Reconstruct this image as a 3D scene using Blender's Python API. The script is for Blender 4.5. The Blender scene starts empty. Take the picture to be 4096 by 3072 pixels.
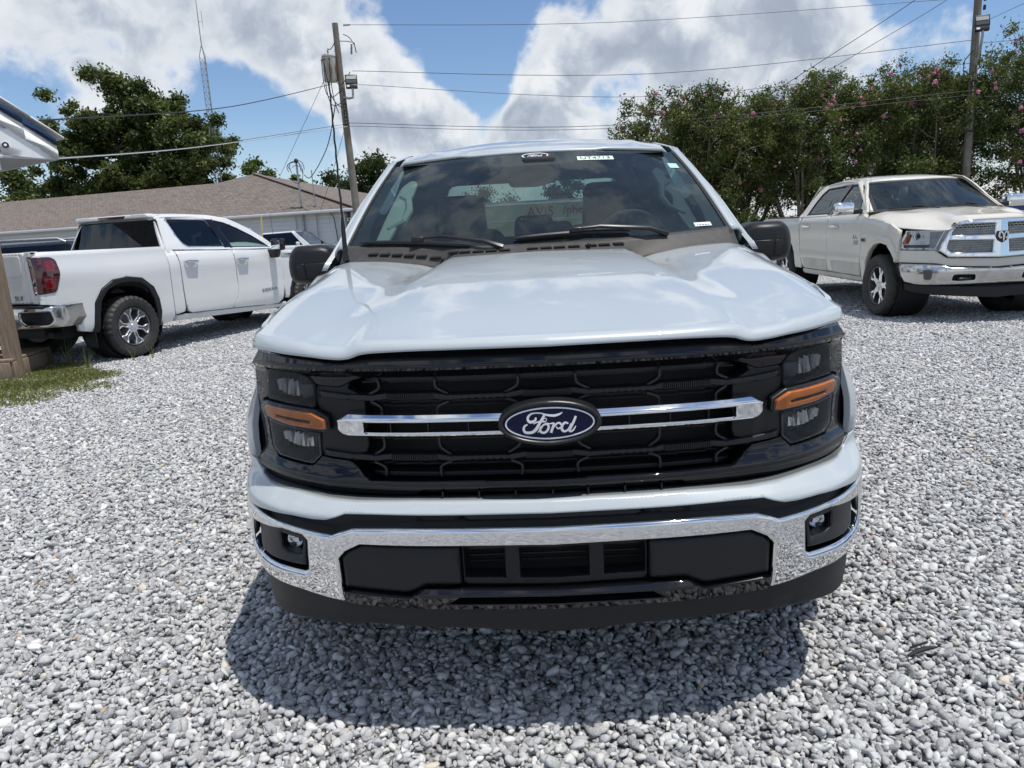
import bpy, bmesh, math, random
import numpy as np
from mathutils import Vector, Matrix
from mathutils.geometry import delaunay_2d_cdt

random.seed(7)
rng = np.random.default_rng(11)
SC = bpy.context.scene
COL = SC.collection
R = math.radians

# ------------------------------------------------------------------ camera, light, exposure
cam_data = bpy.data.cameras.new('camera')
cam = bpy.data.objects.new('camera', cam_data)
COL.objects.link(cam)
r_, u_, f_ = (0.99835, 0.02531, -0.05153), (0.04503, 0.21157, 0.97633), (-0.03561, 0.97704, -0.21008)
cam.matrix_world = Matrix(((r_[0], u_[0], -f_[0], -0.0241), (r_[1], u_[1], -f_[1], -1.8483),
                           (r_[2], u_[2], -f_[2], 1.4137), (0, 0, 0, 1)))
cam_data.sensor_width = 36
cam_data.lens = 36 * 2884.12 / 4096
cam_data.clip_start = 0.05
cam_data.clip_end = 3000
SC.camera = cam

SUN_DIR = Vector((0.265, -0.115, 1.0)).normalized()      # towards the sun: high, a little to the right and in front
sun_data = bpy.data.lights.new('sun', 'SUN')
sun_data.energy = 3.7
sun_data.angle = R(0.53)
sun_data.color = (1.0, 0.955, 0.89)
sun = bpy.data.objects.new('sun', sun_data)
COL.objects.link(sun)
sun.rotation_euler = SUN_DIR.to_track_quat('Z', 'Y').to_euler()
sun.location = (8, -5, 30)

SC.render.engine = 'CYCLES'
SC.view_settings.view_transform = 'Standard'
SC.view_settings.look = 'None'
SC.view_settings.exposure = 0.14
SC.view_settings.gamma = 1.0
SC.view_settings.use_curve_mapping = False
SC.cycles.max_bounces = 10
SC.cycles.transparent_max_bounces = 24
SC.cycles.caustics_reflective = False
SC.cycles.caustics_refractive = False


class NT:
    """small helper to write node trees"""
    def __init__(s, tree):
        s.t = tree; s.n = tree.nodes; s.l = tree.links
    def new(s, kind, ins=None, **kw):
        nd = s.n.new(kind)
        for k, v in kw.items():
            setattr(nd, k, v)
        for k, v in (ins or {}).items():
            s.put(nd.inputs[k], v)
        return nd
    def put(s, sock, v):
        if isinstance(v, bpy.types.NodeSocket):
            s.l.new(v, sock)
        elif isinstance(v, bpy.types.Node):
            s.l.new(v.outputs[0], sock)
        else:
            sock.default_value = v
    def math(s, op, a, b=0.0, c=None, clamp=False):
        nd = s.new('ShaderNodeMath', {0: a, 1: b}, operation=op, use_clamp=clamp)
        if c is not None:
            s.put(nd.inputs[2], c)
        return nd.outputs[0]
    def vmath(s, op, a, b=(0, 0, 0)):
        nd = s.new('ShaderNodeVectorMath', {0: a, 1: b}, operation=op)
        return nd.outputs['Value'] if op == 'DOT_PRODUCT' else nd.outputs[0]
    def noise(s, vec, scale, detail=4, rough=0.5, dist=0.0):
        return s.new('ShaderNodeTexNoise', {'Vector': vec, 'Scale': scale, 'Detail': detail, 'Roughness': rough, 'Distortion': dist}).outputs['Fac']
    def maprange(s, v, a, b, c=0.0, d=1.0, interp='SMOOTHSTEP'):
        nd = s.new('ShaderNodeMapRange', {'Value': v, 'From Min': a, 'From Max': b, 'To Min': c, 'To Max': d}, interpolation_type=interp)
        return nd.outputs[0]
    def ramp(s, fac, stops, interp='LINEAR'):
        nd = s.new('ShaderNodeValToRGB', {'Fac': fac}); cr = nd.color_ramp; cr.interpolation = interp
        while len(cr.elements) < len(stops):
            cr.elements.new(0.5)
        for e, (p, c) in zip(cr.elements, stops):
            e.position = p; e.color = (c[0], c[1], c[2], 1)
        return nd.outputs[0]
    def mixc(s, fac, a, b, mode='MIX'):
        nd = s.new('ShaderNodeMix', data_type='RGBA', blend_type=mode)
        s.put(nd.inputs[0], fac)
        for i, v in ((6, a), (7, b)):
            if isinstance(v, tuple) and len(v) == 3: v = (*v, 1)
            s.put(nd.inputs[i], v)
        return nd.outputs[2]


# sky: nishita blue, broken cumulus over it
world = bpy.data.worlds.new('World')
SC.world = world
world.use_nodes = True
W = NT(world.node_tree)
W.n.clear()
sky = W.new('ShaderNodeTexSky', sky_type='NISHITA', sun_disc=False)
sky.sun_elevation = math.asin(SUN_DIR.z)
sky.sun_rotation = math.atan2(SUN_DIR.x, SUN_DIR.y)
sky.altitude = 20; sky.air_density = 1.0; sky.dust_density = 0.2; sky.ozone_density = 1.3
dirn = W.vmath('NORMALIZE', W.new('ShaderNodeTexCoord').outputs['Generated'])
sep = W.new('ShaderNodeSeparateXYZ', {0: dirn})
elev = W.math('ADD', W.math('ABSOLUTE', sep.outputs[2]), 0.38)
cx = W.math('DIVIDE', sep.outputs[0], elev)
cy = W.math('DIVIDE', sep.outputs[1], elev)
cvec = W.new('ShaderNodeCombineXYZ', {0: cx, 1: cy, 2: 3.7}).outputs[0]
warp = W.new('ShaderNodeTexNoise', {'Vector': dirn, 'Scale': 5.0, 'Detail': 4, 'Roughness': .6}).outputs['Color']
wv = W.vmath('SUBTRACT', warp, (0.5, 0.5, 0.5))
def wscale(v, f):
    nd = W.new('ShaderNodeVectorMath', {0: v}, operation='SCALE'); nd.inputs['Scale'].default_value = f
    return nd.outputs[0]
base_n = W.noise(W.vmath('ADD', cvec, wscale(wv, .5)), 1.7, 8, 0.55)
# direction-space noise makes the upright cauliflower edges of the cumulus
d1 = W.vmath('ADD', dirn, wscale(wv, .09))
puff = W.noise(d1, 6.6, 12, 0.58)
puff2 = W.noise(W.vmath('ADD', d1, (0.010, 0.0, 0.032)), 6.6, 12, 0.58)
fine = W.noise(d1, 22.0, 8, 0.6)
# where the large clouds and the blue gaps of this afternoon sky are: (direction, inner cos, outer cos, weight)
BLOBS = [
    ((-0.4513, 0.8627, 0.2283), 0.096, 0.308, 0.15),
    ((-0.3904, 0.9013, 0.1879), 0.039, 0.167, 0.08),
    ((-0.2105, 0.9514, 0.2246), 0.039, 0.148, 0.16),
    ((-0.1778, 0.9680, 0.1772), 0.026, 0.096, 0.10),
    ((-0.0811, 0.9650, 0.2496), 0.006, 0.109, -0.20),
    ((-0.0737, 0.9834, 0.1656), 0.013, 0.083, -0.24),
    ((-0.1448, 0.9840, 0.1038), 0.019, 0.077, -0.05),
    ((-0.3336, 0.9350, 0.1203), 0.026, 0.128, -0.30),
    ((-0.2821, 0.9533, 0.1082), 0.019, 0.077, -0.10),
    ((-0.1087, 0.9843, 0.1393), 0.010, 0.058, 0.26),
    ((0.0086, 0.9904, 0.1377), 0.010, 0.045, 0.50),
    ((-0.0286, 0.9922, 0.1215), 0.010, 0.039, 0.20),
    ((0.0440, 0.9921, 0.1176), 0.010, 0.039, 0.20),
    ((0.0325, 0.9758, 0.2161), 0.019, 0.077, 0.14),
    ((0.1991, 0.9566, 0.2128), 0.077, 0.212, 0.20),
    ((0.3837, 0.9037, 0.1898), 0.039, 0.167, 0.10),
    ((0.1160, 0.9789, 0.1682), 0.039, 0.128, 0.12),
    ((0.1045, 0.9610, 0.2561), 0.006, 0.051, -0.20),
    ((0.4682, 0.8659, 0.1761), 0.032, 0.141, -0.16),
    ((-0.5590, 0.8197, 0.1248), 0.026, 0.103, -0.14),
    ((0.3570, 0.9063, 0.2264), 0.013, 0.058, -0.05),
    ((-0.4891, 0.8499, 0.1962), 0.002, 0.019, 0.14),
    ((-0.3505, 0.9258, 0.1420), 0.010, 0.058, -0.12),
    ((0.2670, 0.9544, 0.1337), 0.039, 0.141, 0.08),
    ((-0.2615, 0.9604, 0.0964), 0.006, 0.039, 0.16),
    ((-0.3699, 0.9219, 0.1154), 0.003, 0.032, 0.16),
    ((0.0920, 0.9891, 0.1146), 0.006, 0.039, 0.20)]
acc = None
for (d, r0, r1, w) in BLOBS:
    dp = W.vmath('DOT_PRODUCT', dirn, d)
    m = W.maprange(dp, math.cos(r1), math.cos(r0), 0.0, w)
    acc = m if acc is None else W.math('ADD', acc, m)
dens = W.math('ADD', W.math('ADD', W.math('MULTIPLY', base_n, 0.60), W.math('MULTIPLY', puff, 1.40)), acc)
cover = W.math('MAXIMUM', W.maprange(dens, 0.945, 1.135), W.maprange(sep.outputs[2], 0.16, -0.02, 0.0, 0.45))
thick = W.maprange(dens, 0.98, 1.36)
lit = W.math('ADD', W.math('ADD', 0.34, W.math('MULTIPLY', W.math('SUBTRACT', puff, puff2), 4.6)), W.math('MULTIPLY', W.math('SUBTRACT', fine, .5), .5), clamp=True)
shade = W.math('MULTIPLY', thick, W.math('SUBTRACT', 1.0, W.math('MULTIPLY', lit, 1.0)))
ccol = W.ramp(shade, [(0.0, (.84, .87, .91)), (.30, (.70, .745, .80)), (.62, (.50, .56, .65)), (1.0, (.37, .425, .52))])
skyc = W.mixc(1.0, sky.outputs[0], (0.92, 1.02, 1.16), 'MULTIPLY')
blue = W.new('ShaderNodeBackground', {'Color': skyc, 'Strength': 0.098})
cloud = W.new('ShaderNodeBackground', {'Color': ccol, 'Strength': 0.92})
mixs = W.new('ShaderNodeMixShader', {0: cover, 1: blue.outputs[0], 2: cloud.outputs[0]})
wout = W.new('ShaderNodeOutputWorld', {'Surface': mixs.outputs[0]})
world.cycles.sampling_method = 'MANUAL'
world.cycles.sample_map_resolution = 1024


# ------------------------------------------------------------------ materials
def mat(name, color=(.5, .5, .5), rough=0.5, metal=0.0, coat=0.0, spec=0.5, bump=None, var=None, coat_rough=0.03, emis=None):
    m = bpy.data.materials.new(name); m.use_nodes = True
    N = NT(m.node_tree); b = N.n['Principled BSDF']
    b.inputs['Base Color'].default_value = (*color, 1)
    b.inputs['Roughness'].default_value = rough
    b.inputs['Metallic'].default_value = metal
    b.inputs['Coat Weight'].default_value = coat
    b.inputs['Coat Roughness'].default_value = coat_rough
    b.inputs['Specular IOR Level'].default_value = spec
    co = N.new('ShaderNodeTexCoord').outputs['Object']
    if var:      # (scale, color2, lo, hi)
        n = N.noise(co, var[0], 6, 0.6)
        N.put(b.inputs['Base Color'], N.mixc(N.maprange(n, var[2], var[3]), (*color, 1), (*var[1], 1)))
    if bump:     # (scale, strength, distance)
        n = N.noise(co, bump[0], 5, 0.6)
        bp = N.new('ShaderNodeBump', {'Height': n, 'Strength': bump[1], 'Distance': bump[2]})
        N.put(b.inputs['Normal'], bp.outputs[0])
    return m


M = {}
M['paint'] = mat('pearl_white_paint', (.435, .478, .50), .35, 0, 1.0, var=(2.2, (.425, .468, .49), .3, .7), coat_rough=.025)
M['white'] = mat('white_paint', (.68, .69, .69), .35, 0, 1.0, coat_rough=.03)
M['cream'] = mat('cream_white_paint', (.66, .625, .535), .38, 0, 0.9, coat_rough=.05)
M['dusty_cream'] = mat('dusty_lower_paint', (.56, .54, .47), .5, 0, .4, var=(3, (.44, .41, .34), .35, .7))
M['gloss_black'] = mat('gloss_black_plastic', (.006, .0065, .009), .02, 0, 0)
M['matte_black'] = mat('textured_black_plastic', (.011, .0115, .013), .42, 0, 0, .35, bump=(900, .25, .0006))
M['satin_black'] = mat('satin_black_plastic', (.014, .015, .017), .33, spec=.4, bump=(700, .2, .0005))
M['cowl'] = mat('weathered_black_plastic', (.040, .038, .036), .6, bump=(500, .3, .0008), var=(30, (.055, .051, .048), .4, .7))
M['dark'] = mat('dark_void', (.004, .004, .005), .7)
M['mesh_black'] = mat('grille_mesh_plastic', (.014, .015, .018), .38)
M['chrome'] = mat('chrome', (.80, .81, .82), .045, 1.0)
M['dusty_chrome'] = mat('dusty_chrome', (.62, .62, .61), .12, 1.0, var=(5, (.48, .47, .45), .45, .75), bump=(60, .12, .002))
M['alloy'] = mat('machined_alloy', (.74, .75, .76), .34, .9)
M['alloy_dark'] = mat('grey_alloy', (.20, .20, .205), .4, .7)
M['rubber'] = mat('tyre_rubber', (.022, .022, .022), .62, var=(9, (.035, .034, .032), .4, .7), bump=(80, .2, .002))
M['rubber_dusty'] = mat('dusty_tyre_rubber', (.035, .034, .031), .75, var=(7, (.055, .052, .046), .4, .7), bump=(70, .3, .003))
M['under'] = mat('underbody', (.012, .012, .012), .7)
M['trim_seal'] = mat('black_rubber_seal', (.012, .012, .013), .45)
M['red_lens'] = mat('red_lamp_lens', (.16, .004, .008), .06, 0, 1)
M['red_bright'] = mat('bright_red_lamp', (.42, .008, .010), .12, 0, 1)
M['dark_red'] = mat('dark_red_lens', (.045, .003, .006), .06, 0, 1)
M['amber'] = mat('amber_lens', (.62, .17, .012), .12, 0, 1, var=(14, (.45, .10, .01), .4, .7))
M['reflector'] = mat('lamp_reflector', (.80, .82, .85), .22, .9)
M['lamp_dark'] = mat('dark_lamp_bezel', (.022, .023, .025), .25, .2)
M['lamp_grey'] = mat('grey_lamp_bezel', (.10, .105, .11), .3, .3)
M['emblem_blue'] = mat('emblem_blue', (.004, .007, .040), .15, 0, 0, spec=.25)
M['emblem_white'] = mat('emblem_silver_white', (.78, .79, .81), .25, 0, .5)
M['badge_metal'] = mat('badge_metal', (.30, .30, .31), .25, .9)
M['interior_dark'] = mat('dark_upholstery', (.020, .021, .023), .8, bump=(300, .3, .001))
M['interior_mid'] = mat('grey_dashboard', (.050, .056, .058), .55, bump=(400, .3, .0008))
M['interior_light'] = mat('light_grey_trim', (.42, .44, .42), .65)
M['sticker'] = mat('pale_green_paper', (.62, .78, .68), .6)
M['sticker_green'] = mat('mint_paper', (.38, .68, .55), .6)
M['ink'] = mat('black_ink', (.01, .01, .012), .6)
M['galv'] = mat('galvanised_steel', (.38, .39, .40), .45, .7, var=(14, (.26, .27, .28), .4, .7))
M['wire'] = mat('black_cable', (.02, .02, .022), .5)
M['wire_white'] = mat('pale_cable', (.50, .51, .52), .5)
M['flood'] = mat('floodlight_housing', (.018, .018, .020), .4)
M['led'] = mat('led_panel', (.55, .55, .50), .3, var=(60, (.35, .35, .32), .4, .6))
M['fascia_white'] = mat('white_painted_board', (.78, .79, .80), .5, var=(6, (.70, .72, .74), .4, .8))
M['navy'] = mat('navy_painted_board', (.012, .035, .095), .4)
M['soffit'] = mat('soffit_vinyl', (.52, .52, .52), .55)
M['gutter'] = mat('white_gutter', (.60, .63, .66), .4)
M['box_grey'] = mat('grey_steel_box', (.42, .43, .40), .5)
M['yellow'] = mat('yellow_stick', (.55, .42, .12), .5)
M['navy_car'] = mat('dark_blue_car_paint', (.010, .014, .028), .25, 0, 1)
M['maroon_car'] = mat('dark_red_car_paint', (.10, .02, .02), .3, 0, 1)
M['silver_car'] = mat('silver_car_paint', (.42, .43, .44), .3, .4, 1)
M['blossom'] = mat('pink_blossom', (.52, .18, .28), .8, var=(40, (.62, .30, .40), .4, .7))
M['stem_bark'] = mat('smooth_tan_bark', (.16, .12, .09), .8, var=(6, (.10, .08, .06), .4, .6))
M['bark'] = mat('grey_brown_bark', (.12, .095, .07), .9, bump=(20, .6, .02), var=(5, (.07, .055, .045), .4, .6))
M['tan_wall'] = mat('tan_metal_wall', (.62, .55, .34), .6)
M['red_letter'] = mat('red_sign_letter', (.45, .02, .02), .5)
M['tan_stone'] = mat('tan_box', (.40, .36, .26), .7)


def glass(name, tint, refl=0.9, dust=0.0, dust_col=(.6, .62, .6), rough=0.0, base_r=0.04):
    """automotive glass: clear, tinted, with a mirror reflection that grows at grazing angles and a film of dust"""
    m = bpy.data.materials.new(name); m.use_nodes = True
    N = NT(m.node_tree); N.n.clear()
    tr = N.new('ShaderNodeBsdfTransparent', {'Color': (*tint, 1)})
    gl = N.new('ShaderNodeBsdfGlossy', {'Color': (.86, .94, 1, 1), 'Roughness': rough})
    fr = N.new('ShaderNodeFresnel', {'IOR': 1.5})
    fac = N.math('MULTIPLY', N.math('ADD', fr.outputs[0], base_r - 0.04), refl)
    mx = N.new('ShaderNodeMixShader', {0: fac, 1: tr.outputs[0], 2: gl.outputs[0]})
    outsh = mx.outputs[0]
    if dust > 0:
        co = N.new('ShaderNodeTexCoord').outputs['Object']
        n = N.noise(co, 3.0, 6, 0.65); n2 = N.noise(co, 90.0, 3, 0.7)
        sp = N.maprange(n2, .62, .74, 0, .16)
        f = N.math('ADD', N.maprange(n, .3, .75, dust * .5, dust * 1.3), sp)
        if dust < .03: f = N.maprange(n, .3, .75, dust * .5, dust * 1.3)
        df = N.new('ShaderNodeBsdfDiffuse', {'Color': (*dust_col, 1)})
        m2 = N.new('ShaderNodeMixShader', {0: f, 1: outsh, 2: df.outputs[0]})
        outsh = m2.outputs[0]
    N.new('ShaderNodeOutputMaterial', {'Surface': outsh})
    return m


M['windshield'] = glass('windshield_glass', (.50, .64, .62), .85, .05, (.34, .42, .44))
M['side_glass'] = glass('green_side_glass', (.62, .78, .72), 1.0, .012)
M['tinted_glass'] = glass('tinted_privacy_glass', (.045, .05, .06), 1.0, .0, base_r=.05)
M['rear_glass'] = glass('rear_glass', (.40, .48, .46), .9, .0)
M['lamp_cover'] = glass('clear_lamp_cover', (.90, .91, .92), .6, .0)
M['lamp_cover_smoked'] = glass('smoked_lamp_cover', (.66, .67, .70), .6, .0)


# ------------------------------------------------------------------ objects
def setp(o, label=None, cat=None, group=None, kind=None):
    if label: o['label'] = label
    if cat: o['category'] = cat
    if group: o['group'] = group
    if kind: o['kind'] = kind
    return o


def empty(name, loc=(0, 0, 0), rz=0.0, parent=None, **kw):
    o = bpy.data.objects.new(name, None); COL.objects.link(o)
    o.empty_display_size = .1
    o.location = loc; o.rotation_euler = (0, 0, rz)
    if parent: o.parent = parent
    return setp(o, **kw)


def link_mesh(name, me, material=None, parent=None, **kw):
    o = bpy.data.objects.new(name, me); COL.objects.link(o)
    if material is not None and not me.materials: me.materials.append(material)
    if parent: o.parent = parent
    return setp(o, **kw)


def np_mesh(name, verts, faces, smooth=True):
    """faces: (M,k) array of one size or list of tuples"""
    me = bpy.data.meshes.new(name)
    verts = np.asarray(verts, np.float32)
    if isinstance(faces, np.ndarray):
        k = faces.shape[1]; m = faces.shape[0]
        me.vertices.add(len(verts)); me.vertices.foreach_set('co', verts.ravel())
        me.loops.add(m * k); me.loops.foreach_set('vertex_index', faces.astype(np.int32).ravel())
        me.polygons.add(m)
        me.polygons.foreach_set('loop_start', np.arange(0, m * k, k, dtype=np.int32))
        me.polygons.foreach_set('loop_total', np.full(m, k, np.int32))
        me.update(calc_edges=True); me.validate()
    else:
        me.from_pydata([tuple(map(float, v)) for v in verts], [], [tuple(int(i) for i in f) for f in faces])
        me.update()
    me.polygons.foreach_set('use_smooth', np.full(len(me.polygons), smooth, bool))
    return me


class MB:
    """collects boxes, tubes, prisms into one mesh"""
    def __init__(s): s.v = []; s.f = []
    def add(s, vs, fs):
        n = len(s.v); s.v += [tuple(v) for v in vs]; s.f += [tuple(i + n for i in f) for f in fs]; return s
    def box(s, c, size, rot=None, taper=1.0):
        x, y, z = (a / 2 for a in size)
        vs = [(-x, -y, -z), (x, -y, -z), (x, y, -z), (-x, y, -z), (-x * taper, -y * taper, z), (x * taper, -y * taper, z), (x * taper, y * taper, z), (-x * taper, y * taper, z)]
        vs = [Vector(v) for v in vs]
        if rot is not None: vs = [rot @ v for v in vs]
        return s.add([v + Vector(c) for v in vs], [(0, 3, 2, 1), (4, 5, 6, 7), (0, 1, 5, 4), (1, 2, 6, 5), (2, 3, 7, 6), (3, 0, 4, 7)])
    def tube(s, pts, r, seg=8, cap=True):
        pts = [Vector(p) for p in pts]; rr = r if isinstance(r, (list, tuple)) else [r] * len(pts)
        n0 = len(s.v); t = (pts[1] - pts[0]).normalized()
        a = t.orthogonal().normalized()
        for i, p in enumerate(pts):
            if i == 0: t = pts[1] - pts[0]
            elif i == len(pts) - 1: t = pts[i] - pts[i - 1]
            else: t = (pts[i + 1] - pts[i - 1])
            t.normalize(); a = (a - t * a.dot(t)).normalized(); b = t.cross(a)
            for k in range(seg):
                an = 2 * math.pi * k / seg
                s.v.append(tuple(p + (a * math.cos(an) + b * math.sin(an)) * rr[i]))
        for i in range(len(pts) - 1):
            for k in range(seg):
                k2 = (k + 1) % seg
                s.f.append((n0 + i * seg + k, n0 + i * seg + k2, n0 + (i + 1) * seg + k2, n0 + (i + 1) * seg + k))
        if cap:
            s.f.append(tuple(n0 + k for k in reversed(range(seg))))
            s.f.append(tuple(n0 + (len(pts) - 1) * seg + k for k in range(seg)))
        return s
    def lathe(s, prof, seg=24, center=(0, 0, 0), axis='Z', cap=False, mod=None):
        """prof: list of (radius, height)"""
        n0 = len(s.v); c = Vector(center)
        for j, (r, h) in enumerate(prof):
            for k in range(seg):
                an = 2 * math.pi * k / seg; rr = r + (mod(j, k) if mod else 0)
                x, y = rr * math.cos(an), rr * math.sin(an)
                s.v.append(tuple(c + (Vector((x, y, h)) if axis == 'Z' else Vector((h, x, y)) if axis == 'X' else Vector((x, h, y)))))
        for j in range(len(prof) - 1):
            for k in range(seg):
                k2 = (k + 1) % seg
                s.f.append((n0 + j * seg + k, n0 + j * seg + k2, n0 + (j + 1) * seg + k2, n0 + (j + 1) * seg + k))
        if cap:
            s.f.append(tuple(n0 + k for k in reversed(range(seg))))
            s.f.append(tuple(n0 + (len(prof) - 1) * seg + k for k in range(seg)))
        return s
    def build(s, name, material, parent=None, smooth=False, bevel=0.0, bseg=2, angle=35, **kw):
        me = np_mesh(name, s.v, s.f, smooth)
        if bevel > 0:
            bm = bmesh.new(); bm.from_mesh(me)
            bmesh.ops.bevel(bm, geom=bm.edges[:], offset=bevel, segments=bseg, affect='EDGES', profile=.5, clamp_overlap=True)
            for f in bm.faces: f.smooth = True
            bm.to_mesh(me); bm.free()
        elif smooth:
            me.set_sharp_from_angle(angle=R(angle))
        return link_mesh(name, me, material, parent, **kw)


def box(name, c, size, material, parent=None, bevel=0.0, rot=None, taper=1.0, **kw):
    return MB().box(c, size, rot, taper).build(name, material, parent, bevel=bevel, **kw)


def pchip(xs, ys):
    xs = np.array(xs, float); ys = np.array(ys, float); h = np.diff(xs); d = np.diff(ys) / h
    m = np.zeros(len(xs)); m[0] = d[0]; m[-1] = d[-1]
    for i in range(1, len(xs) - 1):
        if d[i - 1] * d[i] > 0:
            w1 = 2 * h[i] + h[i - 1]; w2 = h[i] + 2 * h[i - 1]; m[i] = (w1 + w2) / (w1 / d[i - 1] + w2 / d[i])
    def f(x):
        x = np.clip(x, xs[0], xs[-1]); i = np.clip(np.searchsorted(xs, x) - 1, 0, len(h) - 1); t = (x - xs[i]) / h[i]
        return ys[i] * (1 + 2 * t) * (1 - t) ** 2 + h[i] * m[i] * t * (1 - t) ** 2 + ys[i + 1] * t * t * (3 - 2 * t) + h[i] * m[i + 1] * t * t * (t - 1)
    return f


def sstep(a, b, x):
    t = np.clip((x - a) / (b - a), 0, 1); return t * t * (3 - 2 * t)


def resample(poly, step):
    out = []
    n = len(poly)
    for i in range(n):
        a = np.array(poly[i], float); b = np.array(poly[(i + 1) % n], float); L = np.hypot(*(b - a)); k = max(1, int(math.ceil(L / step)))
        for j in range(k): out.append(a + (b - a) * j / k)
    return np.array(out)


def seg_dist(P, A, B):
    """distance of points P to closed polygon given by segments A->B, and nearest points"""
    best = np.full(len(P), 1e9); near = np.zeros_like(P)
    for a, b in zip(A, B):
        ab = b - a; L = ab @ ab
        if L < 1e-14: continue
        t = np.clip(((P - a) @ ab) / L, 0, 1); q = a + t[:, None] * ab; d = np.hypot(*(P - q).T)
        m = d < best; best[m] = d[m]; near[m] = q[m]
    return best, near


def inside(P, poly):
    x, y = P[:, 0], P[:, 1]; c = np.zeros(len(P), bool); n = len(poly)
    for i in range(n):
        x1, y1 = poly[i]; x2, y2 = poly[(i + 1) % n]
        if y1 == y2: continue
        m = ((y1 > y) != (y2 > y)) & (x < (x2 - x1) * (y - y1) / (y2 - y1) + x1)
        c ^= m
    return c


def area(p):
    p = np.array(p); x, y = p.T; return .5 * np.sum(x * np.roll(y, -1) - np.roll(x, -1) * y)


def round_poly(poly, r, k=3):
    """round the corners of a polygon with radius-ish r"""
    n = len(poly); out = []
    for i in range(n):
        p0, p, p1 = (np.array(poly[(i + j) % n], float) for j in (-1, 0, 1))
        a, b = p0 - p, p1 - p; la, lb = np.hypot(*a), np.hypot(*b)
        d = min(r, la * .45, lb * .45)
        q0, q1 = p + a / la * d, p + b / lb * d
        for t in np.linspace(0, 1, k + 1): out.append((1 - t) ** 2 * q0 + 2 * t * (1 - t) * p + t * t * q1)
    return [tuple(q) for q in out]


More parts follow.
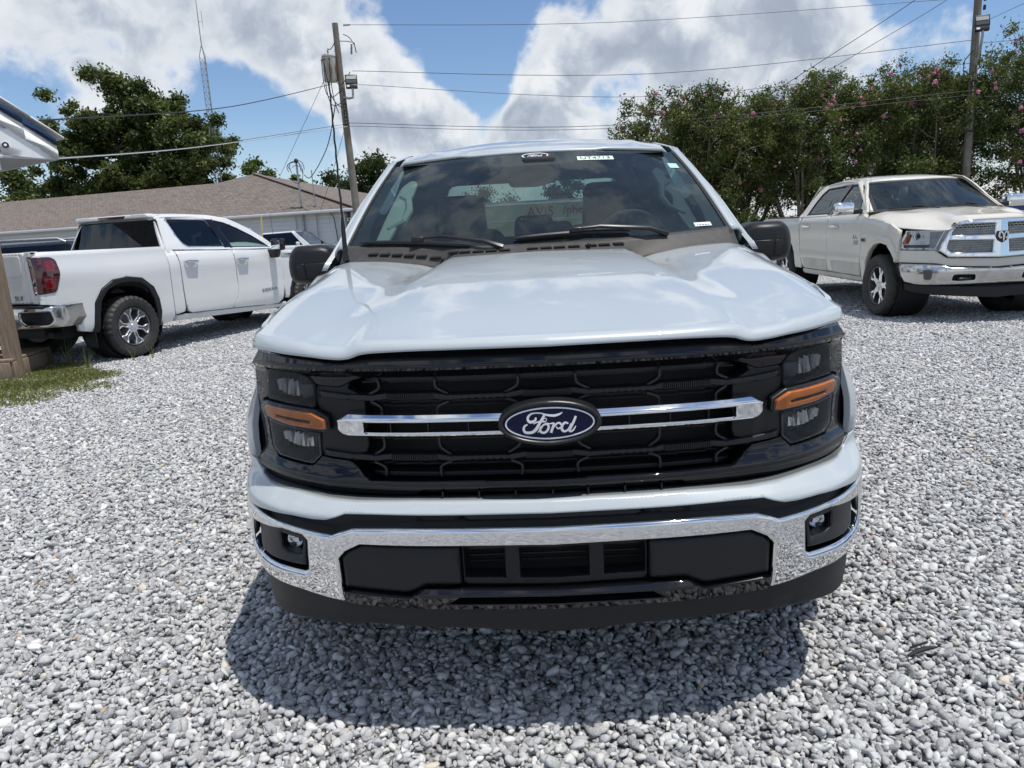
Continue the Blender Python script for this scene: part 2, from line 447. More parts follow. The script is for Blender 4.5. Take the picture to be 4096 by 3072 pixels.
def panel(name, outline, fn, material, parent=None, holes=(), depth=.02, r=.006, step=.03, flip=False, rnd=0.0, **kw):
    """a curved plate: a 2-D outline with holes laid on the surface fn(a,b,w) (w outwards), its edges rounded with radius r
    and returned by a wall of the given depth"""
    if rnd: outline = round_poly(outline, rnd)
    loops = [resample(p, step) for p in (outline, *holes)]
    if area(loops[0]) < 0: loops[0] = loops[0][::-1]
    for i in range(1, len(loops)):
        if area(loops[i]) > 0: loops[i] = loops[i][::-1]
    A = np.concatenate(loops); B = np.concatenate([np.roll(l, -1, 0) for l in loops])
    nb = len(A)
    cand = []
    if r > 0:
        for l in loops:
            t = np.roll(l, -1, 0) - np.roll(l, 1, 0); t /= np.maximum(np.hypot(*t.T), 1e-9)[:, None]
            nrm = np.stack([-t[:, 1], t[:, 0]], 1)
            for q in (.12, .4, 1.0): cand.append((l + nrm * r * q, r * q * .85))
    lo, hi = loops[0].min(0), loops[0].max(0)
    gx = np.arange(lo[0] + step / 2, hi[0], step); gy = np.arange(lo[1] + step / 2, hi[1], step)
    if len(gx) and len(gy):
        g = np.stack(np.meshgrid(gx, gy), -1).reshape(-1, 2); cand.append((g, max(r * 1.25, step * .35)))
    extra = []
    for P, dm in cand:
        ins = inside(P, loops[0])
        for h in loops[1:]: ins &= ~inside(P, h)
        P = P[ins]
        if not len(P): continue
        d, _ = seg_dist(P, A, B); extra.append(P[d >= dm])
    pts = np.concatenate([A] + extra) if extra else A
    edges = []; o = 0
    for l in loops:
        n = len(l); edges += [(o + i, o + (i + 1) % n) for i in range(n)]; o += n
    rv, re, rf, ov, *_ = delaunay_2d_cdt([Vector((float(p[0]), float(p[1]))) for p in pts], edges, [], 0, 1e-7)
    V = np.array([(v.x, v.y) for v in rv]); F = np.array([f for f in rf if len(f) == 3])
    cen = V[F].mean(1); ok = inside(cen, loops[0])
    for h in loops[1:]: ok &= ~inside(cen, h)
    F = F[ok]
    d, near = seg_dist(V, A, B)
    wv = np.zeros(len(V)); s = np.zeros(len(V))
    if r > 0:
        t = np.clip((r - d) / r, 0, 1); s = t * .98; wv = -r * (1 - np.sqrt(np.maximum(1 - t * t, 0)))
    e = 1e-4
    def ev(P, w): return np.stack(np.broadcast_arrays(*fn(P[:, 0], P[:, 1], w)), -1).astype(float)
    Q = ev(V, wv); Q0 = ev(V, np.zeros(len(V)))
    da = ev(V + [e, 0], 0) - ev(V - [e, 0], 0); db = ev(V + [0, e], 0) - ev(V - [0, e], 0)
    nn = np.cross(da, db); nn /= np.maximum(np.linalg.norm(nn, axis=1), 1e-12)[:, None]
    out = ev(V, np.full(len(V), .01)) - Q0
    sg = np.where((nn * out).sum(1) < 0, -1.0, 1.0); nn *= sg[:, None]
    g2 = V - near; L = np.hypot(*g2.T)
    onb = L < 1e-7
    # direction away from the nearest edge, for edge vertices use the inward normal of the loop
    inn = {}
    for l in loops:
        t = np.roll(l, -1, 0) - np.roll(l, 1, 0); t /= np.maximum(np.hypot(*t.T), 1e-9)[:, None]
        for p, q in zip(l, np.stack([-t[:, 1], t[:, 0]], 1)): inn[(round(float(p[0]), 5), round(float(p[1]), 5))] = q
    g2 = g2 / np.maximum(L, 1e-12)[:, None]
    for i in np.nonzero(onb)[0]:
        q = inn.get((round(float(V[i, 0]), 5), round(float(V[i, 1]), 5)))
        if q is not None: g2[i] = q
    G = g2[:, :1] * da + g2[:, 1:] * db; G /= np.maximum(np.linalg.norm(G, axis=1), 1e-12)[:, None]
    N3 = nn * np.sqrt(1 - s * s)[:, None] - G * s[:, None]
    # orientation of triangles
    if len(F):
        fnrm = np.cross(Q[F[:, 1]] - Q[F[:, 0]], Q[F[:, 2]] - Q[F[:, 0]]); bad = (fnrm * nn[F].mean(1)).sum(1) < 0
        F[bad] = F[bad][:, ::-1]
    verts = [Q]; norms = [N3]; faces = [tuple(f) for f in F]; n0 = len(Q)
    if depth > 0:
        for l in loops:
            n = len(l)
            t = np.roll(l, -1, 0) - np.roll(l, 1, 0); t /= np.maximum(np.hypot(*t.T), 1e-9)[:, None]
            inw = np.stack([-t[:, 1], t[:, 0]], 1)
            top = ev(l, np.full(n, -r if r > 0 else 0.0)); bot = ev(l, np.full(n, -depth))
            la = ev(l + [e, 0], 0) - ev(l - [e, 0], 0); lb = ev(l + [0, e], 0) - ev(l - [0, e], 0)
            gg = inw[:, :1] * la + inw[:, 1:] * lb; gg /= np.maximum(np.linalg.norm(gg, axis=1), 1e-12)[:, None]
            verts += [top, bot]; norms += [-gg, -gg]
            for i in range(n):
                j = (i + 1) % n
                q = (n0 + i, n0 + n + i, n0 + n + j, n0 + j)
                P0, P1, P2 = top[i], bot[i], bot[j]
                if np.dot(np.cross(P1 - P0, P2 - P0), -gg[i]) < 0: q = q[::-1]
                faces.append(q)
            n0 += 2 * n
    verts = np.concatenate(verts); norms = np.concatenate(norms)
    if flip:
        pass
    me = np_mesh(name, verts, faces, True)
    nl = norms / np.maximum(np.linalg.norm(norms, axis=1), 1e-12)[:, None]
    if len(me.vertices) == len(nl): me.normals_split_custom_set_from_vertices([tuple(v) for v in nl])
    return link_mesh(name, me, material, parent, **kw)


def sym(half):
    """closed outline from the left half given from top centre round to bottom centre"""
    return list(half) + [(-x, z) for x, z in reversed(half) if abs(x) > 1e-6]


def mir(poly): return [(-x, z) for x, z in reversed(poly)]


def grid(name, fn, nu, nv, material, parent=None, thick=0.0, flip=False, us=None, vs=None, **kw):
    us = np.linspace(0, 1, nu) if us is None else np.array(us); vs = np.linspace(0, 1, nv) if vs is None else np.array(vs)
    nu, nv = len(us), len(vs)
    P = np.array([[fn(u, v) for u in us] for v in vs], float).reshape(-1, 3)
    F = [(j * nu + i, j * nu + i + 1, (j + 1) * nu + i + 1, (j + 1) * nu + i) for j in range(nv - 1) for i in range(nu - 1)]
    if flip: F = [f[::-1] for f in F]
    me = np_mesh(name, P, F, True)
    o = link_mesh(name, me, material, parent, **kw)
    if thick:
        md = o.modifiers.new('thickness', 'SOLIDIFY'); md.thickness = thick; md.offset = -1
    return o


_font_cache = {}
def text_mesh(txt, size, depth=.002):
    key = (txt, size, depth)
    if key in _font_cache: return _font_cache[key]
    cu = bpy.data.curves.new('txt', 'FONT'); cu.body = txt; cu.size = size; cu.extrude = depth; cu.align_x = 'CENTER'; cu.align_y = 'CENTER'
    cu.resolution_u = 3
    ob = bpy.data.objects.new('txt', cu); COL.objects.link(ob)
    me = bpy.data.meshes.new_from_object(ob.evaluated_get(bpy.context.evaluated_depsgraph_get()))
    bpy.data.objects.remove(ob); bpy.data.curves.remove(cu)
    me.materials.clear(); _font_cache[key] = me
    return me


def text(name, txt, size, mtx, material, parent=None, depth=.002, bold=0.0, sx=1.0):
    me = text_mesh(txt, size, depth).copy()
    if sx != 1.0: me.transform(Matrix.Diagonal((sx, 1, 1, 1)))
    me.transform(mtx)
    return link_mesh(name, me, material, parent)


def facing(loc, xdir, updir):
    """matrix placing text: reading direction xdir, up updir"""
    x = Vector(xdir).normalized(); y = Vector(updir); y = (y - x * y.dot(x)).normalized(); z = x.cross(y)
    return Matrix(((x.x, y.x, z.x, loc[0]), (x.y, y.y, z.y, loc[1]), (x.z, y.z, z.z, loc[2]), (0, 0, 0, 1)))


def ribbon(mb, pts, ws, fn, h=.003, off=0.0):
    """flat stroke with varying width on surface fn(a,b,w)"""
    p = np.array(pts, float)
    # catmull-rom refine
    q = []; w = []
    ws = list(ws) if isinstance(ws, (list, tuple)) else [ws] * len(p)
    for i in range(len(p) - 1):
        p0, p1, p2, p3 = p[max(i - 1, 0)], p[i], p[i + 1], p[min(i + 2, len(p) - 1)]
        for t in np.linspace(0, 1, 5)[:-1]:
            q.append(.5 * ((2 * p1) + (-p0 + p2) * t + (2 * p0 - 5 * p1 + 4 * p2 - p3) * t * t + (-p0 + 3 * p1 - 3 * p2 + p3) * t ** 3)); w.append(ws[i] * (1 - t) + ws[i + 1] * t)
    q.append(p[-1]); w.append(ws[-1]); q = np.array(q)
    t = np.gradient(q, axis=0); t /= np.maximum(np.hypot(*t.T), 1e-9)[:, None]; n = np.stack([-t[:, 1], t[:, 0]], 1)
    L = q + n * np.array(w)[:, None] / 2; Rr = q - n * np.array(w)[:, None] / 2
    vs = []; k = len(q)
    for i in range(k):
        for P_, ww in ((L[i], off + h), (Rr[i], off + h), (L[i], off), (Rr[i], off)):
            vs.append(tuple(float(c) for c in fn(P_[0], P_[1], ww)))
    fs = []
    for i in range(k - 1):
        a = 4 * i; b = a + 4
        fs += [(a, a + 1, b + 1, b), (a + 2, a, b, b + 2), (a + 1, a + 3, b + 3, b + 1)]
    fs += [(0, 2, 3, 1), (4 * k - 4, 4 * k - 3, 4 * k - 1, 4 * k - 2)]
    mb.add(vs, fs)
    return mb

# ================================================================== the white pickup in front
FX = (0.0, 0.0, 0.0)
ford = empty('pickup_truck', FX, 0, label='pearl white pickup facing the camera head-on, with black grille, blue oval badge and chrome bumper', cat='pickup truck')
Pg = pchip([0, .3, .6, .7, .8, .88, .94, .98, 1.0], [0, .015, .075, .12, .19, .27, .34, .41, .52])
Pb = pchip([0, .3, .6, .7, .8, .88, .94, .975, .99, 1.0], [-.05, -.04, .0, .035, .09, .165, .25, .325, .39, .5])


def on_front(P, off=0.0, prof=None):
    """surface map: (x, z, w) -> point on the swept front, w towards the viewer"""
    def fn(a, b, w):
        y = P(np.abs(a)) + off + (prof(b) if prof else 0.0)
        # walls and depth run back along y
        return a, y - w, b
    return fn


def head_prof(z):
    z = np.asarray(z, float)
    up = np.where(z > 1.061, (z - 1.061) * .75, 0)
    under = np.where(z < 1.061, np.clip((1.061 - z) / .022, 0, 1) * .030, 0)
    low = np.where(z < .79, -.030 * sstep(.79, .742, z), 0) + np.where(z < .735, (.735 - z) * .55, 0)
    return up + under + low


# grille assembly -----------------------------------------------------------
bez_out = sym([(0, 1.104), (-.31, 1.105), (-.46, 1.101), (-.503, 1.096), (-.535, 1.086), (-.56, 1.082), (-.60, 1.084), (-.65, 1.089),
               (-.73, 1.093), (-.82, 1.098), (-.862, 1.098), (-.885, 1.062), (-.893, 1.03), (-.898, .979), (-.907, .90), (-.913, .80), (-.911, .76), (-.904, .73), (-.885, .714),
               (-.853, .707), (-.732, .707), (-.623, .7015), (-.545, .699), (-.39, .7025), (-.376, .7035), (-.362, .714), (-.349, .7195), (-.252, .7205), (0, .7175)])
bez_hole = sym([(0, 1.036), (-.40, 1.035), (-.508, 1.035), (-.537, 1.026), (-.577, 1.008), (-.650, 1.012), (-.672, 1.036), (-.700, 1.047), (-.825, 1.050), (-.842, .955),
                (-.864, .945), (-.866, .90), (-.852, .87), (-.846, .80), (-.820, .776), (-.688, .772), (-.655, .803), (-.566, .795), (-.537, .778), (-.502, .749), (-.30, .749), (0, .749)])
grille = panel('grille', bez_out, on_front(Pg, 0, head_prof), M['gloss_black'], ford, holes=[bez_hole], depth=.05, r=.005, step=.016,
               label='gloss black grille surround sweeping round both headlights')
# back plate and matte plastic cheeks
panel('grille_backing', sym([(0, 1.05), (-.66, 1.05), (-.70, .76), (0, .74)]), on_front(Pg, .13), M['dark'], grille, depth=0, r=0, step=.08)
cheek = [(-.657, 1.012), (-.577, 1.010), (-.537, 1.028), (-.508, 1.037), (-.492, 1.037), (-.548, 1.000), (-.510, .997), (-.510, .971), (-.530, .965), (-.500, .96),
         (-.500, .865), (-.53, .86), (-.51, .84), (-.51, .822), (-.56, .806), (-.500, .765), (-.500, .752), (-.537, .780), (-.566, .797), (-.657, .805), (-.657, .872), (-.614, .889), (-.614, .923), (-.657, .944)]
cheek2 = [(-.657, 1.012), (-.577, 1.010), (-.545, 1.024), (-.552, 1.004), (-.512, .985), (-.505, .97), (-.505, .84), (-.512, .82), (-.552, .805), (-.545, .788), (-.566, .797), (-.657, .805), (-.657, .872), (-.614, .889), (-.614, .923), (-.657, .944)]
for pl_ in (cheek2, mir(cheek2)):
    panel('grille_cheek', pl_, on_front(Pg, .034), M['matte_black'], grille, depth=.05, r=.006, step=.02)
for z0, z1 in ((1.037, 1.022), (.763, .749)):
    panel('mesh_rail', sym([(0, z0), (-.50, z0), (-.50, z1), (0, z1)]), on_front(Pg, .045), M['matte_black'], grille, depth=.04, r=.003, step=.03)
for zc, wob in ((.984, 1), (.812, -1)):
    half = [(0, zc + .006 - .004 * 0), (-.066, zc + .011), (-.105, zc + .004), (-.275, zc + .004), (-.312, zc + .010), (-.440, zc + .010), (-.480, zc + .004), (-.56, zc + .006), (-.642, zc + .014),
            (-.642, zc - .004), (-.56, zc - .011), (-.480, zc - .013), (-.440, zc - .007), (-.312, zc - .007), (-.275, zc - .012), (-.105, zc - .012), (-.066, zc - .006), (0, zc - .006)]
    bar = panel('grille_bar', sym(half), on_front(Pg, .022), M['satin_black'], grille, depth=.035, r=.004, step=.02)
    for x0 in (-.436, -.062, .314):
        rb = MB()
        for k in range(24):
            x = x0 + k * .0054
            y = float(Pg(abs(x))) + .019
            rb.box((x, y, zc + .0015), (.0028, .008, .0165))
        rb.build('rib_pattern', M['satin_black'], grille)
# hexagon struts
strut_l = [[(-.463, 1.030), (-.461, 1.005), (-.490, .989)], [(-.302, 1.030), (-.299, 1.006), (-.268, .988)], [(-.077, 1.030), (-.081, 1.005), (-.115, .986)],
           [(-.488, .968), (-.459, .951), (-.460, .925)], [(-.267, .966), (-.298, .952), (-.300, .925)], [(-.112, .970), (-.080, .957), (-.078, .93)],
           [(-.460, .868), (-.460, .836), (-.490, .815)], [(-.301, .868), (-.298, .838), (-.270, .816)], [(-.078, .87), (-.080, .84), (-.112, .818)],
           [(-.492, .793), (-.462, .778), (-.461, .752)], [(-.270, .796), (-.300, .783), (-.301, .752)], [(-.106, .795), (-.077, .781), (-.078, .752)]]
for pts in strut_l:
    for s in (1, -1):
        mb = MB(); ribbon(mb, [(s * p[0], p[1]) for p in [pts[0], pts[1], pts[2]]], .0062, on_front(Pg, .055), .022)
        mb.build('grille_strut', M['mesh_black'], grille)
# fine horizontal slats deep inside
for k, z in enumerate((1.012, .955, .943, .866, .846, .79, .772)):
    mb = MB()
    for a, b in zip(np.linspace(-.5, .46, 13), np.linspace(-.46, .5, 13)):
        ya, yb = float(Pg(abs(a))) + .095, float(Pg(abs(b))) + .095
        mb.box(((a + b) / 2, (ya + yb) / 2, z), (.082, .006, .004))
    mb.build('radiator_slat', M['mesh_black'], grille)
# chrome double bar
cb_out = sym([(0, .9385), (-.30, .9395), (-.498, .939), (-.553, .940), (-.583, .922), (-.584, .892), (-.556, .877), (-.32, .8775), (0, .877)])
cb_hole = sym([(0, .9165), (-.30, .918), (-.506, .917), (-.507, .8895), (-.30, .891), (0, .8895)])
def cb_prof(z):
    z = np.asarray(z, float)
    return np.where(z > .924, (z - .924) * 1.25, 0) + np.where(z < .884, (.884 - z) * .8, 0) + np.where((z > .886) & (z < .918), .004, 0)
panel('chrome_bar', cb_out, on_front(Pg, -.008, cb_prof), M['chrome'], grille, holes=[cb_hole], depth=.03, r=.0035, step=.008)
for x in (-.43, -.325, -.215, .215, .325, .43):
    box('bar_divider', (x, float(Pg(abs(x))) + .02, .903), (.003, .03, .026), M['mesh_black'], grille)
# badge -----------------------------------------------------------------
BC = (.003, .912)
def ellipse(a, b, n=64, c=BC): return [(c[0] + a * math.cos(t), c[1] + b * math.sin(t)) for t in np.linspace(0, 2 * math.pi, n, endpoint=False)]
badge = panel('badge', ellipse(.137, .062), on_front(Pg, -.032), M['satin_black'], ford, holes=[ellipse(.121, .047)], depth=.065, r=.012, step=.006, label='oval badge with script lettering on the grille')
panel('badge_field', ellipse(.1215, .0475), on_front(Pg, -.025, lambda z: ((np.asarray(z) - .912) ** 2) * 1.2), M['emblem_blue'], badge, depth=.004, r=0, step=.01)
bf = on_front(Pg, -.025, lambda z: ((np.asarray(z) - .912) ** 2) * 1.2)
panel('badge_ring', ellipse(.1175, .0435), on_front(Pg, -.027, lambda z: ((np.asarray(z) - .912) ** 2) * 1.2), M['emblem_white'], badge, holes=[ellipse(.1135, .0398)], depth=.002, r=0, step=.006)
def E_(px, py): return (BC[0] + (px - 1105) * .0001497, BC[1] - (py - 687 + (px - 1105) * .016) * .000155)
script = [([(865, 580), (850, 628), (800, 655), (750, 655), (722, 610), (735, 560), (785, 518), (860, 503), (960, 508), (1060, 538), (1180, 552), (1270, 532), (1332, 500)], [30, 38, 44, 48, 42, 38, 32, 22, 22, 34, 42, 36, 12]),
          ([(1015, 540), (965, 620), (915, 700), (865, 780), (800, 835), (730, 848), (665, 835), (643, 775), (668, 725), (715, 702)], [40, 44, 50, 56, 50, 42, 44, 42, 34, 18]),
          ([(818, 690), (870, 665), (940, 652), (1030, 655)], [16, 22, 24, 20]), ([(1030, 655), (1050, 620), (1040, 597), (1012, 597), (995, 622), (1010, 650)], [12] * 6),
          ([(888, 842), (940, 780), (985, 715), (1045, 690), (1088, 690)], [12, 26, 30, 34, 20]), ([(1050, 692), (1082, 735), (1062, 800), (1008, 848), (950, 838), (930, 790), (955, 735)], [34, 40, 42, 36, 40, 42, 30]),
          ([(1075, 695), (1120, 690), (1165, 682)], [14, 18, 26]), ([(1182, 680), (1150, 765), (1118, 850)], [34, 44, 46]),
          ([(1150, 780), (1195, 725), (1240, 685), (1285, 690), (1298, 722)], [16, 24, 30, 34, 24]), ([(1212, 740), (1240, 780), (1285, 765), (1330, 705)], [14, 24, 26, 16]),
          ([(1425, 700), (1375, 682), (1328, 715), (1308, 780), (1340, 832), (1400, 822), (1445, 765), (1475, 700)], [26, 34, 44, 48, 40, 30, 24, 24]),
          ([(1562, 575), (1515, 680), (1460, 780), (1442, 830), (1490, 832), (1530, 790), (1555, 745)], [38, 42, 44, 38, 32, 24, 14])]
mb = MB()
for pts, ws in script:
    ribbon(mb, [E_(*p) for p in pts], [w * .00015 for w in ws], on_front(Pg, -.0255, lambda z: ((np.asarray(z) - .912) ** 2) * 1.2), .0022)
mb.build('badge_lettering', M['emblem_white'], badge)

# lower cooling slot
panel('lower_slot', sym([(0, .7175), (-.252, .7205), (-.349, .7195), (-.362, .714), (-.376, .702), (0, .698)]), on_front(Pg, .05), M['dark'], grille, depth=0, r=0, step=.05)
for x in (-.298, -.197, -.097, .004, .10, .20, .30): box('slot_divider', (x, float(Pg(abs(x))) + .02, .709), (.004, .04, .02), M['matte_black'], grille)

# headlights ---------------------------------------------------------------
hl_up = [(-.825, 1.050), (-.700, 1.047), (-.672, 1.036), (-.652, 1.012), (-.657, .946), (-.668, .943), (-.842, .952)]
hl_mid = [(-.846, .949), (-.657, .944), (-.615, .924), (-.612, .889), (-.628, .884), (-.765, .886), (-.848, .897), (-.862, .918), (-.860, .94)]
hl_low = [(-.850, .886), (-.765, .879), (-.654, .872), (-.657, .803), (-.688, .774), (-.818, .778), (-.844, .80)]
for s in (-1, 1):
    T_ = (lambda p: p) if s == -1 else mir
    hl = panel('headlight', T_([(-.864, 1.052), (-.66, 1.052), (-.60, .93), (-.60, .88), (-.66, .80), (-.69, .765), (-.84, .765), (-.872, .9)]), on_front(Pg, .115), M['lamp_dark'], ford, depth=.0, r=0, step=.04)
    # housings walls
    for nm, ol, cov, off in (('upper_lens', hl_up, 'lamp_cover_smoked', .022), ('lower_lens', hl_low, 'lamp_cover', .024)):
        inset = [((x - (-.745)) * .93 - .745, (z - np.mean([p[1] for p in ol])) * .9 + np.mean([p[1] for p in ol])) for x, z in ol]
        panel('lamp_bezel', T_(ol), on_front(Pg, .030), M['lamp_dark'] if nm == 'upper_lens' else M['lamp_grey'], hl, holes=[T_(inset)], depth=.085, r=.003, step=.015)
        panel(nm, T_(ol), on_front(Pg, off), M[cov], hl, depth=.006, r=.005, step=.012)
    # reflector fins
    for zt, zb, xs, n in ((1.020, .965, (-.800, -.715), 6), (.857, .812, (-.800, -.700), 7)):
        for k in range(n):
            x = xs[0] + (xs[1] - xs[0]) * k / (n - 1)
            mb = MB(); y = float(Pg(abs(x))) + .065
            sl = .011
            hz = (zt - zb) * (.55 + .45 * math.sin(math.pi * (k + .7) / (n + .4)))
            zc_ = (zt + zb) / 2 - .006 * k / n
            mb.add([(s * abs(x) - s * sl * .55, y + .002, zc_ + hz / 2), (s * abs(x) + s * sl * .55, y - .002 - .002 * (k % 3), zc_ + hz / 2 - .004), (s * abs(x) + s * sl * .35, y + .002 - .002 * (k % 2), zc_ - hz / 2 + .003), (s * abs(x) - s * sl * .5, y + .004, zc_ - hz / 2)],
                   [(0, 1, 2, 3)])
            o_ = mb.build('reflector_fin', M['reflector'], hl)
            o_.modifiers.new('thickness', 'SOLIDIFY').thickness = .0015
    box('projector', (s * .690, float(Pg(.69)) + .075, .985), (.040, .03, .045), M['lamp_grey'], hl, bevel=.006)
    # turn signal, a C-shaped amber bar with a dark slot
    panel('lamp_bezel', T_(hl_mid), on_front(Pg, .012), M['lamp_dark'], hl, depth=.04, r=.006, step=.012)
    ts = [(-.838, .939), (-.665, .936), (-.625, .918), (-.622, .893), (-.64, .890), (-.765, .893), (-.835, .903), (-.845, .915), (-.846, .93)]
    slot = [(-.800, .9155), (-.690, .9135), (-.672, .911), (-.672, .9055), (-.690, .9055), (-.800, .909)]
    panel('turn_signal', T_(ts), on_front(Pg, -.001), M['amber'], hl, holes=[T_(slot)], depth=.016, r=.005, step=.010)
    panel('signal_cover', T_([(x * 1.0, z) for x, z in hl_mid]), on_front(Pg, -.008), M['lamp_cover'], hl, depth=.006, r=.006, step=.012)

# white fascia strip under the grille ---------------------------------------
fas = sym([(0, .6985), (-.252, .700), (-.374, .7005), (-.545, .697), (-.623, .6995), (-.732, .705), (-.853, .705), (-.887, .712), (-.906, .728), (-.925, .744), (-.99, .746),
           (-.995, .70), (-.985, .612), (-.90, .632), (-.832, .643), (-.741, .648), (-.672, .646), (-.632, .648), (-.602, .657), (-.573, .667), (-.495, .668), (-.25, .666), (0, .665)])
def fas_fn(a, b, w):
    t = sstep(.722, .655, b)
    return a, Pg(np.abs(a)) * (1 - t) + (Pb(np.abs(a)) + .014) * t - .006 - w, b
panel('bumper_fascia', fas, fas_fn, M['paint'], ford, depth=.05, r=.007, step=.012)
panel('fascia_gap', sym([(0, .685), (-.60, .685), (-.97, .66), (-.97, .60), (-.60, .59), (0, .60)]), on_front(Pb, .055), M['matte_black'], ford, depth=.0, r=0, step=.03)
for s in (-1, 1):
    T_ = (lambda p: p) if s == -1 else mir
    panel('gap_clip', T_([(-.375, .664), (-.245, .664), (-.245, .640), (-.375, .638)]), on_front(Pb, .045), M['dark'], ford, depth=.01, r=.003, step=.03)
panel('gap_filler', sym([(0, .662), (-.24, .663), (-.24, .640), (0, .639)]), on_front(Pb, .035), M['matte_black'], ford, depth=.02, r=.008, step=.02)

# chrome bumper ---------------------------------------------------------------
def bump_prof(z):
    z = np.asarray(z, float)
    return 1.0 * (z - .545) ** 2 - .004
bo = sym([(0, .6305), (-.43, .633), (-.555, .630), (-.591, .619), (-.616, .609), (-.685, .614), (-.765, .621), (-.862, .627), (-.93, .633), (-.988, .637), (-.997, .56), (-.992, .50), (-.965, .45), (-.92, .425),
          (-.866, .416), (-.738, .414), (-.655, .402), (-.600, .396), (-.597, .449), (-.599, .54), (-.578, .562), (-.535, .5835), (-.252, .581), (0, .578)])
fogh = [(-.918, .583), (-.780, .603), (-.712, .597), (-.697, .583), (-.703, .492), (-.716, .485), (-.852, .482), (-.905, .487), (-.925, .51)]
bumper = panel('bumper', bo, on_front(Pb, 0, bump_prof), M['chrome'], ford, holes=[fogh, mir(fogh)], depth=.075, r=.011, step=.010,
               label='chrome front bumper with two fog lamp openings')
for s in (-1, 1):
    T_ = (lambda p: p) if s == -1 else mir
    panel('fog_recess', T_([(-.93, .61), (-.69, .61), (-.69, .475), (-.93, .475)]), on_front(Pb, .075), M['matte_black'], bumper, depth=0, r=0, step=.03)
    panel('fog_surround', T_([(-.905, .578), (-.782, .596), (-.708, .590), (-.712, .497), (-.852, .492), (-.893, .50)]), on_front(Pb, .035, lambda z: (.595 - np.asarray(z)) * -.25), M['satin_black'], bumper,
          holes=[T_([(-.800, .572), (-.735, .570), (-.722, .558), (-.728, .528), (-.77, .526), (-.795, .535)])], depth=.04, r=.010, step=.012)
    panel('chrome_lip', T_([(-.930, .512), (-.912, .480), (-.852, .4735), (-.716, .477), (-.699, .482), (-.699, .474), (-.716, .467), (-.852, .462), (-.93, .474), (-.945, .51)]), on_front(Pb, -.008, bump_prof), M['chrome'], bumper, depth=.02, r=.004, step=.01)
    xx = s * .762; yy = float(Pb(.762)) + .055
    fl = MB().lathe([(.0, -.004), (.018, -.002), (.026, .004), (.029, .012), (.027, .03)], 20, (xx, yy, .548), 'Y').build('fog_lamp', M['lamp_cover'], bumper, smooth=True)
    MB().lathe([(.0, .018), (.014, .016), (.024, .006)], 8, (xx, yy, .548), 'Y').build('reflector_bowl', M['reflector'], fl)
ins = [(-.594, .541), (-.575, .560), (-.532, .580), (-.256, .577), (-.256, .465), (-.353, .465), (-.378, .452), (-.410, .441), (-.592, .450)]
for pl_ in (ins, mir(ins)):
    panel('bumper_insert', pl_, on_front(Pb, .002), M['matte_black'], bumper, depth=.04, r=.016, step=.012)
panel('intake_frame', sym([(0, .577), (-.252, .579), (-.252, .464), (0, .457)]), on_front(Pb, .016), M['matte_black'], bumper,
      holes=[[(-.246, .570), (-.135, .568), (-.135, .481), (-.246, .484)], mir([(-.246, .570), (-.135, .568), (-.135, .481), (-.246, .484)]), sym([(0, .566), (-.094, .567), (-.094, .480), (0, .478)])], depth=.06, r=.005, step=.015)
panel('intake_backing', sym([(0, .59), (-.27, .59), (-.27, .38), (0, .38)]), on_front(Pb, .13), M['dark'], bumper, depth=0, r=0, step=.08)
for z in (.555, .535, .515, .497):
    box('intake_slat', (0, .05, z), (.48, .006, .004), M['mesh_black'], bumper)
tr = sym([(0, .454), (-.357, .459), (-.372, .453), (-.399, .434), (-.41, .432), (-.56, .444), (-.584, .446), (-.594, .441), (-.594, .400), (-.50, .393), (-.336, .387), (0, .380)])
trh = sym([(0, .432), (-.262, .434), (-.292, .412), (-.298, .409), (0, .405)])
panel('lower_trim', tr, on_front(Pb, -.012, lambda z: np.where(np.asarray(z) < .445, (.445 - np.asarray(z)) * .45, (np.asarray(z) - .445) * 1.3)), M['gloss_black'], bumper, holes=[trh], depth=.05, r=.004, step=.012)
dam = sym([(0, .392), (-.336, .395), (-.50, .402), (-.60, .404), (-.655, .408), (-.738, .420), (-.85, .422), (-.885, .424), (-.880, .36), (-.872, .325), (-.858, .313), (-.82, .311), (-.702, .322), (-.60, .324), (-.575, .322), (-.545, .330), (-.53, .331), (-.231, .322), (0, .308)])
panel('air_dam', dam, on_front(Pb, .024, lambda z: np.where(np.asarray(z) < .345, (.345 - np.asarray(z)) * -.10 + .004, (np.asarray(z) - .345) * -.05)), M['matte_black'], bumper, depth=.03, r=.006, step=.014)

# hood --------------------------------------------------------------------------
f_zc = pchip([0, .05, .12, .3, .6, .9, 1.15, 1.4], [1.128, 1.143, 1.158, 1.197, 1.250, 1.296, 1.324, 1.343])
f_zs = pchip([.0, .2, .4, .7, 1.0, 1.3], [1.115, 1.140, 1.178, 1.232, 1.272, 1.310])
f_ze = pchip([.0, .3, .5, .7, .85, 1.0, 1.15, 1.35], [1.10, 1.120, 1.146, 1.170, 1.183, 1.192, 1.215, 1.262])
f_xv = pchip([0, .3, .6, 1.0, 1.25], [.56, .53, .49, .43, .39])
f_dv = pchip([0, .1, .35, .7, .95, 1.2], [.026, .022, .010, .014, .036, .052])
f_wt = pchip([.25, .30, .4, .5, .6, .7, .85, 1.0, 1.4, 1.8], [.855, .868, .890, .908, .932, .955, .976, .988, .996, .996])
f_wm = pchip([.25, .30, .34, .40, .5, .9, 1.4, 1.8], [.885, .915, .950, .985, 1.0, 1.012, 1.0, .998])
_hc = {}
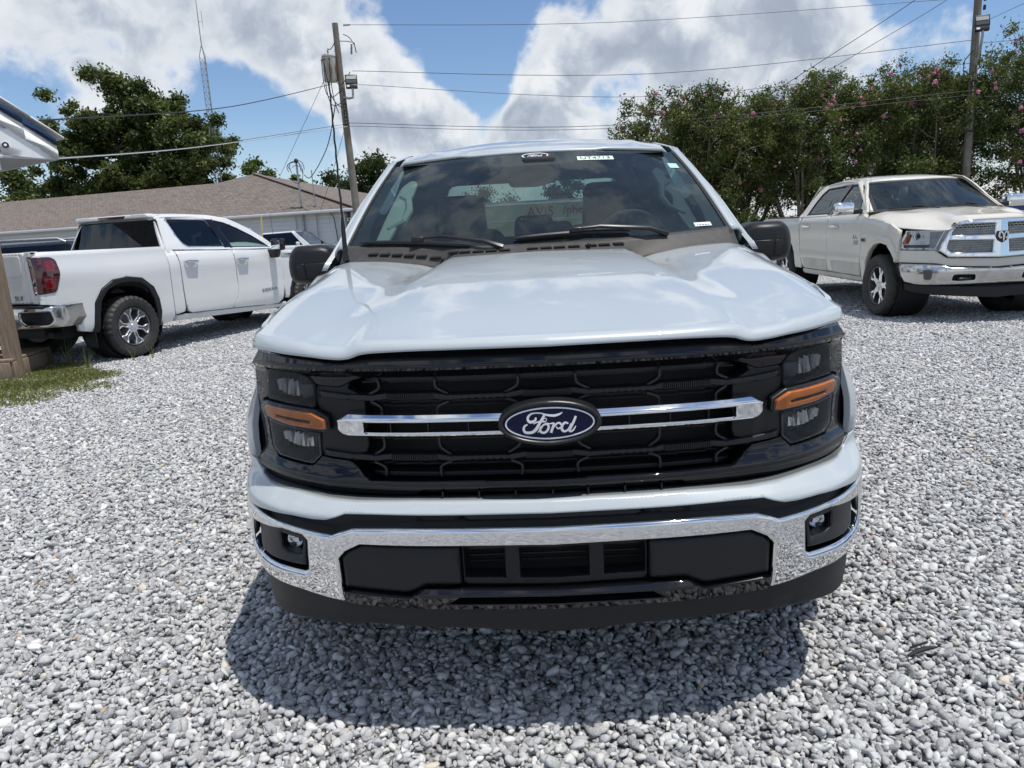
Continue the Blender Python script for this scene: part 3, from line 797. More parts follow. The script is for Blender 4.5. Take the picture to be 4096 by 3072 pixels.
def hoodz(x, y):
    k = round(float(y), 4)
    if k not in _hc:
        zc, zs, ze, xv, dv = (float(f(y)) for f in (f_zc, f_zs, f_ze, f_xv, f_dv))
        zp = (zc + zs) / 2 - .006
        _hc[k] = pchip([0, xv - .15, xv - .045, xv, xv + .10, .68, .80, .88, .945, 1.02], [zc, zc - .007, zc - .014, zc - dv - .010, zp - .006 - dv * .3, zs + .002, zs, zs - (zs - ze) * .30, ze, ze - .02])
    return float(_hc[k](abs(x)))
lipz = pchip([0, .31, .46, .503, .532, .56, .597, .651, .73, .82, .95], [1.111, 1.112, 1.108, 1.103, 1.093, 1.090, 1.092, 1.097, 1.101, 1.106, 1.108])
f_rear = pchip([0, .30, .36, .39, .44, .60, .86, .95], [1.115, 1.135, 1.165, 1.19, 1.20, 1.235, 1.315, 1.34])
f_seam = pchip([.2, .4, .8, 1.35], [.852, .870, .893, .868])
def hood_pt(u, v):
    # v<.08: rolled front lip; then the top skin
    x0 = u
    if v <= .1:
        t = v / .1 * math.pi / 2; X = u * .866; y0 = float(Pg(abs(X))) + .002
        zl = float(lipz(abs(X))); yt = y0 + .042; zt = hoodz(X, yt)
        return X, y0 + .042 * (1 - math.cos(t)) ** 1.0, zl + (zt - zl) * math.sin(t)
    t = (v - .1) / .9
    Xf = u * .866; y0 = float(Pg(abs(Xf))) + .044
    yr = float(f_rear(abs(u * .866)))
    Y = y0 + (yr - y0) * t
    X = u * (.866 + (float(f_seam(Y)) - .866) * min(1, t * 6) * abs(u) ** 2)
    return X, Y, hoodz(X, Y)
grid('hood', lambda u, v: hood_pt(u * 2 - 1, v), 0, 0, M['paint'], ford, thick=.012, us=np.linspace(0, 1, 121), vs=list(np.linspace(0, .1, 8)) + list(np.linspace(.1, 1, 61)[1:]))
# a dark gap under the hood lip
panel('hood_gap', sym([(0, 1.118), (-.46, 1.114), (-.56, 1.096), (-.66, 1.104), (-.86, 1.112), (-.87, 1.09), (-.56, 1.075), (0, 1.092)]), on_front(Pg, .058), M['dark'], ford, depth=0, r=0, step=.04)

# fenders
def fender_pt(s):
    def fn(u, v):
        Y = .30 + (1.60 - .30) * v ** 1.3
        wm = float(f_wt(Y)); xs_ = float(f_seam(Y)) + .004
        if Y < .45: xs_ = min(xs_, wm - .008)
        zt = hoodz(wm - .035, Y) if Y < 1.35 else 1.262 - (Y - 1.35) * .06
        if u < .5:
            t = u / .5; X = xs_ + (wm - .03 - xs_) * t; Z = hoodz(X, min(Y, 1.35)) if Y < 1.35 else 1.29 - .03 * t
            if Y > 1.35: Z = hoodz(X, 1.35) + (zt - f_ze(1.35)) * 1.0
        else:
            t = (u - .5) / .5; a = min(t / .35, 1) * math.pi / 2
            z0 = hoodz(wm - .03, min(Y, 1.35))
            Z_ = z0 - .035 * (1 - math.cos(a)) - max(0, t - .35) / .65 * (z0 - .035 - 1.02)
            X = wm - .03 + .03 * math.sin(a) + (float(f_wm(Y)) - wm) * float(sstep(1.09, .82, Z_))
            Z = z0 - .035 * (1 - math.cos(a)) - max(0, t - .35) / .65 * (z0 - .035 - 1.02)
        if Z > 1.09 and Y < .37: Z = 1.09 + (Z - 1.09) * math.sin((Y - .30) / .07 * math.pi / 2)
        return s * X, Y, Z
    return fn
def side_prof(z): return np.interp(z, [.30, .45, .60, .80, 1.0, 1.1, 1.2, 1.3, 1.36, 1.5, 1.65, 1.8, 1.86], [-.06, -.03, -.008, 0, 0, -.004, -.02, -.045, -.075, -.125, -.19, -.262, -.30])
def on_side(s, wmax=None, extra=None, sm=None):
    def fn(a, b, w):
        aa = np.clip(a, .25, 1.8)
        x = (f_wt(aa) + (f_wm(aa) - f_wt(aa)) * sstep(1.09, .82, b) if wmax is None else wmax) + side_prof(b) + (extra(a, b) if extra else 0)
        return s * (x + w), a + 0 * w, b + 0 * w
    return fn
def arc(yc, zc, r, a0, a1, n=14): return [(yc + r * math.cos(a), zc + r * math.sin(a)) for a in np.linspace(R(a0), R(a1), n)]
for s in (-1, 1):
    fd = grid('fender', fender_pt(s), 31, 41, M['paint'], ford, thick=.004, flip=(s < 0))
    panel('fender_side', [(.315, 1.022), (.315, .750), (.47, .748), (.47, .60)] + arc(.95, .40, .50, 155, 12)[0:] + [(1.50, .42), (1.53, 1.025)], on_side(s), M['paint'], fd, depth=.02, r=.003, step=.06)
    # front corner below the fender, wrapping to the arch
    # doors, cab, bed: the rest of the body
    for nm, y0, y1 in (('front_door', 1.536, 2.62), ('rear_door', 2.628, 3.60)):
        dr = panel(nm, [(y0, .47), (y1, .47), (y1, 1.27), (y0, 1.27)], on_side(s, 1.0), M['paint'], ford, depth=.03, r=.006, step=.09, rnd=.05)
        box('handle', (s * 1.01, y1 - .14, 1.08), (.03, .18, .03), M['chrome'], dr, bevel=.01)
    panel('rocker_panel', [(1.50, .36), (3.9, .36), (3.9, .464), (1.50, .464)], on_side(s, .99), M['paint'], ford, depth=.04, r=.01, step=.12)
    bs = [(3.61, .45), (4.17, .40)] + arc(4.64, .40, .49, 180, 0) + [(5.15, .45), (5.80, .52), (5.84, 1.33), (3.61, 1.33)]
    panel('bed_side', bs, on_side(s, 1.0), M['paint'], ford, depth=.04, r=.01, step=.10)
    # greenhouse
    gh = [(1.37, 1.274), (3.66, 1.274), (3.58, 1.5), (3.50, 1.83), (3.1, 1.862), (2.45, 1.85), (2.12, 1.79), (1.75, 1.565)]
    w1 = [(1.62, 1.33), (2.56, 1.33), (2.56, 1.78), (2.30, 1.77), (2.05, 1.65), (1.75, 1.46)]
    w2 = [(2.66, 1.33), (3.50, 1.33), (3.42, 1.76), (2.66, 1.785)]
    g_ = panel('cab_side', gh, on_side(s, 1.005), M['paint'], ford, holes=[w1, w2], depth=.03, r=.006, step=.06)
    for w_ in (w1, w2): panel('side_window', w_, on_side(s, .990), M['side_glass'] if w_ is w1 else M['tinted_glass'], g_, depth=.004, r=0, step=.08)

# windshield --------------------------------------------------------------------
def ws(u, v, off=0.0):
    """u -1..1, v 0 at the base, 1 at the top edge"""
    a = abs(u)
    X = u * (.838 + (.703 - .838) * v)
    Y = 1.20 + (1.86 - 1.20) * v + (.22 + (.125 - .22) * v) * a ** 2.2
    Z = 1.340 + (1.772 - 1.340) * v + a * a * (.028 + (-.020 - .028) * v) + .018 * math.sin(math.pi * min(max(v, 0), 1)) + off
    return X, Y - off * .5, Z
def ws_np(a, b, w):
    al = np.abs(a)
    X = a * (.838 - .135 * b)
    Y = 1.20 + .66 * b + (.22 - .095 * b) * al ** 2.2
    Z = 1.340 + .432 * b + a * a * (.028 - .048 * b) + .018 * np.sin(np.pi * np.clip(b, 0, 1))
    return X, Y - w * .5, Z + w * .85
wsh = grid('windshield', lambda u, v: ws(u * 2 - 1, v * .99 + .01), 41, 25, M['windshield'], ford, label='windshield with paper stickers along its edge')
# black ceramic border with the sensor block at the top
fo = [(-.995, .012), (.995, .012), (.995, .995), (-.995, .995)]
fi = [(-.90, .045), (-.5, .020), (0, .015), (.5, .020), (.90, .045), (.925, .2), (.925, .93), (.86, .962), (.42, .965), (.33, .955), (.285, .86), (.22, .84), (-.22, .84), (-.285, .86), (-.33, .955), (-.42, .965), (-.86, .962), (-.925, .93), (-.925, .2)]
panel('glass_border', fo, lambda a, b, w: ws_np(a, b, w - .004), M['ink'], wsh, holes=[round_poly(fi, .04)], depth=.0, r=0, step=.04)
seal = [(-1.0, -.05), (-1.0, 1.0), (-1.012, 1.0), (-1.018, -.05)]
for q in (seal, mir(seal)): panel('glass_seal', q, lambda a, b, w: ws_np(a, b, w + .004), M['trim_seal'], wsh, depth=.01, r=.0, step=.05)
# sensor housing and rear-view mirror
box('camera_housing', (0.03, 1.83, 1.725), (.16, .10, .05), M['interior_dark'], wsh, bevel=.015)
mr = panel('rear_view_mirror', round_poly([(-.125, 1.695), (.125, 1.71), (.135, 1.64), (.03, 1.612), (-.125, 1.615)], .03), lambda a, b, w: (a + 0 * w, 1.86 - w + 0 * a, b + 0 * w), M['interior_dark'], ford, depth=.03, r=.01, step=.03)
# stickers on the glass and the oval etched at the top
def st(name, u0, u1, v0, v1, m, skew=0):
    return panel(name, [(u0, v0), (u1, v0 + skew), (u1, v1 + skew), (u0, v1)], lambda a, b, w: ws_np(a, b, w + .002), M[m], wsh, depth=0, r=0, step=.02)
st('paper_sticker', .300, .545, .862, .915, 'sticker')
st('paper_tag', .895, .958, .725, .795, 'sticker_green', -.004)
st('paper_tag', .830, .925, .050, .085, 'emblem_white', -.008)
st('tag_print', .845, .910, .056, .066, 'ink', -.008)
tl = text_mesh('UT4713', 1.0, 0.0).copy()
me = np_mesh('sticker_writing', [ws_np(.4225 + v.co.x * .063, .888 + v.co.y * .050, .003) for v in tl.vertices], [tuple(p.vertices) for p in tl.polygons], False)
link_mesh('sticker_writing', me, M['ink'], wsh)
mb = MB()
def uv_ell(cu, cv, a, b, n=30): return [(cu + a * math.cos(t), cv + b * math.sin(t)) for t in np.linspace(0, 2 * math.pi, n)]
ribbon(mb, uv_ell(.018, .955, .088, .034), [.008] * 30, lambda a, b, w: ws_np(a, b, w + .003), .0005)
for pts, w_ in script:
    ribbon(mb, [(.018 + (p[0] - 1105) * .000108, .955 - (p[1] - 687) * .000105) for p in pts], [q * .00011 for q in w_], lambda a, b, w: ws_np(a, b, w + .003), .0005)
mb.build('etched_oval', M['emblem_white'], wsh)

# roof ----------------------------------------------------------------------------
f_rz = pchip([1.84, 1.92, 2.0, 2.12, 2.25, 2.45, 2.8, 3.2, 3.6], [1.778, 1.808, 1.832, 1.858, 1.878, 1.900, 1.925, 1.935, 1.925])
def roof_pt(u, v):
    u = u * 2 - 1; a = abs(u)
    Y0 = 1.865 + .125 * a ** 2.2; Y = Y0 + (3.55 - Y0) * v
    hw = .705 + .03 * min(1, v * 4)
    z = float(f_rz(Y - .10 * a * a)) - .040 * a ** 2.4 * min(1, .2 + v * 3) - .022 * a ** 2
    if v < .02: z += .007 * float(sstep(.42, .52, a)) - .006
    rib = .008 * math.exp(-((a - .72) / .05) ** 2) * float(sstep(.03, .12, v))
    return u * hw, Y, z - .055 * max(0, (a - .93) / .07) ** 1.5 + rib
grid('roof', roof_pt, 0, 0, M['paint'], ford, thick=.012, us=np.linspace(0, 1, 61), vs=list(np.linspace(0, .06, 5)) + list(np.linspace(.06, 1, 30)[1:]))
# A pillars
for s in (-1, 1):
    def ap(u, v, s=s):
        # u across from the glass edge to the side, v along from cowl to roof rail
        X0, Y0, Z0 = ws(1.015, v * 1.07 - .03)
        w = .05 + .012 * (1 - v)
        a = u * math.pi * .55
        return s * (X0 + w * math.sin(a) * 1.0), Y0 + .02 * u + .075 * (1 - math.cos(a)), Z0 + .012 * math.sin(a * 1.6) - .05 * (1 - math.cos(a))
    grid('windshield_pillar', ap, 9, 22, M['paint'], ford, thick=.01, flip=(s > 0))
grid('cab_back', lambda u, v: ((u * 2 - 1) * (.92 - .2 * v), 3.66 - .10 * v, 1.28 + .06 * v), 5, 3, M['paint'], ford)
panel('cab_back', [(-.93, .6), (.93, .6), (.93, 1.30), (.76, 1.87), (-.76, 1.87), (-.93, 1.30)], lambda a, b, w: (a + 0 * w, 3.62 - (b - 1.3) * .16 + w + 0 * a, b + 0 * w), M['paint'], ford,
      holes=[round_poly([(-.68, 1.36), (.68, 1.36), (.60, 1.735), (-.60, 1.735)], .06)], depth=.04, r=.01, step=.10)
panel('rear_window', [(-.68, 1.36), (.68, 1.36), (.60, 1.735), (-.60, 1.735)], lambda a, b, w: (a + 0 * w, 3.60 - (b - 1.3) * .16 + w + 0 * a, b + 0 * w), M['rear_glass'], ford, depth=0, r=0, step=.2)
# bed, tailgate, underbody, wheels
box('bed_floor', (0, 4.75, .80), (1.7, 2.2, .05), M['matte_black'], ford)
box('tailgate', (0, 5.83, .95), (1.72, .06, .72), M['paint'], ford, bevel=.02)
box('bulkhead', (0, 3.68, 1.02), (1.72, .04, .6), M['paint'], ford)
MB().box((0, 2.9, .42), (1.5, 5.2, .16)).box((0, .75, .62), (1.25, 1.0, .5)).box((0, .30, .50), (1.2, .3, .24)).build('underbody', M['under'], ford)
box('engine_cover', (0, .72, .98), (1.25, .9, .22), M['under'], ford)

# cowl, wipers, antenna ----------------------------------------------------------------
def cowl_pt(u, v):
    u = u * 2 - 1; X = u * .865; a = abs(X)
    y0 = float(f_rear(a)) - .004; z0 = hoodz(X, y0) - .004
    x1, y1, z1 = ws(u * 1.02, .012)
    t = v
    return X, y0 + (y1 - y0) * t, z0 + (z1 + .004 - z0) * t - .006 * math.sin(math.pi * t)
cowl = grid('cowl', cowl_pt, 61, 7, M['cowl'], ford, thick=.006)
vent_x = [-.71, -.655, -.60, -.545, -.49, -.43, -.35, -.30, -.245, -.19, -.135, -.02, .035, .09, .15, .22, .275, .335]
for x in vent_x:
    u = (x / .865 + 1) / 2
    p = Vector(cowl_pt(u, .55)); q = Vector(cowl_pt(min(u + .02, 1), .55)) - p
    ang = math.atan2(q.y, q.x)
    rot = Matrix.Rotation(ang, 3, 'Z') @ Matrix.Rotation(R(12), 3, 'X')
    mb = MB().box(p + Vector((0, 0, .003)), (.046, .022, .004), rot)
    mb.build('cowl_vent', M['dark'], cowl)
    mb = MB()
    for k in range(7): mb.box(p + rot @ Vector((-.019 + k * .0063, 0, .006)), (.002, .022, .004), rot)
    mb.build('vent_rib', M['cowl'], cowl)
for x in (-.40, .21):
    p = Vector(cowl_pt((x / .865 + 1) / 2, .35)); box('washer_nozzle', p + Vector((0, 0, .012)), (.014, .018, .018), M['matte_black'], cowl, bevel=.004)
def wsp(u, v, off): x, y, z = ws(u, v); return Vector((x, y - off * .55, z + off * .83))
for (b0, b1, piv, nm) in (((-.935, .020), (-.33, .0), (-.17, -.02), 'L'), ((-.115, .040), (.47, .040), (.66, .0), 'R')):
    n = 14
    bl = [wsp(b0[0] + (b1[0] - b0[0]) * t, b0[1] + (b1[1] - b0[1]) * t + .02 * math.sin(math.pi * t), .016) for t in np.linspace(0, 1, n)]
    wp = MB().tube(bl, [.004] + [.009] * (n - 2) + [.004], 6).build('wiper', M['satin_black'], ford, smooth=True)
    lo = [p + Vector((0, 0.008, -.010)) for p in bl]
    MB().tube(lo, .0035, 5).build('wiper_blade', M['rubber'], wp, smooth=True)
    mid = bl[n // 2]
    arm = [wsp(piv[0], piv[1], .01), wsp(piv[0] + (b0[0] - piv[0]) * .12, piv[1] + .02, .034), (mid + Vector((.10 , 0, .022))), mid + Vector((0, -.004, .016))]
    MB().tube(arm, [.013, .010, .007, .006], 6).build('wiper_arm', M['satin_black'], wp, smooth=True)
    box('wiper_hinge', mid + Vector((0, -.004, .012)), (.055, .026, .024), M['satin_black'], wp, bevel=.006)
mb = MB(); mb.tube([(-.834, 1.315, 1.315), (-.834, 1.318, 1.345)], [.016, .012], 10); mb.tube([(-.834, 1.318, 1.345), (-.833, 1.318, 1.46), (-.832, 1.318, 1.50)], [.0105, .0095, .006], 10)
ant = mb.build('antenna', M['satin_black'], ford, smooth=True)
MB().tube([(-.832 + .0012 * math.cos(k * 1.3), 1.318 + .0012 * math.sin(k * 1.3), 1.50 + k * .0145) for k in range(39)], [.0052 - .00004 * k for k in range(39)], 6).build('antenna_mast', M['satin_black'], ant, smooth=True)

# door mirrors -----------------------------------------------------------------------------
mo = [(-1.204, 1.300), (-1.190, 1.356), (-1.160, 1.386), (-1.015, 1.386), (-.975, 1.365), (-.960, 1.26), (-.985, 1.225), (-1.045, 1.193), (-1.185, 1.210), (-1.200, 1.24)]
for s in (-1, 1):
    T_ = (lambda p: p) if s == -1 else mir
    fn = lambda a, b, w: (a + 0 * w, 1.60 - w + ((np.abs(a) - 1.08) ** 2) * 2.2 + ((b - 1.29) ** 2) * 2.0, b + 0 * w)
    ho = round_poly(mo, .035)
    lo_ = [(-1.155, 1.305), (-.93, 1.305), (-.95, 1.222), (-1.05, 1.218), (-1.145, 1.228)]
    mi_ = panel('side_mirror', T_(ho), fn, M['matte_black'], ford, depth=.16, r=.034, step=.016)
    la = [(-1.150, 1.300), (-1.112, 1.302), (-1.106, 1.232), (-1.143, 1.236)]
    lb = [(-1.105, 1.302), (-.985, 1.302), (-.985, 1.236), (-1.099, 1.231)]
    panel('mirror_recess', T_([(-1.158, 1.308), (-.975, 1.308), (-.985, 1.225), (-1.150, 1.225)]), lambda a, b, w: fn(a, b, w + .0015), M['dark'], mi_, depth=0, r=0, step=.03, rnd=.01)
    for q in (la, lb): panel('mirror_lamp', T_(q), lambda a, b, w: fn(a, b, w + .004), M['satin_black'], mi_, depth=.004, r=.003, step=.02, rnd=.006)
    box('mirror_glass', (s * 1.08, 1.765, 1.29), (.20, .006, .15), M['chrome'], mi_, bevel=.002)
    MB().box((s * .965, 1.70, 1.26), (.12, .10, .07)).build('mirror_arm', M['matte_black'], mi_, bevel=.02)

# interior ------------------------------------------------------------------------------------
def dash_pt(u, v):
    u = u * 2 - 1; X = u * .76
    Y = 1.30 + .14 * abs(u) ** 2 + .42 * v
    z = 1.305 + .018 * math.sin(v * 2.2) - .03 * max(0, v - .8) / .2 + .012 * math.exp(-((X) / .26) ** 4) + .025 * math.exp(-((X - .36) / .2) ** 4) * float(sstep(.3, .6, v))
    return X, Y, z
grid('dashboard', dash_pt, 41, 13, M['interior_mid'], ford)
box('dashboard', (0, 1.74, 1.12), (1.55, .06, .36), M['interior_dark'], ford)
panel('headliner', [(-.66, 1.90), (.66, 1.90), (.68, 3.4), (-.68, 3.4)], lambda a, b, w: (a + 0 * w, b + 0 * w, 1.755 + .09 * sstep(1.9, 2.4, b) - .02 * a * a + w), M['interior_light'], ford, depth=0, r=0, step=.1)
def seat(cx, y, w, zt, hz, name='seat'):
    st_ = panel(name, round_poly([(cx - w / 2, .85), (cx + w / 2, .85), (cx + w * .5, zt - .08), (cx + w * .40, zt), (cx - w * .40, zt), (cx - w * .5, zt - .08)], .06), lambda a, b, w_: (a + 0 * w_, y + (b - 1.1) * .22 - w_ + ((a - cx) ** 2) * .5, b + 0 * w_), M['interior_dark'], ford, depth=.16, r=.05, step=.05)
    panel('headrest', round_poly([(cx - .145, hz[0]), (cx + .145, hz[0]), (cx + .13, hz[1]), (cx - .13, hz[1])], .05), lambda a, b, w_: (a + 0 * w_, y + .12 + (b - 1.5) * .1 - w_ + ((a - cx) ** 2) * .8, b + 0 * w_), M['interior_dark'], st_, depth=.10, r=.045, step=.03)
    return st_
seat(-.42, 2.25, .52, 1.42, (1.36, 1.615)); seat(.42, 2.25, .52, 1.42, (1.36, 1.65))
seat(-.0, 3.15, 1.50, 1.36, (1.34, 1.50), 'rear_seat')
for x in (-.48, .48, .16):
    panel('headrest', round_poly([(x - .12, 1.30), (x + .12, 1.30), (x + .10, 1.46 if x != .16 else 1.45), (x - .10, 1.46 if x != .16 else 1.45)], .05), lambda a, b, w_: (a + 0 * w_, 3.2 - w_ + 0 * a, b + 0 * w_), M['interior_dark'], ford, depth=.09, r=.04, step=.04)
stw = [(.455 + .178 * math.cos(t), 1.74 - .05 * math.sin(t), 1.285 + .178 * math.sin(t)) for t in np.linspace(0, 2 * math.pi, 33)]
MB().tube(stw, .014, 8, cap=False).box((.455, 1.74, 1.28), (.30, .03, .05)).build('steering_wheel', M['interior_mid'], ford, smooth=True)
for s in (-1, 1):
    # light pillar trim with a grab handle
    inner = [(.90, .12), (.905, .80), (.86, .90), (.80, .84), (.80, .62), (.84, .50), (.80, .36), (.83, .12)] if s == 1 else [(-.90, .10), (-.905, .80), (-.86, .90), (-.80, .86), (-.79, .70), (-.80, .55), (-.80, .36), (-.83, .10)]
    pt = panel('pillar_trim', round_poly(inner, .03), lambda a, b, w: ws_np(a, b, w - .05), M['interior_light'] if s == -1 else M['interior_mid'], ford, depth=.02, r=.01, step=.03)
    gh_ = [(.838, .62), (.775, .50), (.775, .38), (.83, .27)]
    pth = [Vector(ws_np(s * a, b, -.055)) for a, b in ((.865, .66), (.80, .60), (.765, .48), (.775, .36), (.85, .28))]
    MB().tube(pth, [.014, .018, .018, .018, .014], 8).build('grab_handle', M['interior_light'] if s == -1 else M['interior_mid'], pt, smooth=True)

# ================================================================== ground and gravel
def gravel_mat(name, stones):
    m = bpy.data.materials.new(name); m.use_nodes = True
    N = NT(m.node_tree); b = N.n['Principled BSDF']
    co = N.new('ShaderNodeTexCoord').outputs['Object']
    b.inputs['Roughness'].default_value = .72; b.inputs['Specular IOR Level'].default_value = .35
    if stones:
        at = N.new('ShaderNodeAttribute', attribute_name='Col').outputs['Color']
        n = N.noise(co, 110, 5, .7); n2 = N.noise(co, 420, 3, .7)
        c = N.mixc(N.maprange(n, .38, .68), at, N.mixc(.5, at, (.62, .62, .60)))
        c = N.mixc(N.maprange(n2, .60, .70, 0, .55), c, (.10, .10, .105))
        N.put(b.inputs['Base Color'], c)
        bp = N.new('ShaderNodeBump', {'Height': n, 'Strength': .5, 'Distance': .002}); N.put(b.inputs['Normal'], bp.outputs[0])
    else:
        v = N.new('ShaderNodeTexVoronoi', {'Vector': co, 'Scale': 46.0, 'Randomness': 1.0})
        sx = N.new('ShaderNodeSeparateColor', {0: v.outputs['Color']})
        c = N.ramp(sx.outputs[0], [(0, (.13, .135, .145)), (.3, (.25, .255, .265)), (.6, (.38, .385, .39)), (.85, (.52, .52, .51)), (1, (.62, .61, .58))])
        big = N.noise(co, .35, 5, .6)
        c = N.mixc(N.maprange(big, .35, .7, 0, .22), c, (.30, .29, .27))
        dk = N.maprange(v.outputs['Distance'], .45, .75, 0, .75)
        c = N.mixc(dk, c, (.06, .06, .06))
        N.put(b.inputs['Base Color'], c)
        bp = N.new('ShaderNodeBump', {'Height': v.outputs['Distance'], 'Strength': .9, 'Distance': .015}, invert=True); N.put(b.inputs['Normal'], bp.outputs[0])
    return m


M['gravel_far'] = gravel_mat('gravel_surface', False)
M['stone'] = gravel_mat('gravel_stone', True)
gs = 700
ground = link_mesh('ground', np_mesh('ground', [(-gs, -gs, -.022), (gs, -gs, -.022), (gs, gs, -.022), (-gs, gs, -.022)], [(0, 1, 2, 3)], False), M['gravel_far'], kind='structure')

def ico(sub):
    bm = bmesh.new(); bmesh.ops.create_icosphere(bm, subdivisions=sub, radius=1)
    v = np.array([x.co[:] for x in bm.verts]); f = np.array([[q.index for q in x.verts] for x in bm.faces]); bm.free(); return v, f
IV, IF = ico(2)
def stone_shapes(n):
    out = []
    for k in range(n):
        v = IV.copy()
        # cut flats: push vertices below random planes, gives angular pebbles
        for _ in range(rng.integers(7, 12)):
            d = rng.normal(size=3); d /= np.linalg.norm(d); h = rng.uniform(.52, .88)
            t = v @ d; m = t > h; v[m] -= np.outer((t[m] - h) * .95, d)
        v *= 1 + rng.normal(size=(len(v), 1)) * .045
        out.append(v)
    return out
SH = stone_shapes(26)
PAL = np.array([(.14, .143, .15), (.20, .203, .21), (.27, .273, .28), (.34, .342, .346), (.40, .405, .41), (.48, .485, .49), (.58, .58, .57), (.68, .68, .67)])
PW = np.array([.03, .07, .13, .19, .21, .19, .13, .05])
TAN = np.array([(.50, .40, .27), (.46, .30, .15), (.40, .24, .17), (.58, .52, .40)])
def rot_mats(n, tilt):
    a = rng.uniform(0, 2 * np.pi, n); tx = rng.normal(size=n) * tilt; ty = rng.normal(size=n) * tilt
    ca, sa = np.cos(a), np.sin(a); Z = np.zeros((n, 3, 3)); Z[:, 0, 0] = ca; Z[:, 0, 1] = -sa; Z[:, 1, 0] = sa; Z[:, 1, 1] = ca; Z[:, 2, 2] = 1
    X = np.zeros((n, 3, 3)); X[:, 0, 0] = 1; X[:, 1, 1] = np.cos(tx); X[:, 1, 2] = -np.sin(tx); X[:, 2, 1] = np.sin(tx); X[:, 2, 2] = np.cos(tx)
    Y = np.zeros((n, 3, 3)); Y[:, 1, 1] = 1; Y[:, 0, 0] = np.cos(ty); Y[:, 0, 2] = np.sin(ty); Y[:, 2, 0] = -np.sin(ty); Y[:, 2, 2] = np.cos(ty)
    return X @ Y @ Z
def gravel_patch(idx):
    sp = .0185; g = np.arange(-.5 + sp / 2, .5, sp)
    P = np.stack(np.meshgrid(g, g), -1).reshape(-1, 2)
    P = P + rng.uniform(-.5, .5, P.shape) * sp * 1.1
    n1 = len(P); P2 = rng.uniform(-.5, .5, (1100, 2)); P = np.concatenate([P, P2]); n = len(P)
    s = np.exp(rng.normal(size=n) * .27) * .0110
    s[n1:] *= 1.12
    s = np.clip(s, .006, .0215)
    sc = np.stack([s * rng.uniform(1.0, 1.6, n), s * rng.uniform(.68, 1.05, n), s * rng.uniform(.45, .85, n)], 1)
    Rm = rot_mats(n, .45)
    z = -.012 + sc[:, 2] * .35 + rng.uniform(-.004, .004, n); z[n1:] += .010
    V = np.empty((n, len(IV), 3), np.float32)
    ks = rng.integers(0, len(SH), n)
    for k in range(len(SH)):
        m = ks == k; V[m] = np.einsum('nvj,nkj->nvk', SH[k][None] * sc[m][:, None], Rm[m])
    V[:, :, :2] += P[:, None]; V[:, :, 2] += z[:, None]
    F = (IF[None] + (np.arange(n) * len(IV))[:, None, None]).reshape(-1, 3)
    me = np_mesh('gravel_patch', V.reshape(-1, 3), F, True)
    ci = rng.choice(len(PAL), n, p=PW); col = PAL[ci] * rng.uniform(.9, 1.1, (n, 1)) * (1 + rng.normal(size=(n, 3)) * .012)
    t = rng.random(n) < .009; col[t] = TAN[rng.integers(0, 4, t.sum())]
    ca = me.color_attributes.new('Col', 'FLOAT_COLOR', 'POINT')
    cc = np.ones((n, len(IV), 4), np.float32); cc[:, :, :3] = np.clip(col, 0, 1)[:, None]; ca.data.foreach_set('color', cc.ravel())
    me.materials.append(M['stone'])
    return me
patches = []
for k in range(3):
    patches.append(bpy.data.objects.new('gravel_patch', gravel_patch(k)))

# one object of stuff: tile centres that carry the patches of real stones
cells = []
for iy in range(-7, 27):
    half = 4 + max(0, (iy + 3)) * .86
    if iy < 0: half = max(half, 5)
    for ix in range(-int(half) - 1, int(half) + 2): cells.append((ix, iy))
pts = [(x + .0, y + .0, -.004 + .006 * math.sin(x * 1.7 + y * .9) + .005 * math.sin(y * 2.3 - x)) for x, y in cells]
gme = bpy.data.meshes.new('gravel'); gme.from_pydata(pts, [], [])
a_rot = gme.attributes.new('tile_rot', 'FLOAT', 'POINT'); a_k = gme.attributes.new('tile_kind', 'INT', 'POINT')
a_rot.data.foreach_set('value', (rng.integers(0, 4, len(pts)) * (math.pi / 2)).astype(np.float32)); a_k.data.foreach_set('value', rng.integers(0, 3, len(pts)).astype(np.int32))
gravel = link_mesh('gravel', gme, None, kind='stuff', label='grey and white crushed gravel covering the whole lot', cat='gravel')
ng = bpy.data.node_groups.new('gravel_tiles', 'GeometryNodeTree')
ng.interface.new_socket('Geometry', in_out='INPUT', socket_type='NodeSocketGeometry'); ng.interface.new_socket('Geometry', in_out='OUTPUT', socket_type='NodeSocketGeometry')
G = NT(ng)
gin = G.new('NodeGroupInput'); gout = G.new('NodeGroupOutput'); join = G.new('GeometryNodeJoinGeometry')
rotn = G.new('GeometryNodeInputNamedAttribute', {'Name': 'tile_rot'}, data_type='FLOAT')
rv_ = G.new('ShaderNodeCombineXYZ', {2: rotn.outputs['Attribute']})
kn = G.new('GeometryNodeInputNamedAttribute', {'Name': 'tile_kind'}, data_type='INT')
kout = [o for o in kn.outputs if o.name == 'Attribute' and o.enabled][0]
for k in range(3):
    oi = G.new('GeometryNodeObjectInfo'); oi.inputs['Object'].default_value = patches[k]; oi.inputs['As Instance'].default_value = True
    cmp_ = G.new('FunctionNodeCompare', data_type='INT', operation='EQUAL')
    ci_ = [i for i in cmp_.inputs if i.enabled]
    G.l.new(kout, ci_[0]); ci_[1].default_value = k
    iop = G.new('GeometryNodeInstanceOnPoints')
    G.l.new(gin.outputs[0], iop.inputs['Points']); G.l.new(cmp_.outputs[0], iop.inputs['Selection']); G.l.new(oi.outputs['Geometry'], iop.inputs['Instance']); G.l.new(rv_.outputs[0], iop.inputs['Rotation'])
    G.l.new(iop.outputs[0], join.inputs[0])
G.l.new(join.outputs[0], gout.inputs[0])
gravel.modifiers.new('tiles', 'NODES').node_group = ng

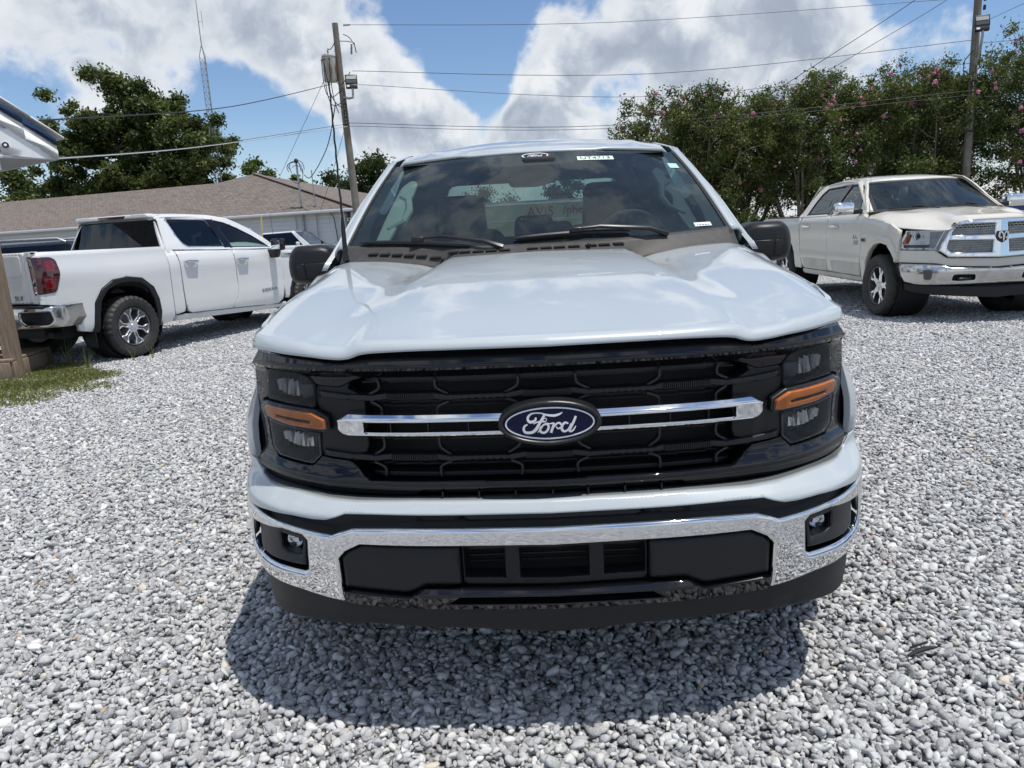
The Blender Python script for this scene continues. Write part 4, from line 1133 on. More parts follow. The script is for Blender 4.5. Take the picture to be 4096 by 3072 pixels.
# ================================================================== wheels and the other vehicles
def wheel(parent, c, R_, width, rr, s, style, tyre_mat, name='wheel'):
    """c centre of the wheel, s = +1/-1 side the face looks to (along x)"""
    w = empty(name, (0, 0, 0), 0, parent)
    hw = width / 2
    def mod(j, k):
        if style == 'offroad': return (-.012 if (k + (j % 2) * 2) % 4 < 2 else 0) if 4 <= j <= 9 else 0
        return (-.011 if (k % 3 == 0) else 0) if j in (3, 4, 5, 9, 10, 13, 14, 15) else 0
    prof = [(rr * .98, hw * .62), (rr + .01, hw * .86), (rr + (R_ - rr) * .45, hw * 1.02), (R_ - .035, hw * .98), (R_ - .010, hw * .80), (R_, hw * .62), (R_, hw * .34), (R_ - .014, hw * .30), (R_ - .014, hw * .26), (R_, hw * .22),
            (R_, -hw * .22), (R_ - .01, -hw * .26), (R_ - .01, -hw * .3), (R_, -hw * .34), (R_, -hw * .62), (R_ - .012, -hw * .82), (R_ - .035, -hw), (rr + .01, -hw * .86), (rr * .98, -hw * .62)]
    seg = 96 if style != 'offroad' else 80
    prof = [(r, h * s) for r, h in prof]
    MB().lathe(prof, seg, c, 'X', mod=mod).build('tyre', tyre_mat, w, smooth=True, angle=28)
    # rim barrel, lip and backing
    MB().lathe([(rr * .985, s * hw * .62), (rr * .965, s * hw * .80), (rr * .93, s * hw * .80), (rr * .915, s * hw * .55), (rr * .90, -s * hw * .3), (rr * .5, -s * hw * .32), (.0, -s * hw * .32)], 48, c, 'X').build('rim_barrel', M['alloy_dark'], w, smooth=True)
    fx = c[0] + s * hw * .62
    fn = lambda a, b, q: (fx + s * (q + .012 * (np.hypot(a, b) / rr) ** 2) + 0 * a, c[1] + a, c[2] + b)
    n = 6 if style in ('six', 'plain') else 5
    for k in range(n):
        an = 2 * math.pi * k / n + (.26 if style == 'six' else .55)
        ca, sa = math.cos(an), math.sin(an)
        T = lambda P: [(x * ca - y * sa, x * sa + y * ca) for x, y in P]
        if style == 'offroad':
            sp = [(.05, -.045), (rr * .55, -.030), (rr * .96, -.085), (rr * .97, -.05), (rr * .985, 0), (rr * .97, .05), (rr * .96, .085), (rr * .55, .030), (.05, .045)]
            hole = [(rr * .66, -.010), (rr * .90, -.038), (rr * .92, 0), (rr * .90, .038), (rr * .66, .010)]
        else:
            sp = [(.045, -.030), (rr * .62, -.026), (rr * .80, -.062), (rr * .955, -.070), (rr * .965, 0), (rr * .955, .070), (rr * .80, .062), (rr * .62, .026), (.045, .030)]
            hole = [(rr * .34, -.009), (rr * .64, -.011), (rr * .80, -.036), (rr * .90, -.045), (rr * .91, 0), (rr * .90, .045), (rr * .80, .036), (rr * .64, .011), (rr * .34, .009)]
        panel('spoke', T(sp), fn, M['chrome'] if style == 'offroad' else M['alloy'], w, holes=[T(hole)], depth=.03, r=.005, step=.03)
        panel('spoke_pocket', T(hole), lambda a, b, q: fn(a, b, q - .012), M['alloy_dark'], w, depth=0, r=0, step=.05)
    hub = MB().lathe([(0, s * .016), (.034, s * .014), (.040, s * .004), (.075, 0), (.080, -s * .02)], 24, (fx, c[1], c[2]), 'X')
    hub.build('hub_cap', M['alloy'], w, smooth=True)
    nut = MB()
    for k in range(n):
        a = 2 * math.pi * (k + .5) / n + .2
        nut.lathe([(0, s * .012), (.010, s * .010), (.011, 0)], 6, (fx, c[1] + .055 * math.cos(a), c[2] + .055 * math.sin(a)), 'X')
    nut.build('lug_nuts', M['chrome'], w, kind='stuff')
    return w


def side_map(s, W0, prof, y_prof=None):
    zz, xx = prof
    f = pchip(zz, xx)
    def fn(a, b, w):
        x = W0 + f(b) + (y_prof(a, b) if y_prof else 0)
        return s * (x + w), a + 0 * w, b + 0 * w
    return fn


for s in (-1, 1):
    for y in (.95, 4.64):
        wheel(ford, (s * .86, y, .40), .80 / 2, .27, .245, s, 'plain', M['rubber'])
    MB().lathe([(.48, s * .70), (.50, s * .985)], 32, (0, .95, .42), 'X').build('wheel_well', M['under'], ford, smooth=True)

# ------------------------------------------------------------------ truck seen from behind on the left
gmc = empty('pickup_truck', (-4.666, 12.321, 0), R(160), label='white pickup seen from behind, red tail lamps, chrome rear bumper, beside the wooden post', cat='pickup truck', group='white pickups parked in the lot')
GP = ([.30, .42, .52, .66, .80, .98, 1.12, 1.20, 1.27, 1.33, 1.36, 1.42, 1.55, 1.70, 1.80, 1.88], [-.05, -.02, 0, .005, .002, .004, .010, .006, -.012, -.040, -.075, -.095, -.155, -.225, -.275, -.335])
def g_y(a, b):
    # the sheet metal swells over the wheels
    return .020 * np.exp(-(((a - 4.72) / .62) ** 2 + ((b - .95) / .22) ** 2)) + .020 * np.exp(-(((a - .97) / .62) ** 2 + ((b - .95) / .22) ** 2)) - .10 * np.clip((a - 5.72) / .2, 0, 1) ** 2
BED = ([.30, .42, .52, .66, .80, .98, 1.12, 1.22, 1.30, 1.36, 1.42, 1.44], [-.05, -.02, 0, .005, .002, .004, .012, .008, -.010, -.020, -.028, -.05])
for s in (-1, 1):
    fnb = side_map(s, 1.0, BED, g_y); fnc = side_map(s, 1.0, GP, g_y)
    arch = [(5.30, .42), (5.27, .60), (5.235, .78), (5.12, .94), (4.95, 1.04), (4.72, 1.062), (4.50, 1.03), (4.33, .90), (4.262, .74), (4.245, .56), (4.27, .36)]
    bed = panel('bed_side', [(4.005, .40)] + arch[::-1] + [(5.50, .46), (5.54, .76), (5.74, .80), (5.885, .83), (5.885, 1.30), (5.87, 1.435), (4.005, 1.425)], fnb, M['white'], gmc, depth=.04, r=.008, step=.07)
    arch2 = [(5.225, .40), (5.20, .62), (5.15, .80), (5.05, .92), (4.90, .985), (4.72, 1.0), (4.55, .975), (4.42, .88), (4.345, .73), (4.325, .56), (4.345, .34)]
    panel('wheel_arch_trim', arch + arch2[::-1], side_map(s, 1.022, BED, g_y), M['matte_black'], gmc, depth=.04, r=.008, step=.04)
    MB().lathe([(.48, s * .60), (.49, s * .985)], 32, (0, 4.72, .46), 'X').build('wheel_well', M['dark'], gmc, smooth=True)
    MB().lathe([(.48, s * .60), (.49, s * .985)], 32, (0, .97, .46), 'X').build('wheel_well', M['dark'], gmc, smooth=True)
    rd = [(2.70, 1.322), (3.80, 1.36), (3.794, 1.15), (3.786, .62), (3.76, .50), (3.69, .468), (2.83, .425), (2.70, .70)]
    rd = [(2.705, 1.318), (3.80, 1.358), (3.795, 1.12), (3.785, .60), (3.75, .495), (3.68, .466), (2.86, .435), (2.72, .62), (2.700, .80)]
    fd_ = [(1.69, 1.285), (2.697, 1.316), (2.692, .80), (2.712, .62), (2.850, .434), (1.78, .385), (1.66, .45), (1.60, .70), (1.60, 1.05)]
    for nm, dr, hy, hz in (('rear_door', rd, 3.61, 1.19), ('front_door', fd_, 2.56, 1.165)):
        d_ = panel(nm, dr, fnc, M['white'], gmc, depth=.03, r=.006, step=.06)
        x = s * (1.0 + .042)
        MB().tube([(x - s * .02, hy - .12, hz - .01), (x + s * .012, hy - .09, hz), (x + s * .012, hy + .09, hz + .008), (x - s * .02, hy + .12, hz)], [.014, .021, .021, .014], 8).build('handle', M['chrome'], d_, smooth=True)
        panel('handle_cup', [(hy + .085 * math.cos(t), hz - .03 + .045 * math.sin(t)) for t in np.linspace(0, 6.28, 17)[:-1]], side_map(s, 1.001, GP), M['silver_car'], d_, depth=0, r=0, step=.04)
    panel('cab_corner', [(3.806, .50), (3.995, .47), (3.995, 1.40), (3.815, 1.375), (3.808, 1.1)], fnc, M['white'], gmc, depth=.03, r=.006, step=.06)
    panel('fender', [(.42, .62), (.47, .45)] + [(.97 + .49 * math.cos(t), .42 + .56 * math.sin(t)) for t in np.linspace(math.pi * .97, 0.05, 14)] + [(1.57, .46), (1.592, .70), (1.592, 1.05), (1.68, 1.28), (1.2, 1.25), (.6, 1.18), (.3, 1.10)], side_map(s, .985, GP, g_y), M['white'], gmc, depth=.03, r=.008, step=.07)
    panel('wheel_arch_trim', [(.97 + .50 * math.cos(t), .42 + .57 * math.sin(t)) for t in np.linspace(math.pi, 0, 18)] + [(.97 + .44 * math.cos(t), .42 + .50 * math.sin(t)) for t in np.linspace(0, math.pi, 18)], side_map(s, 1.0, GP, g_y), M['matte_black'], gmc, depth=.04, r=.006, step=.05)
    panel('rocker_panel', [(1.55, .30), (3.99, .385), (3.99, .455), (3.69, .458), (2.84, .424), (1.70, .372), (1.55, .40)], side_map(s, .985, GP), M['white'], gmc, depth=.06, r=.012, step=.08)
    # greenhouse with window openings
    gh = [(1.60, 1.30), (2.70, 1.332), (3.80, 1.372), (4.0, 1.38), (3.945, 1.60), (3.86, 1.84), (3.70, 1.875), (3.26, 1.880), (2.82, 1.865), (2.48, 1.815), (2.28, 1.735), (2.10, 1.65), (1.85, 1.49)]
    w2 = [(2.80, 1.37), (3.52, 1.395), (3.60, 1.44), (3.65, 1.56), (3.70, 1.80), (3.66, 1.82), (2.94, 1.80), (2.86, 1.6)]
    w1 = [(1.80, 1.335), (2.66, 1.362), (2.72, 1.55), (2.80, 1.79), (2.58, 1.745), (2.36, 1.66), (2.10, 1.53)]
    cs = panel('cab_side', gh, fnc, M['white'], gmc, holes=[w1, w2], depth=.03, r=.006, step=.05)
    panel('window_trim', [(y, z) for y, z in w2], side_map(s, 1.002, GP), M['chrome'], cs, holes=[[(y + (3.22 - y) * .045, z + (1.6 - z) * .075) for y, z in w2]], depth=.01, r=.002, step=.05)
    panel('window_trim', [(y, z) for y, z in w1], side_map(s, 1.002, GP), M['trim_seal'], cs, holes=[[(y + (2.35 - y) * .05, z + (1.52 - z) * .08) for y, z in w1]], depth=.01, r=.002, step=.05)
    panel('side_window', w2, side_map(s, .992, GP), M['tinted_glass'], cs, depth=0, r=0, step=.08)
    panel('side_window', w1, side_map(s, .992, GP), M['side_glass'], cs, depth=0, r=0, step=.08)
    panel('door_post', [(2.66, 1.35), (2.80, 1.355), (2.95, 1.80), (2.80, 1.795)], side_map(s, 1.006, GP), M['gloss_black'], cs, depth=.01, r=.003, step=.05)
    panel('belt_trim', [(1.70, 1.292), (2.70, 1.324), (3.60, 1.358), (3.60, 1.370), (2.70, 1.337), (1.70, 1.304)], side_map(s, 1.006, GP), M['chrome'], cs, depth=.02, r=.003, step=.06)
    # tail lamp wrapping the corner
    tl = panel('tail_lamp', round_poly([(5.895, 1.375), (5.70, 1.372), (5.64, 1.335), (5.63, 1.17), (5.70, .98), (5.73, .955), (5.895, .94)], .03), side_map(s, 1.010, BED, g_y), M['dark_red'], gmc, depth=.05, r=.012, step=.025)
    panel('lamp_back', [(s * .862, .94), (s * .925, .945), (s * .925, 1.372), (s * .845, 1.376)], lambda a, b, w: (a + 0 * w, 5.893 - .05 * np.clip((np.abs(a) - .86) / .08, 0, 1) ** 2 + w, b + 0 * w), M['dark_red'], tl, depth=.03, r=.01, step=.03)
    for z0, z1, m_ in ((1.28, 1.345, 'red_bright'), (1.10, 1.25, 'red_lens'), (.965, 1.03, 'red_bright')):  # lens segments in brighter reds than the housing, no emission
        panel('lamp_segment', [(s * .868, z0), (s * .905, z0), (s * .905, z1), (s * .866, z1)], lambda a, b, w: (a + 0 * w, 5.897 - .05 * np.clip((np.abs(a) - .86) / .08, 0, 1) ** 2 + w, b + 0 * w), M[m_], tl, depth=.005, r=.003, step=.03)
    panel('lamp_segment', [(5.69, 1.20), (5.80, 1.20), (5.80, 1.33), (5.69, 1.33)], side_map(s, 1.014, BED, g_y), M['red_lens'], tl, depth=.005, r=.003, step=.03, rnd=.01)
    panel('lamp_segment', [(5.73, 1.00), (5.83, 1.00), (5.83, 1.12), (5.70, 1.12)], side_map(s, 1.014, BED, g_y), M['red_lens'], tl, depth=.005, r=.003, step=.03, rnd=.01)
    panel('reverse_lamp', [(s * .868, 1.04), (s * .895, 1.04), (s * .895, 1.095), (s * .868, 1.095)], lambda a, b, w: (a + 0 * w, 5.898 + w, b + 0 * w), M['lamp_grey'], tl, depth=.005, r=.003, step=.03)
    # mirror
    mm = MB().box((s * 1.17, 1.86, 1.36), (.22, .13, .19)).build('side_mirror', M['gloss_black'], gmc, bevel=.035, bseg=3)
    box('mirror_glass', (s * 1.17, 1.928, 1.36), (.17, .004, .14), M['chrome'], mm, bevel=.001)
    MB().box((s * 1.06, 1.84, 1.22), (.14, .10, .14), taper=1.5).build('mirror_arm', M['gloss_black'], mm, bevel=.02)
    wheel(gmc, (s * .90, 4.72, .408), .408, .275, .255, s, 'six', M['rubber'])
    wheel(gmc, (s * .90, .97, .408), .408, .275, .255, s, 'six', M['rubber'])
    # mud flap
    panel('mud_flap', [(s * .80, .22), (s * 1.0, .22), (s * 1.0, .50), (s * .80, .50)], lambda a, b, w: (a + 0 * w, 5.30 + w, b + 0 * w), M['matte_black'], gmc, depth=.01, r=.003, step=.06)
def g_back(y0, lean=0.0):
    return lambda a, b, w: (a + 0 * w, y0 - .035 * a * a - lean * (b - 1.1) + w, b + 0 * w)
tg = panel('tailgate', [(-.79, .835), (.79, .835), (.79, 1.435), (-.79, 1.435)], g_back(5.905), M['white'], gmc, depth=.04, r=.008, step=.06, label='white tailgate with chrome lettering')
panel('gate_inset', [(-.72, 1.16), (.72, 1.16), (.72, 1.40), (-.72, 1.40)], g_back(5.910), M['white'], tg, depth=.006, r=.006, step=.06, rnd=.04)
text('gate_lettering', 'SLT', .075, facing((-.60, 5.900, .905), (-1, 0, 0), (0, 0, 1)), M['badge_metal'], tg, .006, sx=1.2)
text('gate_lettering', 'GMC', .20, facing((0, 5.925, 1.28), (-1, 0, 0), (0, 0, 1)), M['chrome'], tg, .008, sx=1.3)
for s in (-1, 1):
    panel('gate_edge', [(s * .797, .835), (s * .93, .835), (s * .93, .935), (s * .858, .935), (s * .842, 1.378), (s * .93, 1.38), (s * .93, 1.44), (s * .797, 1.44)], lambda a, b, w: (a + 0 * w, 5.888 - .05 * np.clip((np.abs(a) - .86) / .08, 0, 1) ** 2 + w, b + 0 * w), M['white'], gmc, depth=.04, r=.006, step=.05)
    text('door_lettering', 'SIERRA', .072, facing((s * 1.006, 1.99, .640), (0, s, 0.03), (0, 0, 1)), M['badge_metal'], gmc, .004, sx=1.7)
# rear bumper with corner steps
gx = pchip([0, .6, .85, .98, 1.03, 1.055], [5.97, 5.955, 5.91, 5.83, 5.72, 5.56])
rb = panel('rear_bumper', [(-1.05, .80), (1.05, .80), (1.055, .64), (1.04, .545), (.5, .53), (-.5, .53), (-1.04, .545), (-1.055, .64)], lambda a, b, w: (a + 0 * w, gx(np.abs(a)) - 1.2 * (b - .69) ** 2 + w, b + 0 * w), M['dusty_chrome'], gmc,
           holes=[round_poly([(-.98, .735), (-.62, .735), (-.62, .64), (-.68, .585), (-.95, .585), (-.99, .63)], .02), round_poly([(.98, .735), (.62, .735), (.62, .64), (.68, .585), (.95, .585), (.99, .63)], .02)], depth=.14, r=.022, step=.025, label='chrome rear bumper with black corner steps')
for s in (-1, 1):
    panel('bumper_step', [(s * .60, .745), (s * 1.0, .745), (s * 1.0, .575), (s * .60, .575)], lambda a, b, w: (a + 0 * w, gx(np.abs(a)) - .09 + w, b + 0 * w), M['matte_black'], rb, depth=0, r=0, step=.05)
box('bumper_top', (0, 5.82, .80), (1.9, .22, .03), M['matte_black'], rb, bevel=.01)
def g_roof(u, v):
    u = u * 2 - 1; a = abs(u); Y = 2.36 + (3.95 - 2.36) * v
    z = float(np.interp(Y, [2.3, 2.48, 2.82, 3.26, 3.7, 3.86, 3.95], [1.80, 1.835, 1.885, 1.905, 1.902, 1.888, 1.868]))
    return u * (.685 + .03 * math.sin(v * 2)), Y, z - .06 * a ** 3 + (.010 if .55 < a < .8 else 0)
grid('roof', g_roof, 25, 20, M['white'], gmc, thick=.02)
panel('roof_spoiler', [(-.72, 1.82), (.72, 1.82), (.70, 1.885), (-.70, 1.885)], g_back(4.10, .15), M['white'], gmc, depth=.10, r=.012, step=.06)
panel('brake_light', [(-.27, 1.832), (.20, 1.832), (.235, 1.872), (-.305, 1.872)], g_back(4.106, .15), M['dark_red'], gmc, depth=.01, r=.004, step=.05)
cb = panel('cab_back', [(-.97, .8), (.97, .8), (.955, 1.36), (.76, 1.84), (-.76, 1.84), (-.955, 1.36)], g_back(4.03, .18), M['white'], gmc, holes=[round_poly([(-.90, 1.40), (.90, 1.40), (.76, 1.80), (-.76, 1.80)], .03)], depth=.05, r=.012, step=.07)
panel('rear_window', round_poly([(-.90, 1.40), (.90, 1.40), (.76, 1.80), (-.76, 1.80)], .03), g_back(4.022, .18), M['tinted_glass'], gmc, depth=0, r=0, step=.1)
box('tonneau_cover', (0, 4.95, 1.425), (1.86, 1.85, .02), M['satin_black'], gmc, bevel=.006)
def g_ws(u, v):
    u = u * 2 - 1; return u * (.86 - .17 * v), 1.50 + .92 * v + .16 * u * u, 1.32 + .49 * v
grid('windshield', g_ws, 9, 7, M['side_glass'], gmc)
def g_hood(u, v):
    u = u * 2 - 1; return u * .94, .12 + 1.5 * v + .22 * u * u * (1 - v), 1.14 + .16 * v + .03 * math.sin(v * 3) - .05 * u ** 4
grid('hood', g_hood, 15, 12, M['white'], gmc, thick=.01)
panel('front_panel', [(-.96, .35), (.96, .35), (.96, 1.13), (-.96, 1.13)], lambda a, b, w: (a + 0 * w, .05 + .28 * a ** 4 - w, b + 0 * w), M['chrome'], gmc, depth=.1, r=.02, step=.1)
for s in (-1, 1): panel('fender_vent', [(1.30, 1.14), (1.62, 1.17), (1.60, 1.235), (1.28, 1.20)], side_map(s, 1.0, GP), M['chrome'], gmc, depth=.01, r=.004, step=.05)
MB().box((0, 2.9, .45), (1.5, 5.3, .16)).box((0, 5.4, .5), (1.3, .6, .14)).box((0, .7, .8), (1.3, 1.0, .55)).build('underbody', M['under'], gmc)
MB().lathe([(.07, -.35), (.08, -.2), (.08, .2), (.07, .3)], 16, (-.58, 5.15, .42), 'Y', cap=True).build('muffler', M['under'], gmc, smooth=True)
MB().tube([(-.62, 5.3, .40), (-.72, 5.6, .44), (-.78, 5.72, .44)], .035, 10).build('exhaust_pipe', M['under'], gmc, smooth=True)
box('cab_interior', (0, 2.9, .95), (1.8, 2.0, .6), M['interior_dark'], gmc)
for x in (-.42, .42):
    for y in (2.55, 3.45):
        MB().box((x, y, 1.30), (.50, .16, .50)).box((x, y, 1.60), (.26, .12, .18)).build('seat', M['interior_dark'], gmc, bevel=.03)
box('grab_handle', (-.80, 2.02, 1.56), (.03, .05, .18), M['interior_light'], gmc, bevel=.01, rot=Matrix.Rotation(R(-35), 3, 'X'))
MB().tube([(-.84, 1.55, 1.35), (-.84, 1.56, 1.9)], [.004, .002], 5).build('antenna', M['trim_seal'], gmc)

# ------------------------------------------------------------------ truck facing the camera on the right
ram = empty('pickup_truck', (5.601, 7.14, 0), 0, label='cream white pickup facing the camera, chrome crosshair grille and dusty lower doors', cat='pickup truck', group='white pickups parked in the lot')
PR = pchip([0, .3, .55, .75, .88, .96, 1.0], [0, .01, .06, .16, .29, .43, .6])
RP = ([.36, .50, .62, .72, .80, .98, 1.12, 1.22, 1.30, 1.36, 1.40, 1.50, 1.65, 1.78, 1.86], [-.04, -.005, 0, .012, .002, 0, .006, .004, -.010, -.040, -.075, -.125, -.195, -.265, -.320])
def r_y(a, b):
    return .035 * np.exp(-(((a - .80) / .62) ** 2 + ((b - .93) / .26) ** 2)) - .085 * np.clip((.62 - a) / .4, 0, 1) ** 1.5
for s in (-1, 1):
    fnr = side_map(s, .995, RP, r_y)
    fa = [(1.345, .44), (1.345, .60), (1.32, .76), (1.22, .92), (1.04, 1.035), (.80, 1.075), (.58, 1.045), (.47, .93), (.435, .84), (.435, .78)]
    fb = [(1.245, .42), (1.245, .60), (1.21, .76), (1.12, .87), (.98, .955), (.80, .985), (.62, .955), (.53, .87), (.475, .79), (.465, .74)]
    panel('wheel_arch_flare', fa + fb[::-1], side_map(s, 1.022, RP, r_y), M['cream'], ram, depth=.06, r=.016, step=.035)
    panel('fender', fb + [(.455, .74), (.445, .85), (.425, .895), (.43, 1.14), (.62, 1.225), (.85, 1.27), (1.10, 1.30), (1.40, 1.325), (1.455, 1.36), (1.455, .75), (1.42, .46)], fnr, M['cream'], ram, depth=.04, r=.008, step=.06)
    MB().lathe([(.50, s * .55), (.52, s * .96)], 32, (0, .90, .50), 'X').build('wheel_well', M['dark'], ram, smooth=True)
    MB().lathe([(.48, s * .55), (.50, s * .96)], 32, (0, 4.53, .50), 'X').build('wheel_well', M['dark'], ram, smooth=True)
    fdoor = [(1.463, 1.372), (2.655, 1.352), (2.685, 1.12), (2.672, .72), (2.60, .512), (1.47, .512), (1.463, .75)]
    rdoor = [(2.664, 1.352), (3.82, 1.338), (3.85, 1.12), (3.82, .78), (3.70, .58), (3.60, .512), (2.61, .512), (2.680, .72), (2.693, 1.12)]
    for nm, dr, hy in (('front_door', fdoor, 2.36), ('rear_door', rdoor, 3.52)):
        d_ = panel(nm, dr, fnr, M['cream'], ram, depth=.03, r=.006, step=.06)
        MB().tube([(s * 1.005, hy - .13, 1.192), (s * 1.035, hy - .09, 1.195), (s * 1.035, hy + .09, 1.195), (s * 1.005, hy + .13, 1.192)], [.014, .020, .020, .014], 8).build('handle', M['chrome'], d_, smooth=True)
        panel('lower_dust', [(min(p[0] for p in dr) + .02, .515), (max(p[0] for p in dr) - .28, .515), (max(p[0] for p in dr) - .20, .69), (min(p[0] for p in dr) + .03, .69)], side_map(s, .998, RP, r_y), M['dusty_cream'], d_, depth=0, r=0, step=.06)
    panel('rocker_panel', [(1.42, .42), (3.70, .42), (3.70, .502), (1.42, .502)], side_map(s, .985, RP), M['dusty_cream'], ram, depth=.05, r=.012, step=.08)
    rbed = [(3.735, .50)] + [(4.53 + .50 * math.cos(t), .47 + .53 * math.sin(t)) for t in np.linspace(math.pi * .98, .03, 14)] + [(5.5, .55), (5.78, .60), (5.80, 1.335), (3.868, 1.335), (3.87, 1.12), (3.84, .78), (3.72, .58)]
    panel('bed_side', rbed, side_map(s, .995, BED), M['cream'], ram, depth=.04, r=.008, step=.08)
    gh = [(1.46, 1.375), (2.66, 1.355), (3.86, 1.342), (4.02, 1.345), (3.86, 1.56), (3.66, 1.76), (3.52, 1.835), (3.2, 1.865), (2.7, 1.875), (2.25, 1.865), (2.05, 1.83), (1.90, 1.73), (1.70, 1.55)]
    w2 = [(2.80, 1.385), (3.70, 1.378), (3.60, 1.55), (3.47, 1.70), (3.33, 1.785), (2.60, 1.80), (2.72, 1.55)]
    w1 = [(1.72, 1.405), (2.62, 1.390), (2.58, 1.55), (2.44, 1.80), (2.10, 1.795), (1.98, 1.74), (1.84, 1.60)]
    cs = panel('cab_side', gh, side_map(s, .995, RP), M['cream'], ram, holes=[w1, w2], depth=.03, r=.007, step=.05)
    panel('side_window', w2, side_map(s, .985, RP), M['tinted_glass'], cs, depth=0, r=0, step=.08)
    panel('side_window', w1, side_map(s, .985, RP), M['side_glass'], cs, depth=0, r=0, step=.08)
    for w_, q in ((w1, .05), (w2, .045)):
        cy_, cz_ = np.mean([p[0] for p in w_]), np.mean([p[1] for p in w_])
        panel('window_seal', w_, side_map(s, .999, RP), M['trim_seal'], cs, holes=[[(y + (cy_ - y) * q, z + (cz_ - z) * q * 2) for y, z in w_]], depth=.01, r=.002, step=.05)
    panel('door_post', [(2.63, 1.37), (2.79, 1.37), (2.62, 1.81), (2.45, 1.81)], side_map(s, 1.0, RP), M['gloss_black'], cs, depth=.01, r=.003, step=.05)
    # headlamp
    T_ = (lambda p: p) if s == -1 else mir
    fp = lambda off: (lambda a, b, w: (a + 0 * w, PR(np.abs(a)) + off - w, b + 0 * w))
    hl = panel('headlight', T_([(-.968, .985), (-.925, 1.135), (-.598, 1.130), (-.650, .99), (-.680, .897), (-.955, .903)]), fp(.06), M['reflector'], ram, depth=0, r=0, step=.03)
    panel('lamp_bezel', T_([(-.968, .985), (-.925, 1.135), (-.598, 1.130), (-.650, .99), (-.680, .897), (-.955, .903)]), fp(.01), M['chrome'], hl, holes=[T_([(-.945, .985), (-.908, 1.115), (-.620, 1.112), (-.668, .99), (-.693, .918), (-.935, .922)])], depth=.05, r=.004, step=.02)
    panel('lens', T_([(-.968, .985), (-.925, 1.135), (-.598, 1.130), (-.650, .99), (-.680, .897), (-.955, .903)]), fp(-.002), M['lamp_cover'], hl, depth=0, r=0, step=.03)
    panel('lamp_skirt', T_([(-.935, .925), (-.68, .921), (-.68, .955), (-.928, .958)]), fp(.03), M['lamp_grey'], hl, depth=.01, r=.003, step=.03)
    panel('turn_signal', T_([(-.948, .975), (-.918, 1.085), (-.893, 1.088), (-.918, .968)]), fp(.014), M['amber'], hl, depth=.02, r=.004, step=.02)
    yy = float(PR(.83)) + .035
    MB().lathe([(0, -.01), (.020, -.008), (.028, 0), (.040, -.004), (.046, .006), (.044, .03)], 24, (s * .832, yy, 1.062), 'Y').build('projector', M['chrome'], hl, smooth=True)
    MB().lathe([(0, -.014), (.016, -.013), (.026, -.004)], 20, (s * .832, yy - .002, 1.062), 'Y').build('projector_lens', M['lamp_dark'], hl, smooth=True)
    panel('light_bar', T_([(-.79, 1.068), (-.70, 1.072), (-.69, 1.06), (-.70, 1.045), (-.79, 1.048)]), fp(.03), M['chrome'], hl, depth=.01, r=.004, step=.02)
    # mirror with chrome cap
    mm = MB().box((s * 1.19, 1.62, 1.452), (.27, .13, .17)).build('side_mirror', M['chrome'], ram, bevel=.045, bseg=4)
    box('mirror_glass', (s * 1.19, 1.687, 1.452), (.21, .004, .13), M['lamp_dark'], mm, bevel=.001)
    MB().box((s * 1.01, 1.62, 1.405), (.14, .10, .07)).build('mirror_arm', M['satin_black'], mm, bevel=.015)
    wheel(ram, (s * .885, .90, .415), .415, .30, .262, s, 'offroad', M['rubber_dusty'])
    wheel(ram, (s * .885, 4.53, .415), .415, .30, .262, s, 'offroad', M['rubber_dusty'])
    text('door_lettering', 'RAM', .085, facing((s * 1.0, 1.62, 1.045), (0, -s * -1 if s > 0 else -1, 0), (0, 0, 1)), M['badge_metal'], ram, .004, sx=1.25)
    text('door_lettering', '1500', .085, facing((s * 1.0, 1.62, .968), (0, -s * -1 if s > 0 else -1, 0), (0, 0, 1)), M['badge_metal'], ram, .004, sx=1.0)
    box('fender_badge', (s * 1.022, 1.36, 1.01), (.004, .11, .05), M['badge_metal'], ram)
    text('badge_lettering', 'HEMI', .034, facing((s * 1.026, 1.36, 1.01), (0, -s * -1 if s > 0 else -1, 0), (0, 0, 1)), M['ink'], ram, .001)
rfn = lambda off, pr=None: (lambda a, b, w: (a + 0 * w, PR(np.abs(a)) + off + (pr(b) if pr else 0) - w, b + 0 * w))
gout = sym([(0, 1.238), (-.319, 1.238), (-.461, 1.221), (-.577, 1.118), (-.648, .975), (-.672, .885), (-.573, .806), (0, .781)])
gopen_u = [(-.078, 1.180), (-.329, 1.192), (-.500, 1.172), (-.545, 1.095), (-.552, 1.066), (-.078, 1.054)]
gopen_l = [(-.092, .988), (-.575, 1.004), (-.594, .925), (-.592, .900), (-.548, .862), (-.100, .846)]
rg = panel('grille', gout, rfn(-.04, lambda z: (np.asarray(z) - 1.0) * .10), M['chrome'], ram, holes=[gopen_u, gopen_l, mir(gopen_u), mir(gopen_l)], depth=.05, r=.016, step=.018, label='chrome crosshair grille with honeycomb mesh')
panel('grille_backing', sym([(0, 1.22), (-.5, 1.21), (-.64, .88), (0, .80)]), rfn(.06), M['dark'], rg, depth=0, r=0, step=.08)
